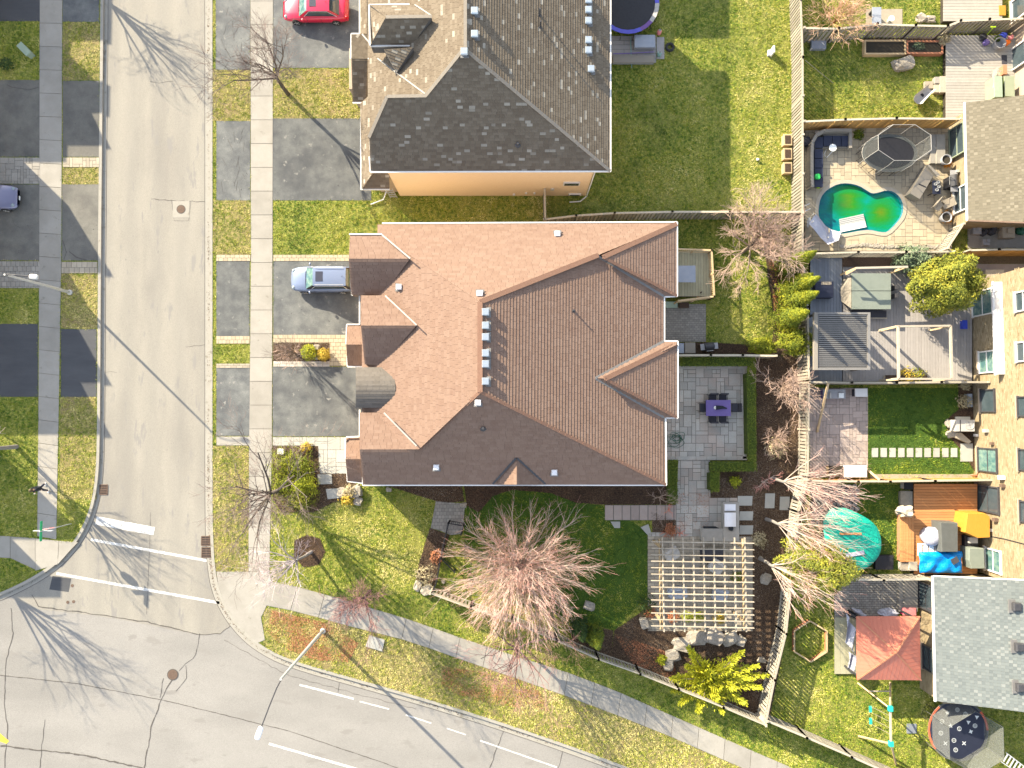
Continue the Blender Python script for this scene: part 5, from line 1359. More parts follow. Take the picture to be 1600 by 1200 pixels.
# hedges
def hedge(label, u0, v0, u1, v1, h=1.1, m_='leaf_box', seed=1):
    a, b = P(u0, v0, h), P(u1, v1, h)
    x0, x1, y0, y1 = min(a.x, b.x), max(a.x, b.x), min(a.y, b.y), max(a.y, b.y)
    base = Vector(((x0 + x1) / 2, (y0 + y1) / 2, 0)); sx, sy = x1 - x0, y1 - y0
    t = leafy('hedge', label, base, (sx, sy, h), m_, int(430 * sx * sy) + 500, 0.05, seed, 'box', cat='hedge', group='clipped hedges round the stone patio')
    q = MB(); q.box((base.x, base.y, h * 0.45), (sx * 0.9, sy * 0.86, h * 0.88)); q.build('inner_growth', M['leaf_dark_solid'], t)
M['leaf_dark_solid'] = mat('leaf_dark_solid', (0.03, 0.05, 0.008), (0.06, 0.085, 0.01), 20)
hedge('clipped hedge along the top of the stone patio', 1062, 557, 1181, 572, seed=301)
hedge('tall clipped hedge along the right side of the stone patio', 1167, 573, 1183, 721, seed=302)
hedge('clipped hedge along the bottom of the stone patio', 1110, 722, 1183, 737, seed=303)
hedge('short clipped hedge between the stone path and the mulch bed', 1110, 738, 1125, 769, seed=304)
hedge('short clipped hedge between the brown house corner and the stone path', 1044, 718, 1060, 788, h=0.9, seed=305)
# ------------------------------------------------------------------ cars
def car(label, L, W, Hh, paint, kind, glassm='glass_teal'):
    t = local_thing('parked_car', label, 'car', 'cars parked on the driveways')
    suv = kind == 'suv'
    hw = W / 2; zb = 0.27
    belt = 0.98 if suv else 0.86
    st = [(-L / 2, .70, belt - .25, .42), (-L / 2 + .06, .86, belt - .02, .30), (-L * .42, .95, belt + .05, .26), (-L * .30, 1.0, belt + .06, .24), (-L * .05, 1.0, belt + .03, .24), (L * .14, 1.0, belt, .24), (L * .26, .985, belt - .03, .24), (L * .37, .95, belt - .10, .25), (L * .44, .88, belt - .19, .28), (L * .485, .76, belt - .30, .33), (L / 2, .60, belt - .42, .42)]
    q = MB(); n = 11; base = 0
    for x, k, zt, z0 in st:
        w = hw * k
        sec = [(-w * .86, z0), (-w * .985, z0 + .12), (-w, z0 + (zt - z0) * .5), (-w * .965, zt - .10), (-w * .86, zt - .015), (-w * .45, zt + .035), (0, zt + .045)]
        sec += [(-a, b) for a, b in sec[-2::-1]]
        for y, z in sec: q.v.append((x, y, z))
    n = 13
    for i in range(len(st) - 1):
        for k in range(n):
            k2 = (k + 1) % n; q.f.append((i * n + k, (i + 1) * n + k, (i + 1) * n + k2, i * n + k2)); q.t.append(.5)
    q.f.append(tuple(range(n))); q.f.append(tuple((len(st) - 1) * n + k for k in range(n - 1, -1, -1))); q.t += [.5, .5]
    body = q.build('body', M[paint], t, smooth=True)
    fb, ft = L * .235, L * .085
    rb, rt = (-L * .455, -L * .40) if suv else (-L * .385, -L * .235)
    zg, zr = belt + .015, Hh - .03
    wb, wr = hw * .86, hw * .66
    def pan(name, a, b, c, d, m_, bulge=0.04, parent=None):
        a, b, c, d = map(Vector, (a, b, c, d)); nn = (b - a).cross(d - a).normalized()
        if nn.z < 0: nn = -nn
        g = MB(); g.grid(lambda u, v: (a.lerp(b, u)).lerp(d.lerp(c, u), v) + nn * bulge * (4 * u * (1 - u)) ** .6 * (4 * v * (1 - v)) ** .6, 6, 4)
        return g.build(name, M[m_], parent or t, smooth=True)
    # solid greenhouse core keeps the cabin closed
    g = MB(); g.add([(rb, -wb, zg - .05), (fb, -wb, zg - .05), (fb, wb, zg - .05), (rb, wb, zg - .05), (rt, -wr, zr - .02), (ft, -wr, zr - .02), (ft, wr, zr - .02), (rt, wr, zr - .02)], [(0, 3, 2, 1), (4, 5, 6, 7), (0, 1, 5, 4), (1, 2, 6, 5), (2, 3, 7, 6), (3, 0, 4, 7)])
    g.build('pillars', M[paint if not suv else 'black'], t)
    pan('windshield', (fb, -wb * .93, zg + .01), (fb, wb * .93, zg + .01), (ft, wr * .94, zr), (ft, -wr * .94, zr), glassm, .05)
    pan('rear_window', (rb + .02, -wb * .86, zg + .03), (rb + .02, wb * .86, zg + .03), (rt, wr * .9, zr), (rt, -wr * .9, zr), 'glass', .04)
    for s in (-1, 1):
        w = pan('side_window', (rb + .28, s * (wb * .965), zg + .06), (fb - .42, s * (wb * .965), zg + .06), (ft - .12, s * (wr + .05), zr - .06), (rt + .15, s * (wr + .05), zr - .06), 'glass', .035)
        tr = MB(); tr.tube([(rb + .22, s * (wb + .005), zg + .05), (rt + .12, s * (wr + .075), zr - .05), (ft - .12, s * (wr + .075), zr - .05), (fb - .38, s * (wb + .005), zg + .05)], 0.013, 4); tr.build('chrome_trim', M['white_metal'], w)
    rf = MB(); rf.grid(lambda u, v: ((rt - .06) + (ft - rt + .10) * u, (wr + .05) * (2 * v - 1), zr + .045 * (1 - (2 * v - 1) ** 2) - .02 * (2 * u - 1) ** 2 + .005), 8, 6)
    ro = rf.build('roof_panel', M[paint], t, smooth=True)
    sr = MB(); sr.box((ft - .42, 0, zr + .045), (.52 if suv else .5, wr * 1.15, .012)); sr.build('sunroof', M['navy'], ro)
    an = MB(); an.tube([(rt + .25, 0, zr + .03), (rt + .1, 0, zr + .2)], .012, 5); an.build('aerial', M['black'], ro)
    if suv:
        for s in (-1, 1):
            rr = MB(); rr.tube([(rt + .1, s * wr * .98, zr + .04), (rt + .3, s * wr, zr + .09), (ft - .3, s * wr, zr + .09), (ft - .1, s * wr * .98, zr + .04)], .018, 5); rr.build('roof_rail', M['galv'], ro)
    for s in (-1, 1):
        mm = MB(); mm.rock((fb - .28, s * (hw + .10), zg + .06), (.14, .24, .14), 3, rough=.05); mi = mm.build('mirror', M[paint], t, smooth=True)
        hl = MB(); hl.rock((L * .445, s * hw * .66, belt - .20), (.26, .26, .12), 5, rough=.05, rz=-s * .5); hl.build('headlight', M['lens'], t, smooth=True)
        tl = MB(); tl.rock((-L * .475, s * hw * .80, belt - .06), (.18, .30, .18), 5, rough=.05); tl.build('taillight', M['tail_red'], t, smooth=True)
        for x in (L * .30, -L * .30):
            r_ = .335
            def wheel(r1, r2, wdt, yy, nm, m_, par):
                g = MB(); nn = 20
                pr = [(r2, -wdt / 2), (r1 * .93, -wdt / 2), (r1, -wdt * .3), (r1, wdt * .3), (r1 * .93, wdt / 2), (r2, wdt / 2)]
                for rr_, y in pr:
                    for k in range(nn):
                        a = 2 * math.pi * k / nn; g.v.append((x + rr_ * math.cos(a), yy + y, r_ + rr_ * math.sin(a)))
                for i in range(len(pr) - 1):
                    for k in range(nn):
                        k2 = (k + 1) % nn; g.f.append((i * nn + k, (i + 1) * nn + k, (i + 1) * nn + k2, i * nn + k2)); g.t.append(.5)
                if r2 < .1: 
                    g.f.append(tuple(range(nn))); g.f.append(tuple((len(pr) - 1) * nn + k for k in range(nn))); g.t += [.5, .5]
                return g.build(nm, M[m_], par)
            w0 = MB(); w0.box((x, s * (hw - .10), r_), (.02, .02, .02)); wh = wheel(r_, .05, .22, s * (hw - .10), 'wheel', 'rubber', t)
            g = MB()
            for k in range(5):
                a = 2 * math.pi * k / 5; g.beam((x, s * (hw + .015), r_), (x + .21 * math.cos(a), s * (hw + .015), r_ + .21 * math.sin(a)), .05, .03)
            g.build('rim', M['galv'], wh)
    gr = MB(); gr.box((L * .49, 0, belt - .42), (.06, hw * .9, .14)); gr.build('grille', M['black'], t)
    pl = MB(); pl.box((L * .502, 0, belt - .50), (.02, .30, .12)); pl.build('number_plate', M['sign_white'], t)
    for k, x in enumerate((fb - .02,)):
        wp = MB(); wp.tube([(x + .02, -wb * .7, zg + .04), (x - .12, wb * .1, zg + .14)], .012, 4); wp.tube([(x + .02, wb * .1, zg + .04), (x - .12, wb * .8, zg + .12)], .012, 4); wp.build('wipers', M['black'], t)
    # panel gaps as dark thin seams
    sm = MB()
    for s in (-1, 1):
        for x in (fb - .55, -L * .09, rb + .55): sm.box((x, s * (hw * .992), belt - .30), (.014, .02, .5))
    sm.box((fb + .06, 0, belt + .030), (.014, hw * 1.5, .02)); tag(sm.build('panel_seams', M['black'], t), kind='stuff')
    return t
c1 = car('silver-blue SUV with sunroof parked half under the brown house roof', 4.6, 1.85, 1.68, 'car_blue', 'suv'); put(c1, P(507, 439, 0) + Vector((0.05, 0, 0)), math.pi)
c2 = car('bright red sedan parked at the top edge beside the grey house', 4.85, 1.86, 1.44, 'car_red', 'sedan'); put(c2, P(497, 21, 0), math.pi)
c3 = car('violet-grey car at the left edge, its nose toward the street', 4.7, 1.85, 1.46, 'car_violet', 'sedan'); put(c3, P(-14, 312, 0), 0.0)

# ------------------------------------------------------------------ street lamps and sign
def lamp(label, base, top, ztop, arm_end, zarm, headsize, headm, poler=0.11, polem='galv', armm='dark_metal', bend=None):
    t = thing('street_lamp', label, 'street lamp', (base.x, base.y, 0), 'street lamps')
    q = MB(); q.tube([base, Vector((base.x, base.y, ztop * .5)), Vector((base.x, base.y, ztop))], [poler, poler * .8, poler * .55], 10); q.build('pole', M[polem], t)
    q = MB(); q.lathe((base.x, base.y, 0.0), [(.2, 0), (.2, .12), (.13, .2)], 12); q.build('base_plate', M['galv'], t)
    a = Vector((base.x, base.y, ztop)); e = arm_end
    mid = (a + e) / 2 + Vector((0, 0, 0.18))
    q = MB(); q.tube([a - Vector((0, 0, .25)), a + (mid - a) * .3 + Vector((0, 0, .12)), mid, e], [.05, .042, .038, .035], 6); q.build('arm', M[armm], t)
    d = (e - a); d.z = 0; d.normalize(); rz = math.atan2(d.y, d.x)
    q = MB(); q.rock(e + d * headsize[0] * .4, headsize, 2, n=12, m=8, rough=.03, rz=rz, flat=True); h = q.build('lamp_head', M[headm], t, smooth=True)
    q = MB(); q.box(e + d * headsize[0] * .45 - Vector((0, 0, headsize[2] * .5)), (headsize[0] * .6, headsize[1] * .6, .05), rz=rz); q.build('lens', M['ice_green'], h)
    return t
lamp('street lamp on the left boulevard, arm toward the houses', P(110, 457), None, 6.5, P(47, 432, 6.7), 6.7, (.6, .34, .16), 'galv')
lamp('tall street lamp leaning over the wide road, pale green head', P(505, 985), None, 9.0, P(408, 1137, 9.6), 9.6, (.8, .34, .2), 'white_metal', poler=.13)
p = P(112, 818)
t = thing('street_sign', 'pole with green and pale street name blades and a red stop sign, at the corner', 'street sign', (p.x, p.y, 0))
q = MB(); q.tube([p, p + Vector((0, 0, 3.35))], .035, 8); q.build('pole', M['galv'], t)
q = MB()
oc = [(math.cos(math.pi / 8 + k * math.pi / 4) * .38, math.sin(math.pi / 8 + k * math.pi / 4) * .38) for k in range(8)]
th = 0.12
def octo(sc, off, dx=0.0):
    dirx = Vector((math.cos(th), math.sin(th), 0)); nr = Vector((-dirx.y, dirx.x, 0))
    a = [p + Vector((0, 0, 2.45)) + dirx * x * sc + Vector((0, 0, z * sc)) + nr * (off + .05) for x, z in oc]; b = [v + nr * .006 for v in a]
    return a + b
f8 = [tuple(range(7, -1, -1)), tuple(range(8, 16))] + [(i, (i + 1) % 8, 8 + (i + 1) % 8, 8 + i) for i in range(8)]
q.add(octo(1, 0), f8); sg = q.build('stop_sign', M['sign_white'], t)
q = MB(); q.add(octo(.92, .006), f8); q.build('stop_sign_face', M['sign_red'], sg)
q = MB(); q.box(p + Vector((0, 0, 3.2)), (.02, 1.35, .22)); b_ = q.build('name_blade', M['green_sign'], t)
q = MB(); q.box(p + Vector((0, 0, 3.0)), (1.25, .02, .22)); q.build('name_blade', M['sign_white'], t)
def text(s, size, loc, rot, m_, parent, name='lettering', depth=.004):
    c = bpy.data.curves.new(name, 'FONT'); c.body = s; c.size = size; c.align_x = 'CENTER'; c.align_y = 'CENTER'; c.extrude = depth
    c.materials.append(M[m_]); o = bpy.data.objects.new(name, c); COL.objects.link(o)
    bpy.context.view_layer.update(); me = bpy.data.meshes.new_from_object(o.evaluated_get(bpy.context.evaluated_depsgraph_get())); bpy.data.objects.remove(o)
    o = bpy.data.objects.new(name, me); COL.objects.link(o)
    o.parent = parent; o.location = Vector(loc) - ORG[parent.name]; o.rotation_euler = rot; return o
dirx = Vector((math.cos(th), math.sin(th), 0)); nr = Vector((-dirx.y, dirx.x, 0))
text('STOP', .26, p + Vector((0, 0, 2.45)) + nr * .068, (math.pi / 2, 0, math.atan2(-dirx.y, -dirx.x)), 'sign_white', t)

# ------------------------------------------------------------------ the pedestrian
def skin_mesh(name, verts, edges, radii, m_, parent, root=0, sub=1):
    me = bpy.data.meshes.new(name); me.from_pydata(verts, edges, []); me.materials.append(M[m_])
    o = bpy.data.objects.new(name, me); COL.objects.link(o); o.parent = parent
    s = o.modifiers.new('skin', 'SKIN'); sv = me.skin_vertices[0].data
    for i, r_ in enumerate(radii): sv[i].radius = (r_, r_) if not isinstance(r_, tuple) else r_
    sv[root].use_root = True
    s.use_smooth_shade = True
    b = o.modifiers.new('sub', 'SUBSURF'); b.levels = b.render_levels = sub
    return o
ped = thing('person', 'pedestrian in black clothes walking on the left sidewalk', 'person', P(74, 761, .02))
# walking toward the bottom of the picture: forward is -y
J = [(0, 0, .95), (0, -.02, 1.15), (0, -.03, 1.38), (0, -.04, 1.50), (0, -.07, 1.60), (0, -.08, 1.70),
     (.19, -.02, 1.42), (.25, .08, 1.16), (.22, -.06, .96), (.20, -.14, .90), (-.19, -.02, 1.42), (-.25, -.08, 1.16), (-.20, -.25, 1.02), (-.17, -.33, 1.0),
     (.10, 0, .90), (.11, -.16, .52), (.11, -.22, .10), (.11, -.36, .05), (-.10, 0, .90), (-.11, .06, .50), (-.11, .26, .14), (-.11, .18, .05)]
E_ = [(0, 1), (1, 2), (2, 3), (3, 4), (4, 5), (2, 6), (6, 7), (7, 8), (8, 9), (2, 10), (10, 11), (11, 12), (12, 13), (0, 14), (14, 15), (15, 16), (16, 17), (0, 18), (18, 19), (19, 20), (20, 21)]
Rr = [.13, .12, .14, .055, .085, .07, .06, .045, .035, .04, .06, .045, .035, .04, .085, .06, .045, .04, .085, .06, .045, .04]
skin_mesh('body', J, E_, Rr, 'skin', ped)
skin_mesh('jacket', [J[i] for i in (0, 1, 2, 3, 6, 7, 8, 10, 11, 12)], [(0, 1), (1, 2), (2, 3), (2, 4), (4, 5), (5, 6), (2, 7), (7, 8), (8, 9)], [(.21, .18), (.22, .19), (.25, .20), .11, .11, .09, .075, .11, .09, .075], 'cloth_black', ped)
skin_mesh('trousers', [J[i] for i in (0, 14, 15, 16, 18, 19, 20)], [(0, 1), (1, 2), (2, 3), (0, 4), (4, 5), (5, 6)], [(.16, .13), .105, .08, .065, .105, .08, .065], 'navy', ped)
q = MB(); q.rock((0, -.05, 1.70), (.25, .27, .26), 2, n=10, m=6, rough=.06); q.build('hair', M['hair'], ped, smooth=True, local=True)
for x, y in ((.11, -.31), (-.11, .2)):
    q = MB(); q.rock((x, y, .05), (.11, .28, .1), 2, n=10, m=6, rough=.04); q.build('shoe', M['sign_white'], ped, smooth=True, local=True)
q = MB(); q.box((-.17, -.36, 1.03), (.08, .03, .15)); q.build('phone', M['white_metal'], ped, local=True)

# ------------------------------------------------------------------ small street and garden objects
def rocks(lst, group=None):
    for i, (u, v, sx, sy, sz, m_, lab) in enumerate(lst):
        b_ = P(u, v, 0); q = MB(); rz = R(-.5, .5)
        q.rock((b_.x, b_.y, sz * .32), (sx, sy, sz), i * 3 + 1, n=10, m=7, rough=.45, rz=rz, flat=True)
        single('boulder', q, M[m_], lab, 'boulder', group)
rocks([(538, 770, .85, .75, .5, 'rock', 'white boulder left of the yellow grass clumps'), (557, 767, .8, .9, .6, 'rock', 'white boulder right of the yellow grass clumps, by the house corner'), (560, 783, .6, .6, .4, 'rock_dark', 'small brownish boulder below the yellow grass clumps'),
       (496, 543, .5, .4, .4, 'rock', 'upper white rock beside the green ball shrub'), (495, 557, .45, .5, .4, 'rock', 'lower white rock beside the green ball shrub'),
       (653, 914, .5, .75, .5, 'rock', 'smaller white boulder at the sidewalk fence corner'), (667, 921, .9, .75, .5, 'rock', 'larger white boulder at the sidewalk fence corner'),
       (1006, 972, .65, .8, .5, 'rock', 'white boulder standing alone left of the pergola'), (1024, 957, .8, .8, .5, 'rock', 'boulder touching the lower left corner of the pergola'),
       (1044, 1037, .7, .8, .5, 'rock', 'lowest small boulder of the curved row'), (1050, 1022, 1.0, .8, .5, 'rock', 'brown-edged boulder second from the bottom of the curved row'), (1065, 1005, 1.35, .95, .6, 'rock', 'large white boulder in the middle of the curved row'),
       (1087, 995, 1.5, .95, .6, 'rock', 'large tan boulder under the lower edge of the pergola'), (1113, 993, 1.3, 1.1, .7, 'rock_dark', 'dark shaded boulder right of the large tan one'), (1138, 996, 1.1, .9, .6, 'rock', 'pale shaded boulder in the curved row near the fence'), (1156, 1000, .7, .7, .5, 'rock', 'last small boulder of the curved row near the fence'),
       (921, 946, .8, .65, .3, 'rock', 'flat white stone at the edge of the dark lawn'), (1189, 1030, .6, .4, .3, 'rock', 'small pale rock between juniper and fence'), (1195, 904, .65, .8, .4, 'rock', 'white rock beside the lowest whitish tree'),
       (1188, 872, .3, .3, .2, 'rock', 'tiny white stone in the right mulch bed'), (1409, 103, 1.6, .95, .7, 'rock', 'big grey boulder on the lawn in the top right yard'), (1437, 30, .7, .7, .4, 'rock_dark', 'rounded rock left of its twin behind the top right fence'), (1452, 32, .7, .5, .4, 'rock_dark', 'rounded rock right of its twin behind the top right fence'),
       (1483, 662, .7, .6, .3, 'rock_dark', 'mottled rock beside the air conditioner'), (1486, 678, .8, .5, .3, 'rock_dark', 'brown rock heap below the air conditioner'), (1058, 829, .55, .35, .2, 'rock', 'flat pale stone between the orange-pink twig clumps'), (724, 789, .5, .35, .2, 'rock', 'white stone at the upper corner of the side patio'), (693, 909, .25, .25, .15, 'rock', 'small white ball beside the iron fence'), (608, 765, .4, .3, .2, 'rock_dark', 'small stone in the bed under the eave')], None)
def slab(pts, label, z=.07, m_='stone_pale', cat='paving slab', name='stepping_slab', group=None):
    q = MB(); q.px(pts, z, -.02); EXC.append(pts); return single(name, q, M[m_], label, cat, group)
slab([(496, 741), (518, 741), (519, 756), (497, 757)], 'upper square stepping slab below the front flagstones')
slab([(509, 764), (529, 763), (530, 778), (512, 780)], 'lower square stepping slab beside the boulders')
slab([(1001, 824), (1013, 819), (1017, 831), (1012, 836)], 'tilted white slab at the corner of stone path and lawn'); slab([(954, 815), (969, 815), (969, 825), (960, 825)], 'small flat stone on the lawn edge below the slab path')
for a, l in (((1153, 775, 1176, 790), 'topmost of three flat slabs right of the outdoor kitchen'), ((1156, 799, 1177, 813), 'middle of three flat slabs right of the outdoor kitchen'), ((1156, 821, 1177, 835), 'lowest of three flat slabs right of the outdoor kitchen'), ((1196, 771, 1211, 794), 'upright pale slab in the mulch left of its twin'), ((1219, 776, 1234, 797), 'upright pale slab partly under the whitish tree')):
    slab([(a[0], a[1]), (a[2], a[1]), (a[2] - 1, a[3]), (a[0] - 1, a[3])], l)
def cabinet(name, label, u0, v0, u1, v1, h, m_, cat, lidm=None, z0=0.0, over=.04, rot=0.0, lidt=.06):
    a, b = P(u0, v0, h), P(u1, v1, h); c = (a + b) / 2; sx, sy = abs(b.x - a.x), abs(a.y - b.y)
    t = thing(name, label, cat, (c.x, c.y, z0))
    q = MB(); q.box((c.x, c.y, (z0 + h - lidt) / 2), (sx - over * 2, sy - over * 2, h - lidt - z0), rz=rot); q.build('body', M[m_], t)
    q = MB(); q.box((c.x, c.y, h - lidt / 2), (sx, sy, lidt), rz=rot, taper=.96); q.build('lid', M[lidm or m_], t)
    return t
cabinet('utility_box', 'white utility box beside the front junipers and sidewalk', 433, 701, 443, 710, .55, 'white', 'utility box')
t = cabinet('utility_box', 'pale green utility box lying slantwise on the top left lawn', 25, 71, 48, 81, .6, 'box_green', 'utility box', 'box_green', rot=-.8)
slab([(577, 993), (601, 1000), (597, 1018), (571, 1010)], 'tilted pale concrete utility pad on the grass by the road', z=.12, m_='stone_pale', cat='utility pad', name='utility_pad')
q = MB(); c = P(1183, 250); q.rock((c.x, c.y, .12), (.22, .18, .24), 1); single('ball', q, M['sign_white'], 'small white ball lying on the sunny lawn near the fence', 'ball')
q = MB(); c = P(1204, 84); q.box((c.x, c.y, .35), (.12, .5, .7)); q.box((c.x - .1, c.y, .1), (.3, .4, .2)); single('garden_ornament', q, M['white'], 'small white object standing on the sunny lawn at the top', 'garden ornament')
for i, v in enumerate((218, 240, 262)):
    t = cabinet('planter_box', ('topmost', 'middle', 'lowest')[i] + ' of three wooden planters stacked along the long fence', 1224, v - 9, 1238, v + 9, .5, 'timber', 'planter', 'timber')
    q = MB(); c = P(1231, v, .5); q.box((c.x, c.y, .515), (.42, .6, .03)); q.build('soil', M['mulch'], t)
# ------------------------------------------------------------------ neighbour's backyard: purple trampoline, shelf deck
def trampoline(label, c, a, b, z, ztop, padm, bedm, netm, hoopm, rz=0.0, npol=6, padw=.28, nring=28, net=True, hoop_scale=1.0, legm='black', pads=None, polybend=None):
    t = thing('trampoline', label, 'trampoline', (c.x, c.y, 0))
    cr, sr = math.cos(rz), math.sin(rz)
    def el(s, k, zz, n=nring, dx=0):
        th_ = 2 * math.pi * k / n; x, y = (a * s + dx) * math.cos(th_), (b * s + dx) * math.sin(th_)
        return Vector((c.x + x * cr - y * sr, c.y + x * sr + y * cr, zz))
    q = MB(); q.tube([el(1, k, z) for k in range(nring + 1)], .03, 6, cap=False); q.build('frame_ring', M[hoopm], t)
    q = MB(); q.add([el(1, k, z - .02, dx=-padw) for k in range(nring)], [tuple(range(nring))]); q.build('jumping_mat', M[bedm], t)
    ns = len(padm)
    for j, pm in enumerate(padm):
        q = MB(); k0, k1 = nring * j // ns, nring * (j + 1) // ns
        for k in range(k0, k1):
            w = [el(1, k, z + .03, dx=.02), el(1, k + 1, z + .03, dx=.02), el(1, k + 1, z + .01, dx=-padw), el(1, k, z + .01, dx=-padw)]
            d_ = [v - Vector((0, 0, .03)) for v in w]; q.add(w + d_, [(0, 1, 2, 3), (7, 6, 5, 4), (0, 4, 5, 1), (2, 6, 7, 3)])
        q.build('safety_pad', M[pm], t)
    for k in range(npol):
        kk = nring * (k + .5) / npol
        e0, e1 = el(1, kk - .9, 0, dx=.05), el(1, kk + .9, 0, dx=.05)
        q = MB(); q.tube([el(1, kk - .9, z), e0, e1, el(1, kk + .9, z)], .022, 5); q.build('leg', M[legm], t)
        if ztop:
            q = MB(); q.tube([el(1, kk, .3, dx=.08), el(1, kk, ztop * .8, dx=.12), el(hoop_scale, kk, ztop)], .02, 5); q.build('net_pole', M[hoopm], t)
    if ztop:
        q = MB(); ring = [el(hoop_scale, nring * (k + .5) / npol, ztop) for k in range(npol)]; q.tube(ring + ring[:1], .016, 5, cap=False); q.build('top_hoop', M[hoopm], t)
        if net:
            q = MB(); lo = [el(1, nring * (k + .5) / npol, z, dx=-.02) for k in range(npol)]
            for k in range(npol):
                k2 = (k + 1) % npol; q.add([lo[k], lo[k2], ring[k2], ring[k]], [(0, 1, 2, 3)])
            q.build('safety_net', M[netm], t)
    return t
trampoline('round trampoline with blue and purple pads beside the grey shingle roof', P(981, 5, .9), 2.28, 2.28, .9, None, ['blue_pad', 'blue_pad', 'purple_pad', 'blue_pad', 'blue_pad', 'blue_pad', 'purple_pad', 'blue_pad', 'blue_pad', 'blue_pad', 'purple_pad', 'pale_plastic'], 'black', None, 'black')
paving('rear_slab', rect(955, 56, 1025, 98), 'deck_grey', z=.06, mode='row', w=40, h=7, gap=.3)
cabinet('deck_box', 'grey-blue lidded deck box beside the purple trampoline', 991, 54, 1024, 74, .5, 'grey_plastic', 'storage box', 'glass_table')
cabinet('storage_bench', 'long low grey bench at the edge of the shelf patio', 957, 86, 1023, 98, .35, 'grey_plastic', 'bench', 'taupe')
slab([(1026, 58), (1038, 58), (1038, 92), (1026, 92)], 'narrow concrete pad with two gas bottles', z=.06, m_='deck_grey')
for (u, v, m_, l) in ((1029, 53, 'coral', 'round pinkish gas bottle beside the grey box'), (1029, 87, 'ice_green', 'round pale teal gas bottle beside the bench')):
    c = P(u, v); t = thing('gas_bottle', l, 'gas bottle', (c.x, c.y, 0)); q = MB(); q.lathe((c.x, c.y, 0), [(.12, 0), (.16, .06), (.16, .36), (.10, .45), (.05, .47)], 14); q.build('tank', M[m_], t, smooth=True); q = MB(); q.lathe((c.x, c.y, .45), [(.08, 0), (.08, .09), (.06, .09), (.06, .02)], 10); q.build('collar', M['galv'], t)
c = P(1046, 75); q = MB(); pts = [Vector((c.x + .26 * math.cos(2 * math.pi * k / 20), c.y + .26 * math.sin(2 * math.pi * k / 20), .12)) for k in range(21)]; q.tube(pts, .10, 8, cap=False); single('tyre', q, M['rubber'], 'black tyre lying on the shaded grass', 'tyre', smooth=True)
q = MB(); q.tube([P(985, 58, .1), P(987, 106, .05)], .03, 6); single('pole', q, M['ice_green'], 'pale green pole lying from trampoline to the grass', 'pole')
q = MB(); q.tube([P(958, 84, .45), P(990, 83, .45), P(1022, 81, .45)], .03, 6); single('plank', q, M['violet_fabric'], 'thin violet strip lying along the bench', 'strip')

# ------------------------------------------------------------------ rear decks of the middle house
dk = []
def deck(name, label, u0, v0, u1, v1, z, m_, pitch, along='v', gap=.35, grp=None, base='soil', z0=0.0, maxp=300):
    """deck of separate boards; along='v': boards run down the picture."""
    EXC.append(rect(u0, v0, u1, v1))
    c = P((u0 + u1) / 2, (v0 + v1) / 2, 0); t = thing(name, label, 'deck', (c.x, c.y, 0))
    q = MB(); q.pr(u0 + .5, v0 + .5, u1 - .5, v1 - .5, z - .03, z0); q.build('joists', M[base], t)
    n = int(((u1 - u0) if along == 'v' else (v1 - v0)) / pitch)
    for k in range(n):
        q = MB()
        if along == 'v': w = (u1 - u0) / n; q.pr(u0 + k * w + gap / 2, v0, u0 + (k + 1) * w - gap / 2, v1, z + R(-.002, .002), z - .03)
        else: w = (v1 - v0) / n; q.pr(u0, v0 + k * w + gap / 2, u1, v0 + (k + 1) * w - gap / 2, z + R(-.002, .002), z - .03)
        q.build('deck_board', M[m_], t)
    return t
dkm = deck('deck', 'small olive wooden deck with golden railing behind the brown house', 1036, 392, 1112, 463, .6, 'deck_olive', 4.2, 'v')
for a, b in (((1058, 389), (1112, 391)), ((1112, 391), (1116, 463)), ((1116, 463), (1060, 470))):
    p0, p1 = P(*a, 1.5), P(*b, 1.5); q = MB()
    q.beam((p0.x, p0.y, 1.5), (p1.x, p1.y, 1.5), .12, .04); q.beam((p0.x, p0.y, .72), (p1.x, p1.y, .72), .05, .04); q.build('railing', M['timber'], dkm)
    q = MB(); l = (p1 - p0).length; n = int(l / .13)
    for k in range(n): c = p0.lerp(p1, (k + .5) / n); q.box((c.x, c.y, 1.1), (.035, .035, .8))
    tag(q.build('balusters', M['timber'], dkm), kind='stuff')
    for c in (p0, p0.lerp(p1, .5), p1): q = MB(); q.box((c.x, c.y, .8), (.1, .1, 1.6)); q.build('post', M['timber'], dkm)
def table(name, label, u0, v0, u1, v1, h, topm, legm, rot=0.0, round_=False, z0=0.0, cat='table'):
    a, b = P(u0, v0, h), P(u1, v1, h); c = (a + b) / 2; sx, sy = abs(b.x - a.x), abs(a.y - b.y)
    t = thing(name, label, cat, (c.x, c.y, z0)); q = MB()
    if round_: q.lathe((c.x, c.y, h - .04), [(sx / 2, 0), (sx / 2, .04)], 24, sy=sy / sx)
    else: q.box((c.x, c.y, h - .02), (sx, sy, .04), rz=rot)
    q.build('table_top', M[topm], t)
    for dx in (-1, 1):
        for dy in (-1, 1): q = MB(); q.box((c.x + dx * sx * .4, c.y + dy * sy * .4, (h + z0) / 2 - .02), (.05, .05, h - z0 - .04)); q.build('leg', M[legm], t)
    return t
table('glass_table', 'glass table with pale blue top on the olive deck', 1058, 415, 1087, 441, 1.3, 'glass_table', 'galv', z0=.6)
leafy('low_shrub', 'orange-brown planted pot in the corner of the olive deck', P(1095, 457, .6), (.7, .6, .5), 'leaf_orange', 300, .06, 290)
bpy.context.view_layer.update()
cabinet('planter_box', 'small wooden planter at the step below the olive deck', 1061, 472, 1077, 481, .4, 'timber', 'planter', 'mulch')
cabinet('step_box', 'pale green-grey step beside the olive deck', 1038, 471, 1059, 481, .3, 'box_green', 'step')
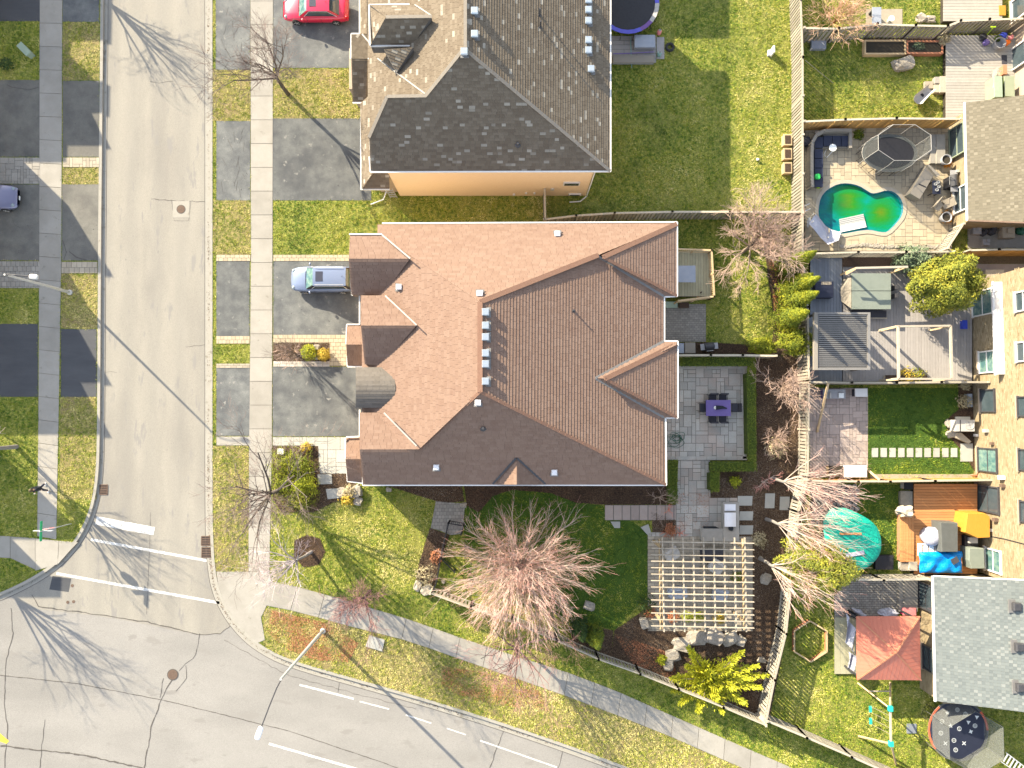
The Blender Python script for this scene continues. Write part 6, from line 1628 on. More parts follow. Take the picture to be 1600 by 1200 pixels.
cabinet('bin', 'blue-grey lidded bin beside the rear wall', 1059, 536, 1069, 552, 1.0, 'glass_table', 'bin'); cabinet('bin', 'beige lidded bin right of the blue-grey one', 1070, 535, 1087, 552, 1.0, 'pale_plastic', 'bin', 'taupe')
def grill(label, c, rz, coverm, w=1.3, d=.6, h=1.1, covered=False, shelf=True, lidm='dark_metal', z0=0.0):
    t = thing('barbecue_grill', label, 'barbecue', (c.x, c.y, z0), rz=rz); ORG[t.name] = Vector((0, 0, 0))
    q = MB(); q.box((0, 0, .42), (w * .5, d * .85, .8)); q.build('cabinet', M[coverm], t, local=True)
    q = MB(); n = 8
    prof = [(-d / 2 + d * k / n, .84 + .26 * math.sin(math.pi * k / n)) for k in range(n + 1)]
    q.grid(lambda u, v: ((u - .5) * w * .55, prof[min(n, int(v * n + .5))][0], prof[min(n, int(v * n + .5))][1]), 2, n); l = q.build('lid', M[lidm], t, smooth=True, local=True)
    q = MB(); q.box((0, -d / 2 - .05, .92), (w * .4, .03, .03)); q.build('handle', M['galv'], l, local=True)
    for s in (-1, 1):
        q = MB(); q.box((s * w * .40, 0, .84), (w * .24, d * .8, .04)); q.build('side_shelf', M['grey_plastic'], t, local=True)
    for x in (-.25, .25):
        for y in (-.2, .2): q = MB(); q.box((x * w, y * d, .04), (.07, .07, .08)); q.build('caster', M['rubber'], t, local=True)
    return t
grill('black grill with pale shelf on the shaded rear lawn', P(1103, 543), .1, 'black', 1.2, .55)
q = MB()
for k, (r_, dz) in enumerate(((0.62, .02), (.5, .05), (.4, .08), (.55, .03), (.33, .1), (.45, .06))):
    cx = P(1049 + k * 2.2, 690 - (k % 3) * 4, 0)
    pts = [Vector((cx.x + r_ * math.cos(a_) * (1 + .15 * math.sin(3 * a_ + k)), cx.y + r_ * .7 * math.sin(a_) * (1 + .2 * math.cos(2 * a_ + k)), .15 + dz)) for a_ in [i * .33 for i in range(24)]]
    q.tube(pts, .016, 5)
single('garden_hose', q, M['hose'], 'tangled dark green garden hose beside the brown house wall', 'garden hose')
# patio dining set
zt = .75
dt = table('dining_table', 'violet-topped dining table on the stone patio', 1103, 625, 1142, 650, .87, 'violet_fabric', 'dark_metal', z0=.12)
def chair(label, c, rz, seatm='dark_fabric', framem='black', z0=.12, group='dark chairs round the violet table', w=.55):
    t = local_thing('patio_chair', label, 'chair', group)
    q = MB(); q.box((0, 0, .42), (w, .5, .05)); q.build('seat', M[seatm], t)
    q = MB(); q.box((0, .27, .70), (w, .04, .55), rot=Matrix.Rotation(-.2, 3, 'X')); q.build('backrest', M[seatm], t)
    for s in (-1, 1):
        q = MB(); q.tube([(s * w / 2, -.25, .62), (s * w / 2, .2, .66), (s * w / 2, .3, .95)], .02, 5); q.build('armrest', M[framem], t)
        for y in (-.22, .24): q = MB(); q.tube([(s * w / 2, y, 0), (s * w / 2, y, .62)], .018, 5); q.build('leg', M[framem], t)
    return put(t, (c.x, c.y, z0), rz)
chair('dark patio chair above the violet table, left one', P(1113, 622, .5), 0); chair('dark patio chair above the violet table, right one', P(1129, 622, .5), 0)
chair('dark patio chair below the violet table, left one', P(1113, 654, .5), math.pi); chair('dark patio chair below the violet table, right one', P(1129, 654, .5), math.pi)
chair('dark patio chair at the left end of the violet table', P(1098, 637, .5), math.pi / 2, w=.6); chair('dark patio chair at the right end of the violet table', P(1148, 637, .5), -math.pi / 2, w=.6)
c = P(1118, 637, .87); t = thing('table_ornament', 'black folded parasol piece with white cap on the violet table', 'parasol', (c.x, c.y, .87))
q = MB(); q.lathe(c, [(.13, .0), (.13, .06), (.05, .1)], 14); q.build('cap', M['sign_white'], t); q = MB(); q.tube([c + Vector((0, 0, .05)), c + Vector((.5, .02, .07)), c + Vector((.8, -.05, .05))], [.16, .1, .03], 8); q.build('cloth', M['cloth_black'], t)

# ------------------------------------------------------------------ outdoor kitchen and pergola
t = thing('kitchen_counter', 'grey L-shaped outdoor kitchen counter above the pergola', 'counter', P(1125, 830))
q = MB(); q.pr(1130, 785, 1155, 846, .92, .86); q.build('counter_top', M['paver_grey'], t)
q = MB(); q.pr(1096, 826, 1129.6, 846, .92, .86); q.build('counter_top', M['paver_grey'], t)
q = MB(); q.pr(1132, 787, 1153, 845, .855, 0); q.pr(1098, 828, 1131.8, 845, .855, 0); q.build('base_cabinet', M['stone_pale'], t)
t = thing('built_in_grill', 'silver built-in grill on the grey counter', 'barbecue', P(1142, 805, .92))
q = MB(); q.grid(lambda u, v: P(1132 + 18 * u, 801 + 22 * v, .95 + .28 * math.sin(math.pi * (.15 + .8 * u))), 8, 2); l = q.build('hood', M['white_metal'], t, smooth=True)
q = MB(); q.tube([P(1134, 803, 1.12), P(1134, 821, 1.12)], .02, 5); q.build('handle', M['dark_metal'], l)
q = MB(); q.pr(1132.5, 788, 1149.5, 798, 1.0, .92); q.build('side_burner_lid', M['white_metal'], t)
q = MB(); q.rock(P(1142, 826, 1.0), (.4, .35, .25), 4); single('cloth_bundle', q, M['cloth_black'], 'black bundle on the counter below the silver grill', 'cloth')
c = P(1108, 826); q = MB(); q.box((c.x, c.y, .45), (.9, .35, .85)); single('bar_fridge', q, M['cloth_black'], 'black appliance set into the counter edge', 'appliance')
pc = P(1097, 912, 0); pg = thing('pergola', 'pale wooden lattice pergola over the seating area', 'pergola', (pc.x, pc.y, 0))
for i in range(9):
    ut, ub = 1034.5 + i * (1163.5 - 1034.5) / 8, 1037.5 + i * (1166 - 1037.5) / 8
    a, b = P(ut, 840, 2.62), P(ub, 987, 2.62); q = MB(); q.beam((a.x, a.y, 2.62), (b.x, b.y, 2.62), .085, .16); q.build('rafter', M['timber_pale'], pg)
for i in range(14):
    vl, vr = 846.5 + i * (978 - 846.5) / 13, 849 + i * (981.5 - 849) / 13
    a, b = P(1017.5 + (0 if i > 3 else 0), vl, 2.78), P(1178, vr, 2.78)
    q = MB(); n = 8
    for k in range(n):
        p0, p1 = a.lerp(b, k / n), a.lerp(b, (k + 1) / n); p0.z = p1.z = 2.76
        q.beam(p0, p1 + (p1 - p0) * .02, .045 + .008 * (k % 2), .12)
    q.build('slat', M['timber_pale'], pg)
for u in (1030, 1160):
    for du in (0, 3.6):
        a, b = P(u + du, 842, 2.42), P(u + du + 2, 984, 2.42); q = MB(); q.beam(a, b, .05, .2); q.build('beam', M['timber'], pg)
for u, v in ((1032, 855), (1162, 855), (1034, 972), (1164, 972)):
    c = P(u, v, 2.4); q = MB(); q.box((c.x, c.y, 1.2), (.14, .14, 2.4)); q.build('post', M['timber'], pg)
# lounge furniture under the pergola, in pale covers
for i, (u, v, w, d, rz, lab) in enumerate(((1050, 866, 1.1, .95, .5, 'pale covered lounge chair under the upper left of the pergola'), (1119, 886, 1.1, 1.0, -.6, 'pale covered lounge chair under the upper right of the pergola'), (1059, 926, 1.5, .9, .1, 'grey-blue covered loveseat under the lower left of the pergola'), (1125, 929, 1.2, .9, -.2, 'grey-blue covered armchair under the lower right of the pergola'))):
    c = P(u, v, .4); t = thing('covered_chair', lab, 'chair', (c.x, c.y, 0), 'covered lounge furniture under the pergola', rz=rz); ORG[t.name] = Vector()
    mm = 'pale_plastic' if i < 2 else 'glass_table'
    q = MB(); q.rock((0, 0, .3), (w, d, .62), i + 3, n=14, m=8, rough=.15, flat=True); q.build('seat_cover', M[mm], t, smooth=True, local=True)
    q = MB(); q.rock((0, d * .38, .5), (w * .95, d * .3, .85), i + 9, n=14, m=8, rough=.12, flat=True); q.build('back_cover', M[mm], t, smooth=True, local=True)
table('coffee_table', 'square grey coffee table under the pergola', 1070, 877, 1093, 900, .42, 'taupe', 'dark_metal', z0=.05)
leafy('low_shrub', 'tiny green plant on the coffee table', P(1080, 892, .42), (.25, .25, .2), 'leaf_dark', 60, .05, 291)
for i, (u, v, l) in enumerate(((1104, 862, 'dark patio sofa by the counter under the pergola'),)):
    cabinet('patio_sofa', l, 1096, 859, 1132, 876, .6, 'navy', 'sofa', 'dark_fabric')
for i, (u, v, m_, l) in enumerate(((1072, 962, 'leaf_juniper', 'left bright green plant under the pergola edge'), (1090, 962, 'leaf_juniper', 'right bright green plant under the pergola edge'), (1122, 964, 'leaf_yellow', 'yellowish plant under the pergola edge'), (1150, 900, 'leaf_pine', 'green climber along the right beam of the pergola'), (1050, 962, 'leaf_rust', 'brown plant under the lower left of the pergola'))):
    leafy('low_shrub', l, B(u, v), (.9, .8, .6), m_, 500, .06, 320 + i)
# ------------------------------------------------------------------ pool yard
EXC.append(rect(1258, 190, 1484, 390))
POOL = [(1278.5, 327), (1282, 308), (1293, 295.5), (1309.7, 287), (1326, 286), (1342.7, 290), (1353.7, 297), (1362.8, 302.5), (1372, 301), (1385, 297), (1396, 299), (1407, 308), (1412, 321), (1410.5, 336), (1401, 349), (1387, 363), (1375.7, 363), (1359, 359), (1342.7, 360.6), (1326, 364), (1310, 366), (1299, 359), (1286, 350), (1279.4, 339.5)]
def closed_smooth(p, it=2):
    for _ in range(it):
        q = []
        for a, b in zip(p, p[1:] + p[:1]): q += [(a[0] * .75 + b[0] * .25, a[1] * .75 + b[1] * .25), (a[0] * .25 + b[0] * .75, a[1] * .25 + b[1] * .75)]
        p = q
    return p
PS = closed_smooth(POOL, 1); pcx = sum(p[0] for p in PS) / len(PS); pcy = sum(p[1] for p in PS) / len(PS)
def grow(p, d):
    n = len(p); out = []
    s = 1 if area2(p) > 0 else -1
    for i in range(n):
        a, b = p[i - 1], p[(i + 1) % n]; dx, dy = b[0] - a[0], b[1] - a[1]; l = math.hypot(dx, dy)
        out.append((p[i][0] + s * dy / l * d, p[i][1] - s * dx / l * d))
    return out
ZP = .32
COPE = grow(PS, 6)
paving('paver_patio', rect(1258, 196, 1482, 389), 'paver_beige', z=ZP, g=5.4, seed=33, gap=.3, hole=COPE, exclude=False, z0=-.1, maxw=3, maxh=2) if False else None
# base ring without the pool: four convex-ish strips are avoided by building the slab as cells
cells = [c for c in ashlar(rect(1258, 196, 1482, 389), 5.6, 3, 2, 33)]
big = structure('paver_patio', MB().px([(1258, 196), (1262, 196), (1262, 200), (1258, 200)], ZP - .02, -.1), M['grout'])
cnt = 0; st = MB(); un = MB()
def pool_side(q): return any(inside(x, y, PS) for x, y in q) or inside(sum(a[0] for a in q) / len(q), sum(a[1] for a in q) / len(q), PS)
for (a, b, c, d) in sorted(cells, key=lambda q: -(q[2] - q[0]) * (q[3] - q[1])):
    r_ = [(a + .3, b + .3), (c - .3, b + .3), (c - .3, d - .3), (a + .3, d - .3)]
    if pool_side(r_): continue
    un.px([(a, b), (c, b), (c, d), (a, d)], ZP - .015, -.1)
    cnt += 1
    if cnt <= 300: s = MB(); s.px(r_, ZP + R(-.003, .003), ZP - .03); s.build('paving_stone', M['paver_beige'], big)
    else: st.px(r_, ZP + R(-.003, .003), ZP - .03)
tag(un.build('mortar_bed', M['grout'], big), kind='stuff'); tag(st.build('small_paving_stone', M['paver_beige'], big), kind='stuff')
pp = P(1345, 325); pool = thing('swimming_pool', 'figure-eight swimming pool with green algae water', 'swimming pool', (pp.x, pp.y, 0))
q = MB(); n = len(PS); G1 = grow(PS, 5.5)
for i in range(n):
    j = (i + 1) % n; q.px([PS[i], PS[j], G1[j], G1[i]], ZP + .03, 0)
q.build('coping', M['paver_tan'], pool)
q = MB(); G2 = grow(PS, 11)
for i in range(n):
    j = (i + 1) % n; q.px([G1[i], G1[j], G2[j], G2[i]], ZP - .009, 0)
q.build('coping_surround', M['paver_beige'], pool)
q = MB(); G0 = grow(PS, -.6)
for i in range(n):
    j = (i + 1) % n; q.px([PS[i], PS[j], G0[j], G0[i]], ZP + .02, 0)
q.build('liner', M['water_line'], pool)
wm = bpy.data.materials.new('algae_water'); wm.use_nodes = True; MATS['algae_water'] = wm
nt = wm.node_tree; N = nt.nodes; Lk = nt.links; bs = N['Principled BSDF']; bs.inputs['Roughness'].default_value = .12; bs.inputs['Specular IOR Level'].default_value = .35
tc = N.new('ShaderNodeNewGeometry'); nz = N.new('ShaderNodeTexNoise'); nz.inputs['Scale'].default_value = .9; nz.inputs['Detail'].default_value = 6
mpp = N.new('ShaderNodeMapping'); mpp.inputs['Rotation'].default_value = (0, 0, -.75); mpp.inputs['Scale'].default_value = (.7, 2.6, 1); Lk.new(tc.outputs['Position'], mpp.inputs[0]); Lk.new(mpp.outputs[0], nz.inputs['Vector'])
def algae(u, v, r_):
    c = P(u, v, .1); vm = N.new('ShaderNodeVectorMath'); vm.operation = 'DISTANCE'; vm.inputs[1].default_value = c; Lk.new(tc.outputs['Position'], vm.inputs[0])
    mr = N.new('ShaderNodeMapRange'); mr.inputs[1].default_value = r_; mr.inputs[2].default_value = 0; Lk.new(vm.outputs['Value'], mr.inputs[0]); return mr.outputs[0]
mx = N.new('ShaderNodeMath'); mx.operation = 'MAXIMUM'; Lk.new(algae(1326, 314, 1.9), mx.inputs[0]); Lk.new(algae(1376, 332, 1.8), mx.inputs[1])
ad = N.new('ShaderNodeMath'); ad.operation = 'MULTIPLY_ADD'; ad.inputs[1].default_value = .75; Lk.new(nz.outputs['Fac'], ad.inputs[0]); Lk.new(mx.outputs[0], ad.inputs[2])
cl = N.new('ShaderNodeMath'); cl.operation = 'MULTIPLY'; cl.inputs[1].default_value = .66; Lk.new(ad.outputs[0], cl.inputs[0])
cr = N.new('ShaderNodeValToRGB'); els = cr.color_ramp.elements
for _ in range(3): els.new(.5)
for e, (p_, c_) in zip(els, ((.14, (.0, .085, .13)), (.32, (.0, .20, .17)), (.50, (.0, .19, .06)), (.72, (.015, .17, .01)), (1.0, (.09, .15, .0)))): e.position = min(1, p_); e.color = (*c_, 1)
Lk.new(cl.outputs[0], cr.inputs[0]); dk_ = N.new('ShaderNodeMix'); dk_.data_type = 'RGBA'; Lk.new(cr.outputs[0], dk_.inputs[6]); dk_.inputs[7].default_value = (.0, .05, .04, 1)
ms = N.new('ShaderNodeMath'); ms.operation = 'MULTIPLY'; Lk.new(algae(1298, 322, 1.6), ms.inputs[0]); Lk.new(nz.outputs['Fac'], ms.inputs[1]); Lk.new(ms.outputs[0], dk_.inputs[0]); Lk.new(dk_.outputs[2], bs.inputs['Base Color'])  # dark tone mixed in towards the left end of the water
bp = N.new('ShaderNodeBump'); bp.inputs['Distance'].default_value = .01; n2 = N.new('ShaderNodeTexNoise'); n2.inputs['Scale'].default_value = 9; Lk.new(tc.outputs['Position'], n2.inputs['Vector']); Lk.new(n2.outputs['Fac'], bp.inputs['Height']); Lk.new(bp.outputs[0], bs.inputs['Normal'])
q = MB(); q.px(PS, .12, .02); q.build('pool_water', wm, pool)
q = MB()
for f in (0, .33, .66): q.tube([P(1284 + 3 * f, 300, ZP + .3), P(1284 + 3 * f, 300, ZP)], .02, 5)
# floating mat
a = [(1312, 342), (1349, 334), (1354, 355), (1315, 363)]
t = thing('pool_float', 'white and grey striped floating mat at the pool edge', 'pool float', P(1333, 348, .2))
for k in range(8):
    q = MB(); A, B_, C, D = a[0], a[1], a[2], a[3]
    q.px([lerp(A, D, k / 8 + .01), lerp(B_, C, k / 8 + .01), lerp(B_, C, (k + .85) / 8), lerp(A, D, (k + .85) / 8)], .24, .13); q.build('float_tube', M['sign_white'] if k > 3 else M['galv'], t)
# slide
t = thing('pool_slide', 'white curved pool slide with ladder at the lower left of the pool', 'pool slide', P(1280, 362, ZP))
ctrl = [(1268, 343, 1.7), (1276, 352, 1.45), (1286, 365, 1.1), (1293, 374, .8), (1302, 370, .55), (1304, 360, .45)]
q = MB()
def chan(i, w_):
    a, b = Vector(P(*ctrl[max(i - 1, 0)])), Vector(P(*ctrl[min(i + 1, len(ctrl) - 1)])); d = (b - a); d.z = 0; d.normalize(); nn = Vector((-d.y, d.x, 0)); c = Vector(P(*ctrl[i]))
    return [c + nn * w_ + Vector((0, 0, .16)), c + nn * w_ * .75, c - nn * w_ * .75, c - nn * w_ + Vector((0, 0, .16))]
for i in range(len(ctrl) - 1):
    A, B_ = chan(i, .42), chan(i + 1, .42)
    q.add(A + B_, [(k, k + 1, k + 5, k + 4) for k in range(3)])
    q.add([v - Vector((0, 0, .06)) for v in A + B_], [(k + 4, k + 5, k + 1, k) for k in range(3)])
q.build('chute', M['drape'], t)
q = MB()
for s in (-.25, .25):
    q.tube([P(1262, 350, 0) + Vector((0, s, 0)), P(1266, 343, 1.6) + Vector((0, s, .5))], .03, 6)
for k in range(4): c = P(1262 + k, 350 - k * 1.7, .4 + k * .35); q.box(c, (.12, .5, .03))
q.build('ladder', M['galv'], t)
for (u, v) in ((1276, 352), (1292, 372)): q = MB(); c = P(u, v, .7); q.tube([(c.x, c.y, .3), (c.x, c.y, .95)], .05, 6); q.build('support', M['galv'], t)
q = MB(); q.tube([P(1258, 330, .35), P(1258, 330, 1.0), P(1266, 326, 1.05), P(1266, 326, .3)], .025, 6); q.tube([P(1257, 322, .35), P(1257, 322, 1.0), P(1265, 318, 1.05), P(1265, 318, .3)], .025, 6)
single('pool_handrail', q, M['white_metal'], 'white tubular pool rail by the long fence', 'handrail')
# wicker sofa
t = thing('corner_sofa', 'curved wicker corner sofa with navy cushions in the pool yard corner', 'sofa', P(1300, 240, ZP))
def sbox(nm, u0, v0, u1, v1, z0, z1, m_): q = MB(); q.pr(u0, v0, u1, v1, z1, z0); return q.build(nm, M[m_], t)
sbox('base', 1286, 209, 1331, 231, ZP, ZP + .3, 'taupe'); sbox('base', 1270, 232, 1286, 292, ZP, ZP + .3, 'taupe')
for k in range(3): sbox('seat_cushion', 1287 + k * 14, 212, 1300 + k * 14, 228, ZP + .31, ZP + .44, 'navy')
for k in range(4): sbox('seat_cushion', 1273, 233 + k * 15, 1286, 247 + k * 15, ZP + .31, ZP + .44, 'navy')
sbox('seat_cushion', 1273, 214, 1286, 231, ZP + .31, ZP + .44, 'navy')
q = MB(); arc = [P(1331, 203, ZP + .8), P(1305, 203, ZP + .8), P(1288, 204, ZP + .8), P(1276, 211, ZP + .8), P(1270, 222, ZP + .8), P(1269, 240, ZP + .8), P(1269, 268, ZP + .8), P(1270, 292, ZP + .8)]
for a, b in zip(arc, arc[1:]):
    d = (b - a).normalized(); nn = Vector((-d.y, d.x, 0)) * .11
    A = [a + nn, b + nn, b - nn, a - nn]; q.prism([(v.x, v.y) for v in A], ZP, ZP + .8)
q.build('backrest', M['taupe'], t); sbox('armrest', 1327, 206, 1331.5, 231, ZP + .3, ZP + .6, 'taupe')
t = thing('white_chair', 'small white metal chair with round seat by the wicker sofa', 'chair', P(1293, 240, ZP))
c = P(1301, 231, ZP + .5); q = MB(); q.lathe(c, [(.27, 0), (.27, .05)], 16); q.build('seat', M['sign_white'], t)
q = MB(); q.tube([P(1300, 234, ZP + .5), P(1293, 230, ZP + .05), P(1287, 242, ZP + .05), P(1292, 246, ZP + .05), P(1302, 235, ZP + .5)], .02, 5); q.build('frame', M['sign_white'], t)
for u, v, s, m_, l in ((1277, 276, .45, 'green_toy', 'green-rimmed bowl on the end of the wicker sofa'), (1281, 289, .35, 'lime', 'lime green toy beside the wicker sofa'), (1280, 206, .4, 'galv', 'pale bundle behind the wicker sofa corner'), (1262, 219, .7, 'dark_fabric', 'dark round cover beside the fence'), (1286, 283, .25, 'coral', 'small beige box beside the lime toy')):
    c = P(u, v, ZP + .5); q = MB(); q.rock((c.x, c.y, ZP + .22 if m_ != 'green_toy' else ZP + .5), (s, s, s * .8), int(u), n=12, m=7, rough=.3); single('toy' if 'toy' in l else 'bundle', q, M[m_], l, 'toy' if 'toy' in l or 'bowl' in l else 'bundle')
trampoline('oval trampoline with tall grey net enclosure in the pool yard', P(1390, 239, .85 + ZP), 1.98, 1.36, .85 + ZP, 2.75 + ZP, ['grill_cover'], 'black', 'net_thin', 'pale_plastic', npol=8, padw=.2)
# steps and covered sofa, grill, chair, pots
for u0, u1, z, l in ((1454, 1463, .25, 'lower dark stone step by the patio door'), (1464, 1477, .4, 'upper dark stone step by the patio door')): 
    q = MB(); q.pr(u0, 210, u1, 255, ZP + z, 0); single('stone_step', q, M['paver_grey'], l, 'step')
t = thing('covered_sofa', 'long slanted beige covered sofa beside the pool', 'sofa', P(1446, 284, ZP))
q = MB(); q.px([(1422, 302), (1449, 257), (1463, 267), (1437, 311)], ZP + .75, ZP); q.build('cover', M['taupe'], t)
q = MB(); q.px([(1449, 257.6), (1452, 257), (1469, 273), (1465, 276)], ZP + .95, ZP + .76); q.build('cushion_back', M['timber_pale'], t)
q = MB(); q.px([(1435.2, 288), (1436, 286.5), (1447, 291.5), (1446.4, 293)], ZP + .77, ZP + .751); q.build('strap', M['black'], t)
g = grill('black grill with white handle lid beside the olive roofed wall', P(1475, 291), -math.pi / 2, 'black', 1.5, .65, z0=ZP)
table('side_table', 'cluttered navy side table left of the black grill', 1457, 282, 1470, 303, ZP + .7, 'navy', 'black', z0=ZP)
for k, (u, v) in enumerate(((1461, 288), (1466, 292), (1463, 297), (1465, 285))):
    q = MB(); c = P(u, v, ZP + .7); q.lathe(c, [(.1, 0), (.12, .1), (.09, .1), (.08, .02)], 10); single('dish', q, M['galv'], ('topmost left', 'right hand', 'lowest', 'topmost right')[k] + ' small dish on the navy side table', 'dish', 'dishes on the navy side table')
chair('beige patio armchair between grill and flower pot', P(1466, 321, ZP + .4), .9, 'timber_pale', 'timber_pale', ZP, None, .7); chair('beige patio chair folded against the lower wall', P(1478, 319, ZP + .4), -1.2, 'timber_pale', 'timber_pale', ZP, None, .6)
for u, v, l in ((1466, 257, 'grey pot holding orange flowers by the steps'), (1466, 345, 'tall tapered grey pot with orange flowers')):
    c = P(u, v); t = thing('plant_pot', l, 'plant pot', (c.x, c.y, ZP)); q = MB(); q.lathe((c.x, c.y, ZP), [(.2, 0), (.38, .7), (.34, .7), (.3, .6)], 18); q.build('pot', M['grey_plastic'], t, smooth=True); q = MB(); q.lathe((c.x, c.y, ZP + .58), [(.32, 0), (.32, .03)], 14); q.build('soil', M['soil'], t)
rnd = random.Random(8); q = MB()
for k in range(900):
    u = rnd.uniform(1312, 1478); v = 386 + rnd.gauss(0, 1.3) - 3 * math.exp(-((u - 1350) / 25) ** 2); c = P(u, v, ZP); s = rnd.uniform(.05, .13); q.rock((c.x, c.y, ZP + .03), (s, s, s * .7), k, n=5, m=3)
single('pebbles', q, M['rock'], 'white pebble edging along the bottom of the pool patio', 'pebbles', kind='stuff')
# cluttered yard at the right edge
rnd = random.Random(6)
slab(rect(1512, 352, 1640, 388), 'shaded grey paving of the cluttered side yard', .03, 'paver_grey')
for k, (u, v, s, m_, l) in enumerate(((1522, 362, .6, 'grey_plastic', 'grey crate beside the brown fence piece'), (1534, 365, .5, 'dark_fabric', 'dark bundle second from the left in the side yard'), (1546, 362, .6, 'dark_fabric', 'dark rounded bundle in the middle of the side yard'), (1568, 366, .9, 'timber_pale', 'pale stack of boards in the side yard'), (1590, 362, .7, 'hose', 'green coil in the side yard'), (1537, 380, .5, 'grey_plastic', 'small grey box at the side yard fence'))):
    c = P(u, v); q = MB(); (q.box((c.x, c.y, s * .3), (s, s * .9, s * .6)) if k in (0, 3, 5) else q.rock((c.x, c.y, s * .3), (s, s, s * .7), k)); q.box((c.x + .1, c.y + .1, s * .65), (s * .5, s * .4, .1)); single('yard_clutter', q, M[m_], l, 'yard clutter')
c = P(1578, 345, 1.5); q = MB(); q.rock((c.x, c.y, 1.5), (1.1, .4, .2), 3, n=12, m=6, rough=.05, flat=True); q.tube([(c.x - .4, c.y, 0), (c.x - .4, c.y, 1.45)], .03, 5); q.tube([(c.x + .4, c.y, 0), (c.x + .4, c.y, 1.45)], .03, 5); single('paddle_board', q, M['drape'], 'pale oval board held under the roof edge', 'board')

# ------------------------------------------------------------------ top right yards
deck('deck', 'whitish wooden deck in the second yard from the top right', 1478, 55, 1590, 186, .45, 'deck_white', 4.3, 'h')
deck('deck', 'whitish deck at the very top right corner', 1474, -40, 1566, 33, .45, 'deck_white', 4.3, 'h')
slab(rect(1353, 14, 1410, 42), 'square beige paving behind the top fence', .03, 'paver_tan')
t = thing('garden_bench', 'long grey bench table on the beige paving behind the top fence', 'bench', P(1369, 26)); q = MB(); q.pr(1363, 11, 1377, 40, .75, .68); q.build('bench_top', M['glass_table'], t)
for v in (14, 37): q = MB(); q.pr(1364, v - 1, 1376, v + 1, .68, 0); q.build('leg', M['dark_metal'], t)
c = P(1388, 34); q = MB(); q.lathe((c.x, c.y, 0), [(.12, 0), (.12, .4), (.22, .42), (.22, .46)], 16); single('stool', q, M['sign_white'], 'small round white stool beside the grey bench', 'stool')
def raised_bed(label, u0, v0, u1, v1, m_, plants=0):
    t = thing('raised_bed', label, 'raised bed', P((u0 + u1) / 2, (v0 + v1) / 2))
    for a in ((u0, v0, u1, v0 + 2.2), (u0, v1 - 2.6, u1, v1), (u0, v0 + 2.3, u0 + 2.2, v1 - 2.7), (u1 - 2.2, v0 + 2.3, u1, v1 - 2.7)):
        q = MB(); q.pr(*a, .4, 0); q.build('side_board', M[m_], t)
    q = MB(); q.pr(u0 + 2.3, v0 + 2.3, u1 - 2.3, v1 - 2.7, .3, 0); q.build('soil', M['soil'], t)
raised_bed('long timber raised bed with dark soil along the top right fence', 1351, 62, 1416, 85, 'timber'); raised_bed('reddish raised bed with plants, right of the timber one', 1417, 63, 1474, 84, 'cedar_red')
leafy('low_shrub', 'grey-green plant in the reddish raised bed', P(1436, 72, .3), (.9, .6, .5), 'leaf_blue', 300, .06, 330)
q = MB(); q.pr(1268, 63, 1291, 76, .3, 0); single('rain_mat', q, M['glass_table'], 'blue-grey rectangular box on the ground by the top fence', 'box')
q = MB(); q.tube([P(1258, 94, 1.8), P(1302, 130, .05)], .015, 4); single('guy_line', q, M['timber_pale'], 'thin guy line from the long fence down to the lawn', 'line')
t = thing('lounger_shell', 'white plastic chair shell tipped over on the lawn', 'chair', P(1439, 151, .3)); cc = P(1439, 151, .3)
Rm = Matrix.Rotation(.75, 3, 'Z')
q = MB()
def shell(u, v): 
    x, y = (u - .5) * 1.45, (v - .5) * .85; z = .12 + .5 * (abs(v - .5) * 2) ** 3 + .35 * max(0, (abs(u - .5) * 2)) ** 4
    w_ = Rm @ Vector((x, y * (1 - .3 * u), z)); return Vector((cc.x, cc.y, 0)) + w_
q.grid(shell, 10, 8); q.build('shell', M['pale_plastic'], t, smooth=True)
q = MB(); q.box(Vector((cc.x, cc.y, 0)) + Rm @ Vector((.28, 0, .15)), (.18, .28, .03), rz=.75); q.build('slot', M['black'], t)
for k, (u0, v0, u1, v1, z, m_, l) in enumerate(((1445, 127, 1458, 138, .2, 'paver_tan', 'lowest sandy stone step to the white deck'), (1460, 132, 1468, 144, .3, 'paver_tan', 'middle sandy stone step to the white deck'), (1469, 119, 1478, 144, .4, 'timber_pale', 'upper pale step to the white deck'), (1461, 120, 1468, 130, .35, 'paver_grey', 'small grey block beside the deck steps'))):
    q = MB(); q.pr(u0, v0, u1, v1, z, 0); single('garden_step', q, M[m_], l, 'step')
ZD = .45
cabinet('barbecue_grill', 'grey-green covered grill on the white deck', 1553, 118, 1567, 152, ZD + 1.0, 'sage', 'barbecue', 'box_green', z0=ZD); cabinet('patio_table', 'olive framed table between covered grill and house wall', 1569, 118, 1586, 151, ZD + .8, 'leaf_dark_solid', 'table', 'sage', z0=ZD)
c = P(1550, 123, ZD); chair('beige reclining chair on the white deck', c, 1.4, 'timber_pale', 'galv', ZD, None, .6); chair('grey folding chair on the white deck edge', P(1546, 141, ZD), 1.5, 'galv', 'galv', ZD, None, .5)
cabinet('door_mat', 'dark grey mat on the white deck by the patio door', 1565, 86, 1574, 100, ZD + .02, 'dark_fabric', 'mat', z0=ZD, lidt=.01)
cabinet('planter_box', 'small brown box on the white deck', 1567, 101, 1574, 116, ZD + .45, 'cedar_red', 'box', z0=ZD); cabinet('door_mat', 'orange-brown mat by the topmost patio door', 1561, 8, 1572, 24, ZD + .05, 'orange_wood', 'mat', z0=ZD, lidt=.03)
t = thing('planter_tub', 'grey tub of garden toys by the top right fence', 'tub', P(1556, 72, ZD)); c = P(1556, 72, ZD); q = MB(); q.lathe(c, [(.3, 0), (.42, .5), (.38, .5), (.34, .1)], 16); q.build('tub', M['grey_plastic'], t)
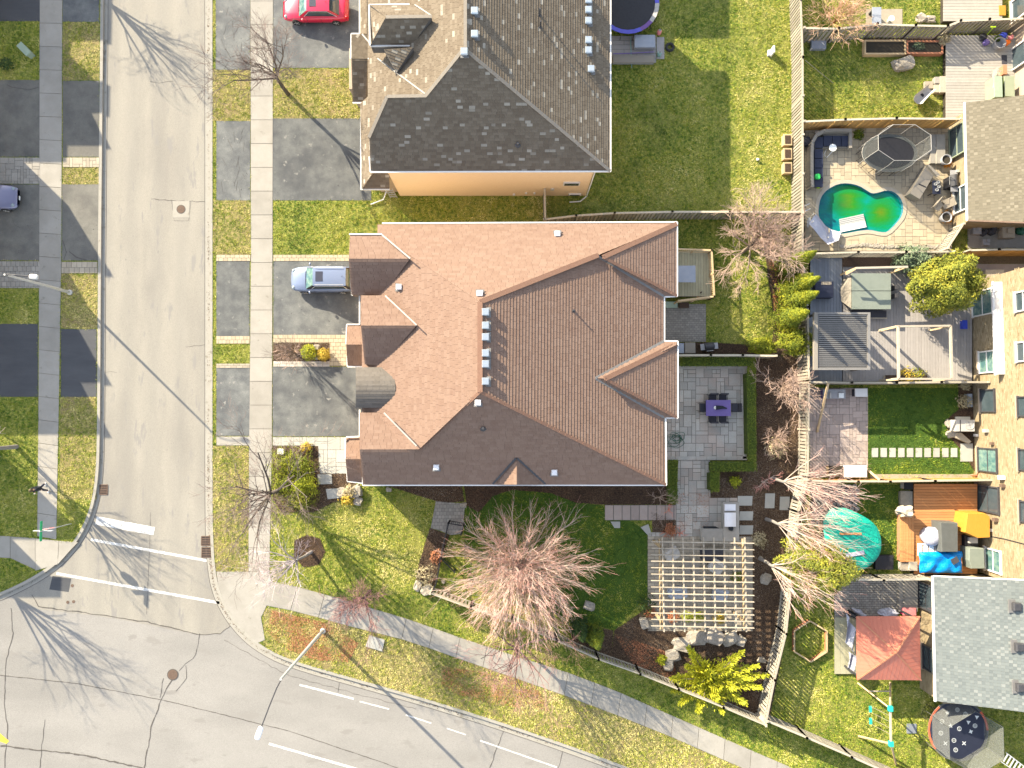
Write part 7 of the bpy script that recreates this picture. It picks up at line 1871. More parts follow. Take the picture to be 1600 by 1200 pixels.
for k, (u, v, s, m_, l) in enumerate(((1574, 66, .4, 'orange_toy', 'orange ball by the tub'), (1567, 56, .5, 'blue_toy', 'blue toy by the tub'), (1541, 66, .45, 'violet_fabric', 'violet toy heap on the white deck'), (1580, 58, .35, 'coral', 'coral toy beside the orange ball'), (1560, 60, .45, 'leaf_dark_solid', 'green toy behind the tub'), (1536, 58, .5, 'black', 'black bag on the white deck by the fence'))):
    c = P(u, v, ZD + .2); q = MB(); q.rock((c.x, c.y, ZD + s * .4), (s, s, s * .8), k + 40, n=10, m=6, rough=.4); single('toy', q, M[m_], l, 'toy', 'toys piled by the top right fence')
q = MB(); q.tube([P(1539, 58, ZD), P(1551, 44, ZD + 1.2)], .03, 5); q.box(P(1552, 42, ZD + 1.25), (.35, .08, .05)); single('garden_rake', q, M['lime'], 'lime green rake leaning on the top right fence', 'rake')

# ------------------------------------------------------------------ grey deck yard
ZG = .3
deck('deck', 'large grey composite deck with louvred gazebo and hot tub', 1317, 403, 1519, 596, ZG, 'deck_grey', 4.3, 'v'); deck('deck', 'grey deck strip left of the hot tub, blue shade put into its colour', 1266, 403, 1316, 596, ZG + .02, 'deck_shade_blue', 4.4, 'v')  # left strip: same boards, shade painted as a darker blue tone
bed_ = MB(); bed_.pr(1318, 397, 1420, 416, .5, 0); tag(bed_.build('mulch_bed', M['mulch']), kind='structure')
t = thing('hot_tub', 'hot tub under a folded grey-green cover', 'hot tub', P(1360, 455, ZG))
q = MB(); q.pr(1333, 429, 1391, 481, ZG + .8, ZG); q.build('cabinet', M['grey_plastic'], t)
q = MB(); q.pr(1331, 427, 1392, 454, ZG + .93, ZG + .81); q.build('cover_half', M['spa_cover'], t); q = MB(); q.pr(1331, 455, 1392, 483, ZG + .93, ZG + .81); q.build('cover_half', M['spa_cover'], t)
t = thing('tub_skirt', 'brownish sloping cover on the left side of the hot tub', 'cover', P(1320, 455, ZG)); q = MB()
v0 = [P(1330, 433, ZG + .9), P(1330, 482, ZG + .9), P(1318, 433, ZG + .1), P(1312, 455, ZG + .1), P(1315, 471, ZG + .1), P(1330, 483, ZG + .05), P(1330, 433, ZG + .05)]
q.add(v0, [(0, 2, 3), (0, 3, 4, 1), (1, 4, 5), (0, 6, 2)]); q.build('cover', M['taupe'], t)
cabinet('tub_step', 'dark step with pale edge below the hot tub', 1332, 485, 1386, 496, ZG + .35, 'dark_fabric', 'step', 'dark_fabric', z0=ZG)
q = MB(); q.pr(1332, 496.2, 1386, 497.6, ZG + .36, ZG + .3); single('edge_strip', q, M['timber_pale'], 'pale edging strip below the hot tub step', 'strip')
for u, v in ((1397, 450), (1397, 463)): q = MB(); q.box(P(u, v, ZG + .4), (.2, .3, .75)); single('filter_box', q, M['dark_metal'], ('upper' if v < 455 else 'lower') + ' small dark box right of the hot tub', 'box')
t = thing('tub_pergola', 'wooden beam frame behind the hot tub with yellow brace', 'pergola', P(1375, 420, ZG))
q = MB(); q.beam(P(1337, 419, 2.6), P(1418, 417, 2.6), .14, .14); q.build('beam', M['timber_pale'], t)
q = MB(); q.beam(P(1321, 429, 2.2), P(1339, 419, 2.5), .1, .1); q.build('brace', M['timber'], t); q = MB(); q.beam(P(1398, 423, 2.2), P(1410, 418, 2.5), .1, .1); q.build('brace', M['timber'], t)
for u, v in ((1338, 419), (1417, 417)): c = P(u, v, 2.55); q = MB(); q.box((c.x, c.y, 1.4), (.12, .12, 2.2)); q.build('post', M['timber'], t)
t = thing('open_pergola', 'open square timber frame standing on the grey deck', 'pergola', P(1445, 550, ZG)); zq = 2.7
fr = [(1403, 510), (1485, 509), (1487, 592), (1404, 592)]
for i in range(4): q = MB(); q.beam(P(*fr[i], zq), P(*fr[(i + 1) % 4], zq), .13, .16); q.build('beam', M['timber_pale'], t)
for u, v in fr: c = P(u, v, zq); q = MB(); q.box((c.x, c.y, (zq + ZG) / 2 - .05), (.16, .16, zq - ZG - .1)); q.build('post', M['timber_pale'], t)
for a, b in (((1375, 517), (1402, 510)), ((1453, 516), (1484, 510)), ((1385, 594), (1404, 593)), ((1458, 594), (1487, 593))): q = MB(); q.beam(P(*a, 2.2), P(*b, 2.65), .1, .1); q.build('brace', M['timber'], t)
t = thing('louvred_gazebo', 'square gazebo with dark horizontal roof louvres', 'gazebo', P(1318, 535, ZG)); zl = 2.75
for a in ((1272, 488, 1278, 578), (1356, 488, 1360, 578)): q = MB(); q.pr(*a, zl + .12, zl - .1); q.build('frame_beam', M['taupe' if a[0] < 1300 else 'louver'], t)
for a in ((1278.2, 488, 1355.8, 491), (1278.2, 575, 1355.8, 578)): q = MB(); q.pr(*a, zl + .12, zl - .1); q.build('frame_beam', M['louver'], t)
for k in range(26):
    v = 492 + k * 3.22; a, b = P(1278.4, v + 1.2, zl + .05), P(1355.6, v + 1.2, zl + .05); d = b - a
    q = MB(); q.box((a + b) / 2, (d.length, .085, .02), rot=Matrix.Rotation(.3, 3, 'X')); q.build('louvre', M['louver'], t)
for u, v in ((1275, 491), (1358, 491), (1275, 575), (1358, 575)): c = P(u, v, zl); q = MB(); q.box((c.x, c.y, zl / 2 + .1), (.14, .14, zl - .2)); q.build('post', M['dark_metal'], t)
q = MB(); q.pr(1280, 493, 1354, 573, zl - .12, zl - .14); q.build('gap_backing', M['cloth_black'], t)  # black sheet added under the louvres so their gaps read dark
t = thing('storage_box', 'black slatted storage box on the left strip of the grey deck', 'storage box', P(1288, 452, ZG))
q = MB(); q.pr(1274, 440, 1302, 465, ZG + .6, ZG); q.build('body', M['navy'], t)
for k in range(7): q = MB(); q.pr(1284 + k * 2.3, 440, 1285.3 + k * 2.3, 445, ZG + .63, ZG + .605); q.build('slat', M['timber_pale'], t)
cabinet('cool_box', 'small dark blue crate on the grey deck by the brick wall', 1504, 500, 1512, 514, ZG + .35, 'blue_toy', 'crate', z0=ZG)
cabinet('planter_box', 'timber planter at the bottom edge of the grey deck', 1384, 586, 1450, 594, ZG + .4, 'timber_pale', 'planter', 'mulch', z0=ZG)
cabinet('deck_bench', 'small grey bench under the left side of the louvred gazebo', 1262, 496, 1272, 520, ZG + .5, 'grey_plastic', 'bench', 'deck_shade_blue', z0=ZG)
cabinet('shed_box', 'beige storage locker above the yellow brick wall corner', 1540, 421, 1570, 436, .9, 'taupe', 'storage box', 'timber_pale')
slab(rect(1517, 395, 1640, 412), 'brown gravel strip below the orange fence at the right edge', .03, 'mulch_dry'); slab(rect(1520, 412.5, 1640, 441), 'shaded taupe paving beside the brick house end', .03, 'paver_pink')

# ------------------------------------------------------------------ stepping stone yard
paving('paver_patio', rect(1265, 606, 1356, 746), 'paver_pink', z=.04, g=5.2, seed=44, gap=.25)
for k in range(10):
    u = 1362.5 + k * 13.75; ords = ('first', 'second', 'third', 'fourth', 'fifth', 'sixth', 'seventh', 'eighth', 'ninth', 'tenth')[k]
    slab(rect(u, 700, u + 9.6, 714.3), ords + ' white stepping stone counted from the pink paved patio', .05, 'stone_pale', 'stepping stone', 'stepping_stone', 'white stepping stones in a row across the lawn')
slab(rect(1501, 693, 1520, 721), 'pale landing slab at the brick house end of the stepping stones', .06, 'stone_pale')
q = MB(); q.pr(1360, 741, 1520, 748, .04, 0); single('gravel_strip', q, M['paver_tan'], 'beige gravel strip along the golden fence', 'gravel strip')
t = thing('air_conditioner', 'beige air conditioner with round fan beside the brick wall', 'air conditioner', P(1505, 668))
q = MB(); q.pr(1493, 651, 1516, 668, .12, 0); q.build('pad', M['stone_pale'], t); q = MB(); q.pr(1494, 656, 1523, 674, .85, .12); q.build('cabinet', M['pale_plastic'], t)
c = P(1515, 664, .86); q = MB(); q.lathe(c, [(.33, 0), (.33, .03), (.29, .03), (.29, .01)], 20); q.build('fan_ring', M['galv'], t)
for k in range(4): a_ = k * math.pi / 2 + .3; q = MB(); q.box(c + Vector((math.cos(a_) * .14, math.sin(a_) * .14, .01)), (.24, .1, .015), rz=a_); q.build('fan_blade', M['grey_plastic'], t)
q = MB(); q.pr(1500, 656, 1501.2, 674, .87, .85); q.build('seam', M['dark_metal'], t)
q = MB(); q.px([(1493, 676), (1502, 676), (1518, 690), (1514, 693), (1493, 684)], .3, 0); single('timber_ramp', q, M['timber_pale'], 'slanting pale wooden board below the air conditioner', 'board')
cabinet('meter_box', 'white-framed basement window box at the shaded wall corner', 1512, 615, 1520, 636, .5, 'galv', 'window box', 'glass_table')
cabinet('storage_bench', 'violet-grey storage bench with small things on its lid', 1286, 608, 1322, 623, .55, 'violet_fabric', 'bench', 'grey_plastic'); cabinet('storage_box', 'dark box with white rounded lid in the patio corner', 1336, 607, 1356, 620, .6, 'dark_fabric', 'storage box', 'white')
q = MB(); c = P(1297, 618, .6); q.box((c.x, c.y, .62), (.12, .4, .12)); single('lantern', q, M['pale_plastic'], 'small pale bottle on the violet-grey bench', 'bottle'); q = MB(); c = P(1314, 618, .6); q.box((c.x, c.y, .62), (.35, .35, .12)); single('small_box', q, M['sign_white'], 'small white square box on the violet-grey bench', 'box')
q = MB(); q.beam(P(1294, 599, 1.9), P(1277, 675, .1), .14, .1); single('leaning_post', q, M['timber'], 'long wooden post leaning over the pink patio', 'post')
t = cabinet('storage_chest', 'white storage chest at the bottom of the pink patio', 1319, 727, 1355, 746, .6, 'pale_plastic', 'storage box', 'white'); cabinet('planter_box', 'wooden planter left of the white storage chest', 1295, 728, 1318, 746, .5, 'timber', 'planter', 'soil')
q = MB(); q.beam(P(1357, 735, .3), P(1374, 750, .8), .16, .05); single('plank', q, M['timber'], 'short wooden plank leaning on the golden fence', 'plank')
q = MB(); c = P(1528, 743, .6); q.rock((c.x, c.y, .25), (.5, .2, .2), 5); single('hose_reel', q, M['cedar_red'], 'brown hose bundle where golden fence meets the brick wall', 'hose')

# ------------------------------------------------------------------ cedar deck and teal pool yard
hx = P(1305, 780); big = structure('paver_patio', MB().pr(1266, 757, 1338, 806, .015, -.05), M['mulch']); EXC.append(rect(1266, 757, 1342, 830))
for r_ in range(10):
    for c_i in range(9):
        u, v = 1270 + c_i * 8.2 + (4.1 if r_ % 2 else 0), 760 + r_ * 7.0
        if v > 806 + (1338 - u) * .2: continue
        q = MB(); q.px([(u + 4.0 * math.cos(k * math.pi / 3 + math.pi / 6), v + 4.0 * math.sin(k * math.pi / 3 + math.pi / 6)) for k in range(6)], .045, 0); q.build('hexagon_paver', M['paver_grey'], big)
cc = P(1334, 848, .9); t = thing('covered_pool', 'round above-ground pool under a bright teal cover', 'pool', (cc.x, cc.y, 0))
q = MB(); q.lathe((cc.x, cc.y, 0), [(1.93, 0), (1.93, .80)], 32); q.build('pool_wall', M['dark_fabric'], t)
q = MB(); rnd = random.Random(3); nn = 40; rings = 10
vs = [(cc.x, cc.y, .96)]
for r_ in range(1, rings + 1):
    for k in range(nn):
        a_ = 2 * math.pi * k / nn; rr = 1.98 * r_ / rings; bulge = 0
        if r_ > rings - 3: bulge = .75 * max(0, math.cos(a_ - 2.15)) ** 6 * (r_ - rings + 3) / 3
        z = .97 + .05 * noise.noise(Vector((math.cos(a_) * rr * 1.6, math.sin(a_) * rr * 1.6, 1))) + .03 * math.sin(a_ * 7 + r_) * (r_ / rings) - (.0 if r_ < rings else .1) - bulge * .5
        vs.append((cc.x + (rr + bulge) * math.cos(a_), cc.y + (rr + bulge) * math.sin(a_), z))
fs = [(0, 1 + k, 1 + (k + 1) % nn) for k in range(nn)] + [(1 + (r_ - 1) * nn + k, 1 + r_ * nn + k, 1 + r_ * nn + (k + 1) % nn, 1 + (r_ - 1) * nn + (k + 1) % nn) for r_ in range(1, rings) for k in range(nn)]
q.add(vs, fs); q.build('teal_cover', M['teal_cover'], t, smooth=True)
q = MB(); q.beam(P(1312, 834, .98), P(1346, 834, .98), .14, .05); single('plank', q, M['cedar'], 'brown plank resting on the teal pool cover', 'plank'); q = MB(); q.beam(P(1312, 870, 1.0), P(1350, 863, 1.0), .26, .1); single('rolled_sheet', q, M['drape'], 'white rolled sheet resting on the teal pool cover', 'roll')
q = MB(); c = P(1381, 880, .3); q.pr(1368, 868, 1396, 890, .35, 0); single('low_black_box', q, M['black'], 'low black box beside the teal covered pool', 'box')  # low black box at the pool's lower right side
deck('deck', 'orange-brown cedar deck beside the yellow brick wall', 1428, 756, 1527, 897, .5, 'cedar', 4.3, 'h')
t = thing('deck_bench', 'long cedar bench along the left side of the cedar deck', 'bench', P(1418, 840)); 
for k in range(5): q = MB(); q.pr(1407 + k * 4.3, 803, 1411 + k * 4.3, 878, .62, .56); q.build('slat', M['cedar'], t)
q = MB(); q.pr(1408, 804, 1427, 877, .55, 0); q.build('base', M['cedar_red'], t)
cabinet('deck_step', 'grey-brown step left of the cedar deck', 1407, 767, 1427, 800, .35, 'fence_grey', 'step'); cabinet('wall_box', 'white box with dark opening beside the golden fence', 1413, 754, 1427, 765, .6, 'pale_plastic', 'box', 'cloth_black')
ZC = .5
def shape_thing(name, label, cat, pts, z0, z1, m_, bevel=.9, top=None):
    q = MB(); a = [P(u, v, z1) for u, v in pts]; c = sum(a, Vector()) / len(a); n = len(a)
    lo = [(p_.x, p_.y, z0) for p_ in a]; mid = [(p_.x, p_.y, z1 - (z1 - z0) * .12) for p_ in a]; hi = [(c.x + (p_.x - c.x) * bevel, c.y + (p_.y - c.y) * bevel, z1) for p_ in a]
    q.add(lo + mid + hi, [tuple(range(2 * n, 3 * n))] + [(i, (i + 1) % n, n + (i + 1) % n, n + i) for i in range(n)] + [(n + i, n + (i + 1) % n, 2 * n + (i + 1) % n, 2 * n + i) for i in range(n)] + [tuple(range(n - 1, -1, -1))])
    return single(name, q, M[m_], label, cat)
shape_thing('grill_cover', 'tall dark grey fitted cover on the cedar deck', 'cover', [(1470, 816), (1497, 817), (1497, 863), (1472, 863)], ZC, ZC + 1.1, 'grill_cover', .95)
q = MB(); c = P(1455, 838, ZC + .4); q.lathe((c.x, c.y, ZC), [(.62, 0), (.68, .5), (.55, .72), (.2, .8), (0.01, .8)], 20); single('round_cover', q, M['drape'], 'round silvery covered grill left of the dark grey cover', 'cover', smooth=True)
q = MB(); vs = []
a = [P(1440, 864, ZC + .75), P(1508, 863, ZC + .75), P(1509, 897, ZC + .75), P(1442, 897, ZC + .75)]
q.grid(lambda u, v: a[0].lerp(a[1], u).lerp(a[3].lerp(a[2], u), v) + Vector((0, 0, .12 * noise.noise(Vector((u * 6, v * 3.5, 2))) + .05 * math.sin(u * 19 + v * 6) - .35 * max(abs(2 * u - 1), abs(2 * v - 1)) ** 8)), 26, 14)
tb = single('blue_tarp', q, M['tarp_blue'], 'bright blue crumpled tarp on the cedar deck', 'tarp', smooth=True)
cabinet('patio_table', 'low table hidden beneath the blue tarp', 1445, 867, 1505, 893, ZC + .6, 'cedar', 'table', z0=ZC)
q = MB(); q.box(P(1492, 876, ZC + .9), (.5, .4, .04), rz=.5); single('paver_weight', q, M['dark_fabric'], 'dark square weight lying on the blue tarp', 'weight')
t = thing('white_gate_panel', 'white slatted panel lying under the round silvery cover', 'panel', P(1452, 857, ZC))
for k in range(4): q = MB(); q.pr(1434 + k * 9, 849, 1441 + k * 9, 868, ZC + .35, ZC + .3); q.build('slat', M['sign_white'], t)
for v in (849, 865): q = MB(); q.pr(1434, v, 1471, v + 2.4, ZC + .39, ZC + .352); q.build('rail', M['sign_white'], t)
shape_thing('wooden_cabinet', 'orange wooden cabinet with six-sided lid against the brick wall', 'cabinet', [(1512, 802), (1540, 802), (1547, 807), (1547, 840), (1528, 841), (1508, 832)], ZC, ZC + 1.35, 'orange_wood', .97)
cabinet('compost_bin', 'black open crate below the orange wooden cabinet', 1507, 836, 1528, 855, ZC + .4, 'cloth_black', 'crate', 'black', z0=ZC)
q = MB(); c = P(1520, 844, ZC + .5); q.box((c.x, c.y, ZC + .5), (.6, .4, .18)); single('small_box', q, M['pale_plastic'], 'small pale box on the black open crate', 'box')
shape_thing('grill_cover', 'pale grey-green covered grill by the lower window', 'cover', [(1515, 856), (1538, 857), (1539, 889), (1519, 889), (1515, 876)], ZC, ZC + 1.0, 'spa_cover', .94)
t = thing('folded_parasol', 'crumpled beige folded parasol at the deck corner', 'parasol', P(1420, 803, .5)); c = P(1421, 800, 1.6); q = MB(); q.tube([P(1417, 805, .1), c], .04, 6); q.build('pole', M['dark_metal'], t)
q = MB(); q.rock((c.x - .1, c.y, 1.2), (.9, .75, .9), 9, n=12, m=8, rough=.7); q.build('cloth', M['timber_pale'], t)
for u0, v0, u1, v1, h, l in ((1408, 879, 1420, 892, .5, 'left pale bin at the lower corner of the cedar deck'), (1421, 878, 1434, 892, .75, 'right pale bin at the lower corner of the cedar deck')): cabinet('bin', l, u0, v0, u1, v1, h, 'pale_plastic', 'bin', 'timber_pale')

# ------------------------------------------------------------------ red gazebo yard
paving('paver_patio', rect(1304, 908, 1403, 964), 'paver_grey', z=.1, mode='row', w=6, h=3.6, gap=.25, piece='brick', grout='mulch')
MATS_b = M['paver_tan']
deck('deck', 'pale boarded deck edge left of the red gazebo', 1304, 964.5, 1340, 1053, .16, 'deck_olive', 8, 'v')
paving('paver_patio', rect(1340, 964, 1438, 1053), 'paver_grey', z=.1, g=5, seed=3)
for u0, u1, z, l in ((1404, 1412, .3, 'dark lower step by the slate roofed house door'), (1413, 1434, .42, 'wide upper step by the slate roofed house door')): q = MB(); q.pr(u0, 908, u1, 956, z, 0); single('house_step', q, M['paver_grey'], l, 'step'); EXC.append(rect(u0, 908, u1, 956))
t = thing('red_gazebo', 'square gazebo with terracotta red metal roof', 'gazebo', P(1388, 1010)); zz = 2.25
e4 = [P(1338, 963, zz), P(1437, 963, zz), P(1439, 1063, zz), P(1339, 1062, zz)]; ap = sum(e4, Vector()) / 4; ap.z = 3.15
for i in range(4):
    a, b = e4[i], e4[(i + 1) % 4]; q = MB(); q.add([a, b, ap, a - Vector((0, 0, .05)), b - Vector((0, 0, .05)), ap - Vector((0, 0, .05))], [(0, 1, 2), (5, 4, 3), (0, 3, 4, 1)]); pn = q.build('roof_panel', M['roof_red'], t)
    q = MB(); 
    for k in range(1, 16):
        f = k / 16; s = a.lerp(b, f); e = (a.lerp(ap, 2 * f) if f < .5 else b.lerp(ap, 2 * (1 - f))); q.beam(s + Vector((0, 0, .004)), e + Vector((0, 0, .004)), .012, .010)
    tag(q.build('standing_seams', M['roof_red'], pn), kind='stuff')
    q = MB(); q.beam(a + Vector((0, 0, .03)), ap + Vector((0, 0, .03)), .09, .05); q.build('ridge_strip', M['cedar_red'], t)
    c = a.lerp(ap, .08); q = MB(); q.box((c.x, c.y, 1.1), (.1, .1, 2.2)); q.build('post', M['dark_metal'], t)
for i, (pts, l) in enumerate(((((1325, 960), (1337, 985), (1335, 1020), (1324, 1005)), 'c'), (((1329, 1020), (1338, 1026), (1338, 1050), (1328, 1046)), 'c'))):
    q = MB(); A = [P(*p_, 1.2) for p_ in pts]; q.grid(lambda u, v: A[0].lerp(A[1], u).lerp(A[3].lerp(A[2], u), v) + Vector((0, 0, .25 * math.sin(u * 9 + v * 3) - .3 * (1 - u))), 10, 12); q.build('curtain', M['drape'], t, smooth=True)
for u, v, sx, sy, h, m_, l in ((1392, 959, 1.3, .5, .7, 'drape', 'white heaped cushions above the red gazebo'), (1334, 962, .9, .3, .6, 'cloth_black', 'black folded umbrella at the gazebo corner'), (1345, 958, 1.0, .3, .5, 'drape', 'pale striped bundle by the gazebo corner')):
    c = P(u, v, h); q = MB(); q.rock((c.x, c.y, h * .5), (sx, sy, h), int(u), n=12, m=7, rough=.6, rz=-.5 if sx < 1.2 else 0); single('bundle', q, M[m_], l, 'bundle')
cabinet('play_kitchen', 'bright pink and coral toy box by the slate roofed house', 1411, 950, 1432, 962, .5, 'pink', 'toy box', 'coral')
hexp = [(1241, 986), (1265, 970), (1292, 986), (1292, 1018), (1267, 1034), (1241, 1018)]
t = thing('hexagon_sandbox', 'hexagonal timber planter frame filled with grass', 'sandbox', P(1266, 1002))
for i in range(6):
    q = MB(); a, b = P(*hexp[i], .3), P(*hexp[(i + 1) % 6], .3); q.beam((a.x, a.y, .15), (b.x, b.y, .15), .07, .3); q.build('side_board', M['cedar_red'], t)
    q = MB(); q.beam((a.x, a.y, .32), (b.x, b.y, .32), .1, .03); q.build('cap_board', M['timber'], t)
# swing set
t = thing('swing_set', 'wooden swing set with teal corner brackets on the lawn', 'swing set', P(1375, 1110)); z2 = 2.1
T1_, T2_ = P(1391, 1107, z2), P(1392, 1162, z2)
q = MB(); q.beam(T1_, T2_, .1, .14); q.build('top_beam', M['timber_pale'], t)
for (a, T_) in (((1340, 1067), T1_), ((1391, 1066), T1_), ((1341, 1150), T2_), ((1400, 1195), T2_)):
    g_ = P(*a, .02); q = MB(); q.beam(T_, g_, .1, .1); q.build('leg', M['timber'], t)
q = MB(); q.beam(P(1357, 1080, .9), P(1391, 1080, .9), .07, .07); q.build('cross_bar', M['timber_pale'], t)
for T_ in (T1_, T2_): q = MB(); q.box(T_, (.28, .34, .24)); q.build('bracket', M['teal_plastic'], t)
for f in (.3, .65):
    s = T1_.lerp(T2_, f); e = s + Vector((-.55, 0, -1.55)); q = MB(); q.box(e, (.2, .45, .05)); sw = q.build('swing_seat', M['teal_plastic'], t)
    q = MB(); 
    for d_ in (-.2, .2): q.tube([s + Vector((0, d_, 0)), e + Vector((0, d_, 0))], .01, 4)
    q.build('ropes', M['timber_pale'], sw)
slab([(1417, 1131), (1432, 1131), (1432, 1146), (1417, 1146)], 'small square grey slab beside the patterned trampoline', .05, 'deck_shade_blue')
tr = trampoline('round trampoline with white icons and orange edge in the bottom right', P(1497, 1141, .9), 2.1, 2.1, .9, 2.8, ['orange_pad', 'grill_cover', 'grill_cover', 'orange_pad', 'orange_pad', 'grill_cover', 'grill_cover', 'grill_cover'], 'navy', 'net_light', 'grill_cover', npol=6, padw=.12)
rnd = random.Random(2); ic = P(1497, 1141, .9)
for k, (dx, dy, kind) in enumerate(((.1, .1, 'ring'), (-.3, -.7, 'ring'), (.75, .55, 'tri'), (.9, -.1, 'heart'), (.55, 1.1, 'ring'), (-.2, -1.35, 'ring'), (.4, -.9, 'cross'), (-1.1, .6, 'ring'), (-.7, 1.2, 'star'), (0, 1.4, 'ring'), (-1.2, -.2, 'ring'), (1.35, .9, 'tri'), (-.5, .3, 'star'), (1.2, .3, 'ring'), (-.9, -.9, 'cross'))):
    c = ic + Vector((dx, dy, -.012)); q = MB(); s = .16
    if kind == 'ring': q.lathe(c, [(s, 0), (s, .006), (s * .7, .006), (s * .7, 0)], 14); q.box(c + Vector((0, 0, .003)), (s * .8, .04, .006), rz=R(0, 3))
    elif kind == 'cross': q.box(c, (s * 2, .06, .008), rz=.7); q.box(c, (.06, s * 2, .009), rz=.7)
    else:
        m_n = {'tri': 3, 'heart': 4, 'star': 5}[kind]
        pts = [c + Vector((math.cos(j * math.pi / m_n + .4), math.sin(j * math.pi / m_n + .4), 0)) * (s * (1.1 if j % 2 == 0 else .5)) for j in range(2 * m_n)]
        q.add(pts, [tuple(range(2 * m_n))])
    q.build('printed_icon', M['sign_white'], tr)
q = MB(); q.px([(1468, 1133), (1462, 1133), (1466, 1148), (1472, 1146)], 1.02, 1.0)
q = MB(); p1, p2 = P(1586, 1192, 0), P(1560, 1180, 0)
for k in range(6): q.beam(P(1575 + k * 5, 1178 + k * 4, .5), P(1568 + k * 5, 1190 + k * 4, .5), .08, .05)
q.beam(P(1572, 1176, .45), P(1606, 1202, .45), .06, .06); q.beam(P(1564, 1190, .45), P(1600, 1214, .45), .06, .06); single('trampoline_ladder', q, M['white'], 'white slatted ladder at the bottom right corner', 'ladder')

# ------------------------------------------------------------------ scattered ground cover: grass blades, mulch chips
rs = np.random.RandomState(3)
def pip(x, y, poly):
    c = np.zeros(len(x), bool); j = len(poly) - 1
    for i in range(len(poly)):
        xi, yi = poly[i][0], poly[i][1]; xj, yj = poly[j][0], poly[j][1]
        if yi != yj:
            c ^= ((yi > y) != (yj > y)) & (x < (xj - xi) * (y - yi) / (yj - yi) + xi)
        j = i
    return c
def ground_xy(u, v, z=0.0):
    dx, dy, dz = (u - 800) / F, (600 - v) / F, -np.ones_like(u)
    X, Y, Z = dx, dy * CT - dz * ST, dy * ST + dz * CT
    t = (z - H) / Z; return X * t, Y * t
def vnoise(x, y, s, seed):
    """smooth value noise on arrays."""
    r = np.random.RandomState(seed).rand(256, 256); a, b = x * s + 500, y * s + 500
    i, j = np.floor(a).astype(int), np.floor(b).astype(int); f, g = a - i, b - j; f = f * f * (3 - 2 * f); g = g * g * (3 - 2 * g)
    w = lambda p, q_: r[p % 256, q_ % 256]
    return (w(i, j) * (1 - f) * (1 - g) + w(i + 1, j) * f * (1 - g) + w(i, j + 1) * (1 - f) * g + w(i + 1, j + 1) * f * g)
def blades(name, x, y, h, w, tint, m_, z=0.0, flat=False, label=None):
    n = len(x); th = rs.rand(n) * 6.283; ln = rs.rand(n) * .9
    dx, dy = np.cos(th), np.sin(th); lx, ly = np.cos(th + 1.57 + rs.randn(n) * .5), np.sin(th + 1.57 + rs.randn(n) * .5)
    V = np.empty((n, 3, 3))
    V[:, 0] = np.stack([x - dx * w / 2, y - dy * w / 2, np.full(n, z)], 1); V[:, 1] = np.stack([x + dx * w / 2, y + dy * w / 2, np.full(n, z)], 1)
    V[:, 2] = np.stack([x + lx * h * (ln + .3), y + ly * h * (ln + .3), z + (h * (1 - .35 * ln) if not flat else h * .3)], 1)
    me = bpy.data.meshes.new(name); me.vertices.add(3 * n); me.vertices.foreach_set('co', V.reshape(-1).astype(np.float32))
    me.loops.add(3 * n); me.loops.foreach_set('vertex_index', np.arange(3 * n, dtype=np.int32)); me.polygons.add(n)
    me.polygons.foreach_set('loop_start', np.arange(0, 3 * n, 3, dtype=np.int32)); me.polygons.foreach_set('loop_total', np.full(n, 3, dtype=np.int32))
    a_ = me.attributes.new('tint', 'FLOAT', 'FACE'); a_.data.foreach_set('value', np.clip(tint, 0, 1).astype(np.float32)); me.update(); me.validate()
    me.materials.append(M[m_]); o = bpy.data.objects.new(name, me); COL.objects.link(o); tag(o, kind='stuff')
    return o
N_ = 2300000
u = rs.rand(N_) * 1720 - 60; v = rs.rand(N_) * 1320 - 60
ok = pip(u, v, off(RKs, 4.2) + [(2300, 1560), (2300, -600), (340, -600)]) | pip(u, v, off(LKs, -4.2) + [(-900, 1100), (-900, -600), (150, -600)])
bad = np.zeros(N_, bool)
jit = rs.randn(N_) * 1.0
for e in EXC:
    ue = [p[0] for p in e]; ve = [p[1] for p in e]; mk = (u > min(ue) - 2) & (u < max(ue) + 2) & (v > min(ve) - 2) & (v < max(ve) + 2) & ok & ~bad
    ix = np.nonzero(mk)[0]; bad[ix] |= pip(u[ix] + jit[ix], v[ix] + jit[::-1][ix], e)
for e in ([(566, 352), (1040, 352), (1040, 745), (566, 745)], rect(1484, 170, 1700, 358), rect(1437, 900, 1700, 1080), rect(1519, 442, 1700, 893), rect(630, -60, 915, 300), [(1258, 190), (1258, 392), (1485, 392), (1485, 190)]):
    ix = np.nonzero(ok & ~bad)[0]; bad[ix] |= pip(u[ix], v[ix], e)
k_ = ok & ~bad; u, v = u[k_], v[k_]
x, y = ground_xy(u, v); n = len(x)
patch = .36 * vnoise(x, y, .45, 1) + .2 * vnoise(x, y, 1.3, 2) + .26 * vnoise(x, y, 4.5, 3) + .18 * vnoise(x, y, 8.0, 4)
tint = -.32 + 1.55 * patch + rs.randn(n) * .16
for e in GREEN[:3]: tint[pip(u, v, e)] -= .20
for e in GREEN[3:]: tint[pip(u, v, e)] -= .05
for e in GREEN[:1]: tint[pip(u, v, e)] -= .12
for e in DRY + [rect(640, 305, 860, 345)]: tint[pip(u, v, e)] += .22      # dry patches
for e in ([(415, 950), (470, 960), (540, 985), (520, 1040), (440, 1020), (408, 990)], [(1200, 1060), (1220, 1120), (1300, 1150), (1300, 1080)]): tint[pip(u, v, e)] += .12
for e in ([(427, 770), (560, 790), (690, 760), (640, 930), (427, 910)], [(427, 770), (560, 790), (690, 760), (640, 930), (427, 910)], rect(1150, 0, 1250, 330), rect(1115, 400, 1200, 550)): tint[pip(u, v, e)] += .10
hv = vnoise(x, y, 5.0, 8)
sparse = rs.rand(n) < (.25 + .9 * hv)
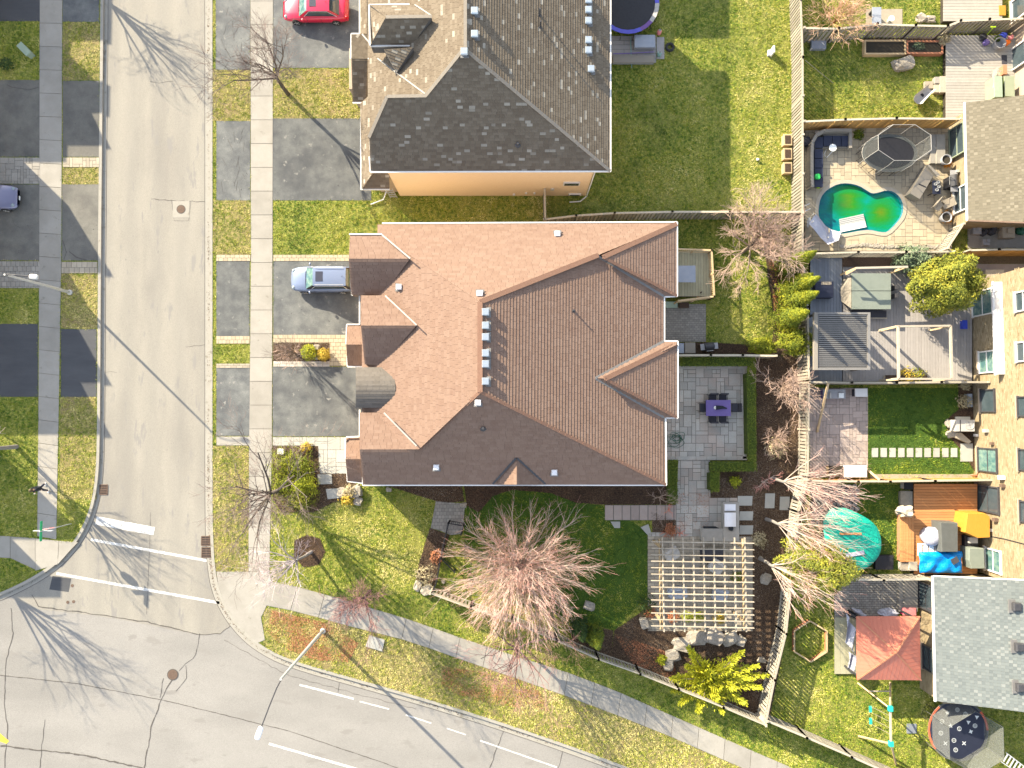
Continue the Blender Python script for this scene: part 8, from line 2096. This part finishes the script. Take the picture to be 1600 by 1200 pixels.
blades('grass', x[sparse], y[sparse], (.03 + .02 * rs.rand(n) + .09 * hv)[sparse], (.022 + .02 * rs.rand(n))[sparse], tint[sparse], 'grass')
# mulch chips and fallen leaves in the beds
for bi, (pts, k_) in enumerate(BEDS):
    us = [p[0] for p in pts]; vs_ = [p[1] for p in pts]; ar = (max(us) - min(us)) * (max(vs_) - min(vs_)); m_ = int(ar * 6)
    uu = rs.rand(m_) * (max(us) - min(us)) + min(us); vv = rs.rand(m_) * (max(vs_) - min(vs_)) + min(vs_); ok = pip(uu, vv, pts); uu, vv = uu[ok], vv[ok]
    xx, yy = ground_xy(uu, vv); n = len(xx)
    blades('bark_mulch', xx, yy, .04 + .05 * rs.rand(n), .03 + .04 * rs.rand(n), rs.rand(n) ** 1.3 * (.95 if k_ == 'mulch_dry' else .8) + .2 * vnoise(xx, yy, 1.2, 9) - .1, 'chips', z=.035, flat=True)
# rusty fallen leaves under the small trees by the road, on the beds' edges and the path
for pts, d_ in (([(425, 953), (520, 975), (560, 1005), (545, 1035), (490, 1030), (440, 1010), (418, 985)], 5.0), ([(690, 1040), (830, 1060), (860, 1110), (760, 1100), (690, 1075)], 2.2), ([(1060, 770), (1108, 770), (1108, 830), (1060, 830)], 1.2), ([(960, 990), (1050, 1020), (1060, 1070), (990, 1040)], 4.0), ([(1200, 400), (1225, 430), (1235, 540), (1215, 540)], 5.0)):
    us = [p[0] for p in pts]; vs_ = [p[1] for p in pts]; m_ = int((max(us) - min(us)) * (max(vs_) - min(vs_)) * d_ * .5)
    uu = rs.rand(m_) * (max(us) - min(us)) + min(us); vv = rs.rand(m_) * (max(vs_) - min(vs_)) + min(vs_); ok = pip(uu, vv, pts); xx, yy = ground_xy(uu[ok], vv[ok]); kk = rs.rand(len(xx)) < vnoise(xx, yy, 1.1, 21) ** 1.2; xx, yy = xx[kk], yy[kk]; n = len(xx)
    blades('fallen_leaves', xx, yy, .03 + .04 * rs.rand(n), .035 + .03 * rs.rand(n), rs.rand(n), 'leaf_rust', z=.065, flat=True)
# brown leaf litter along the kerbs and the walk edge
LL = []
for ln, d in ((RKs, -1.5), (LKs, 1.5), (RKs, -2.5), (RKs, 4)):
    o_ = off(ln, d)
    for a, b in zip(o_, o_[1:]):
        l = math.hypot(b[0] - a[0], b[1] - a[1])
        for k in range(int(l * .9)):
            f = random.random(); LL.append((a[0] + (b[0] - a[0]) * f + random.gauss(0, 1.2), a[1] + (b[1] - a[1]) * f + random.gauss(0, 1.2)))
LL = np.array(LL); xx, yy = ground_xy(LL[:, 0], LL[:, 1], ROADZ); n = len(xx); kk = rs.rand(n) < vnoise(xx, yy, .5, 12) ** 1.5
blades('leaf_litter', xx[kk], yy[kk], np.full(kk.sum(), .07), np.full(kk.sum(), .06), .3 + .5 * rs.rand(kk.sum()), 'chips', z=ROADZ + .02, flat=True)
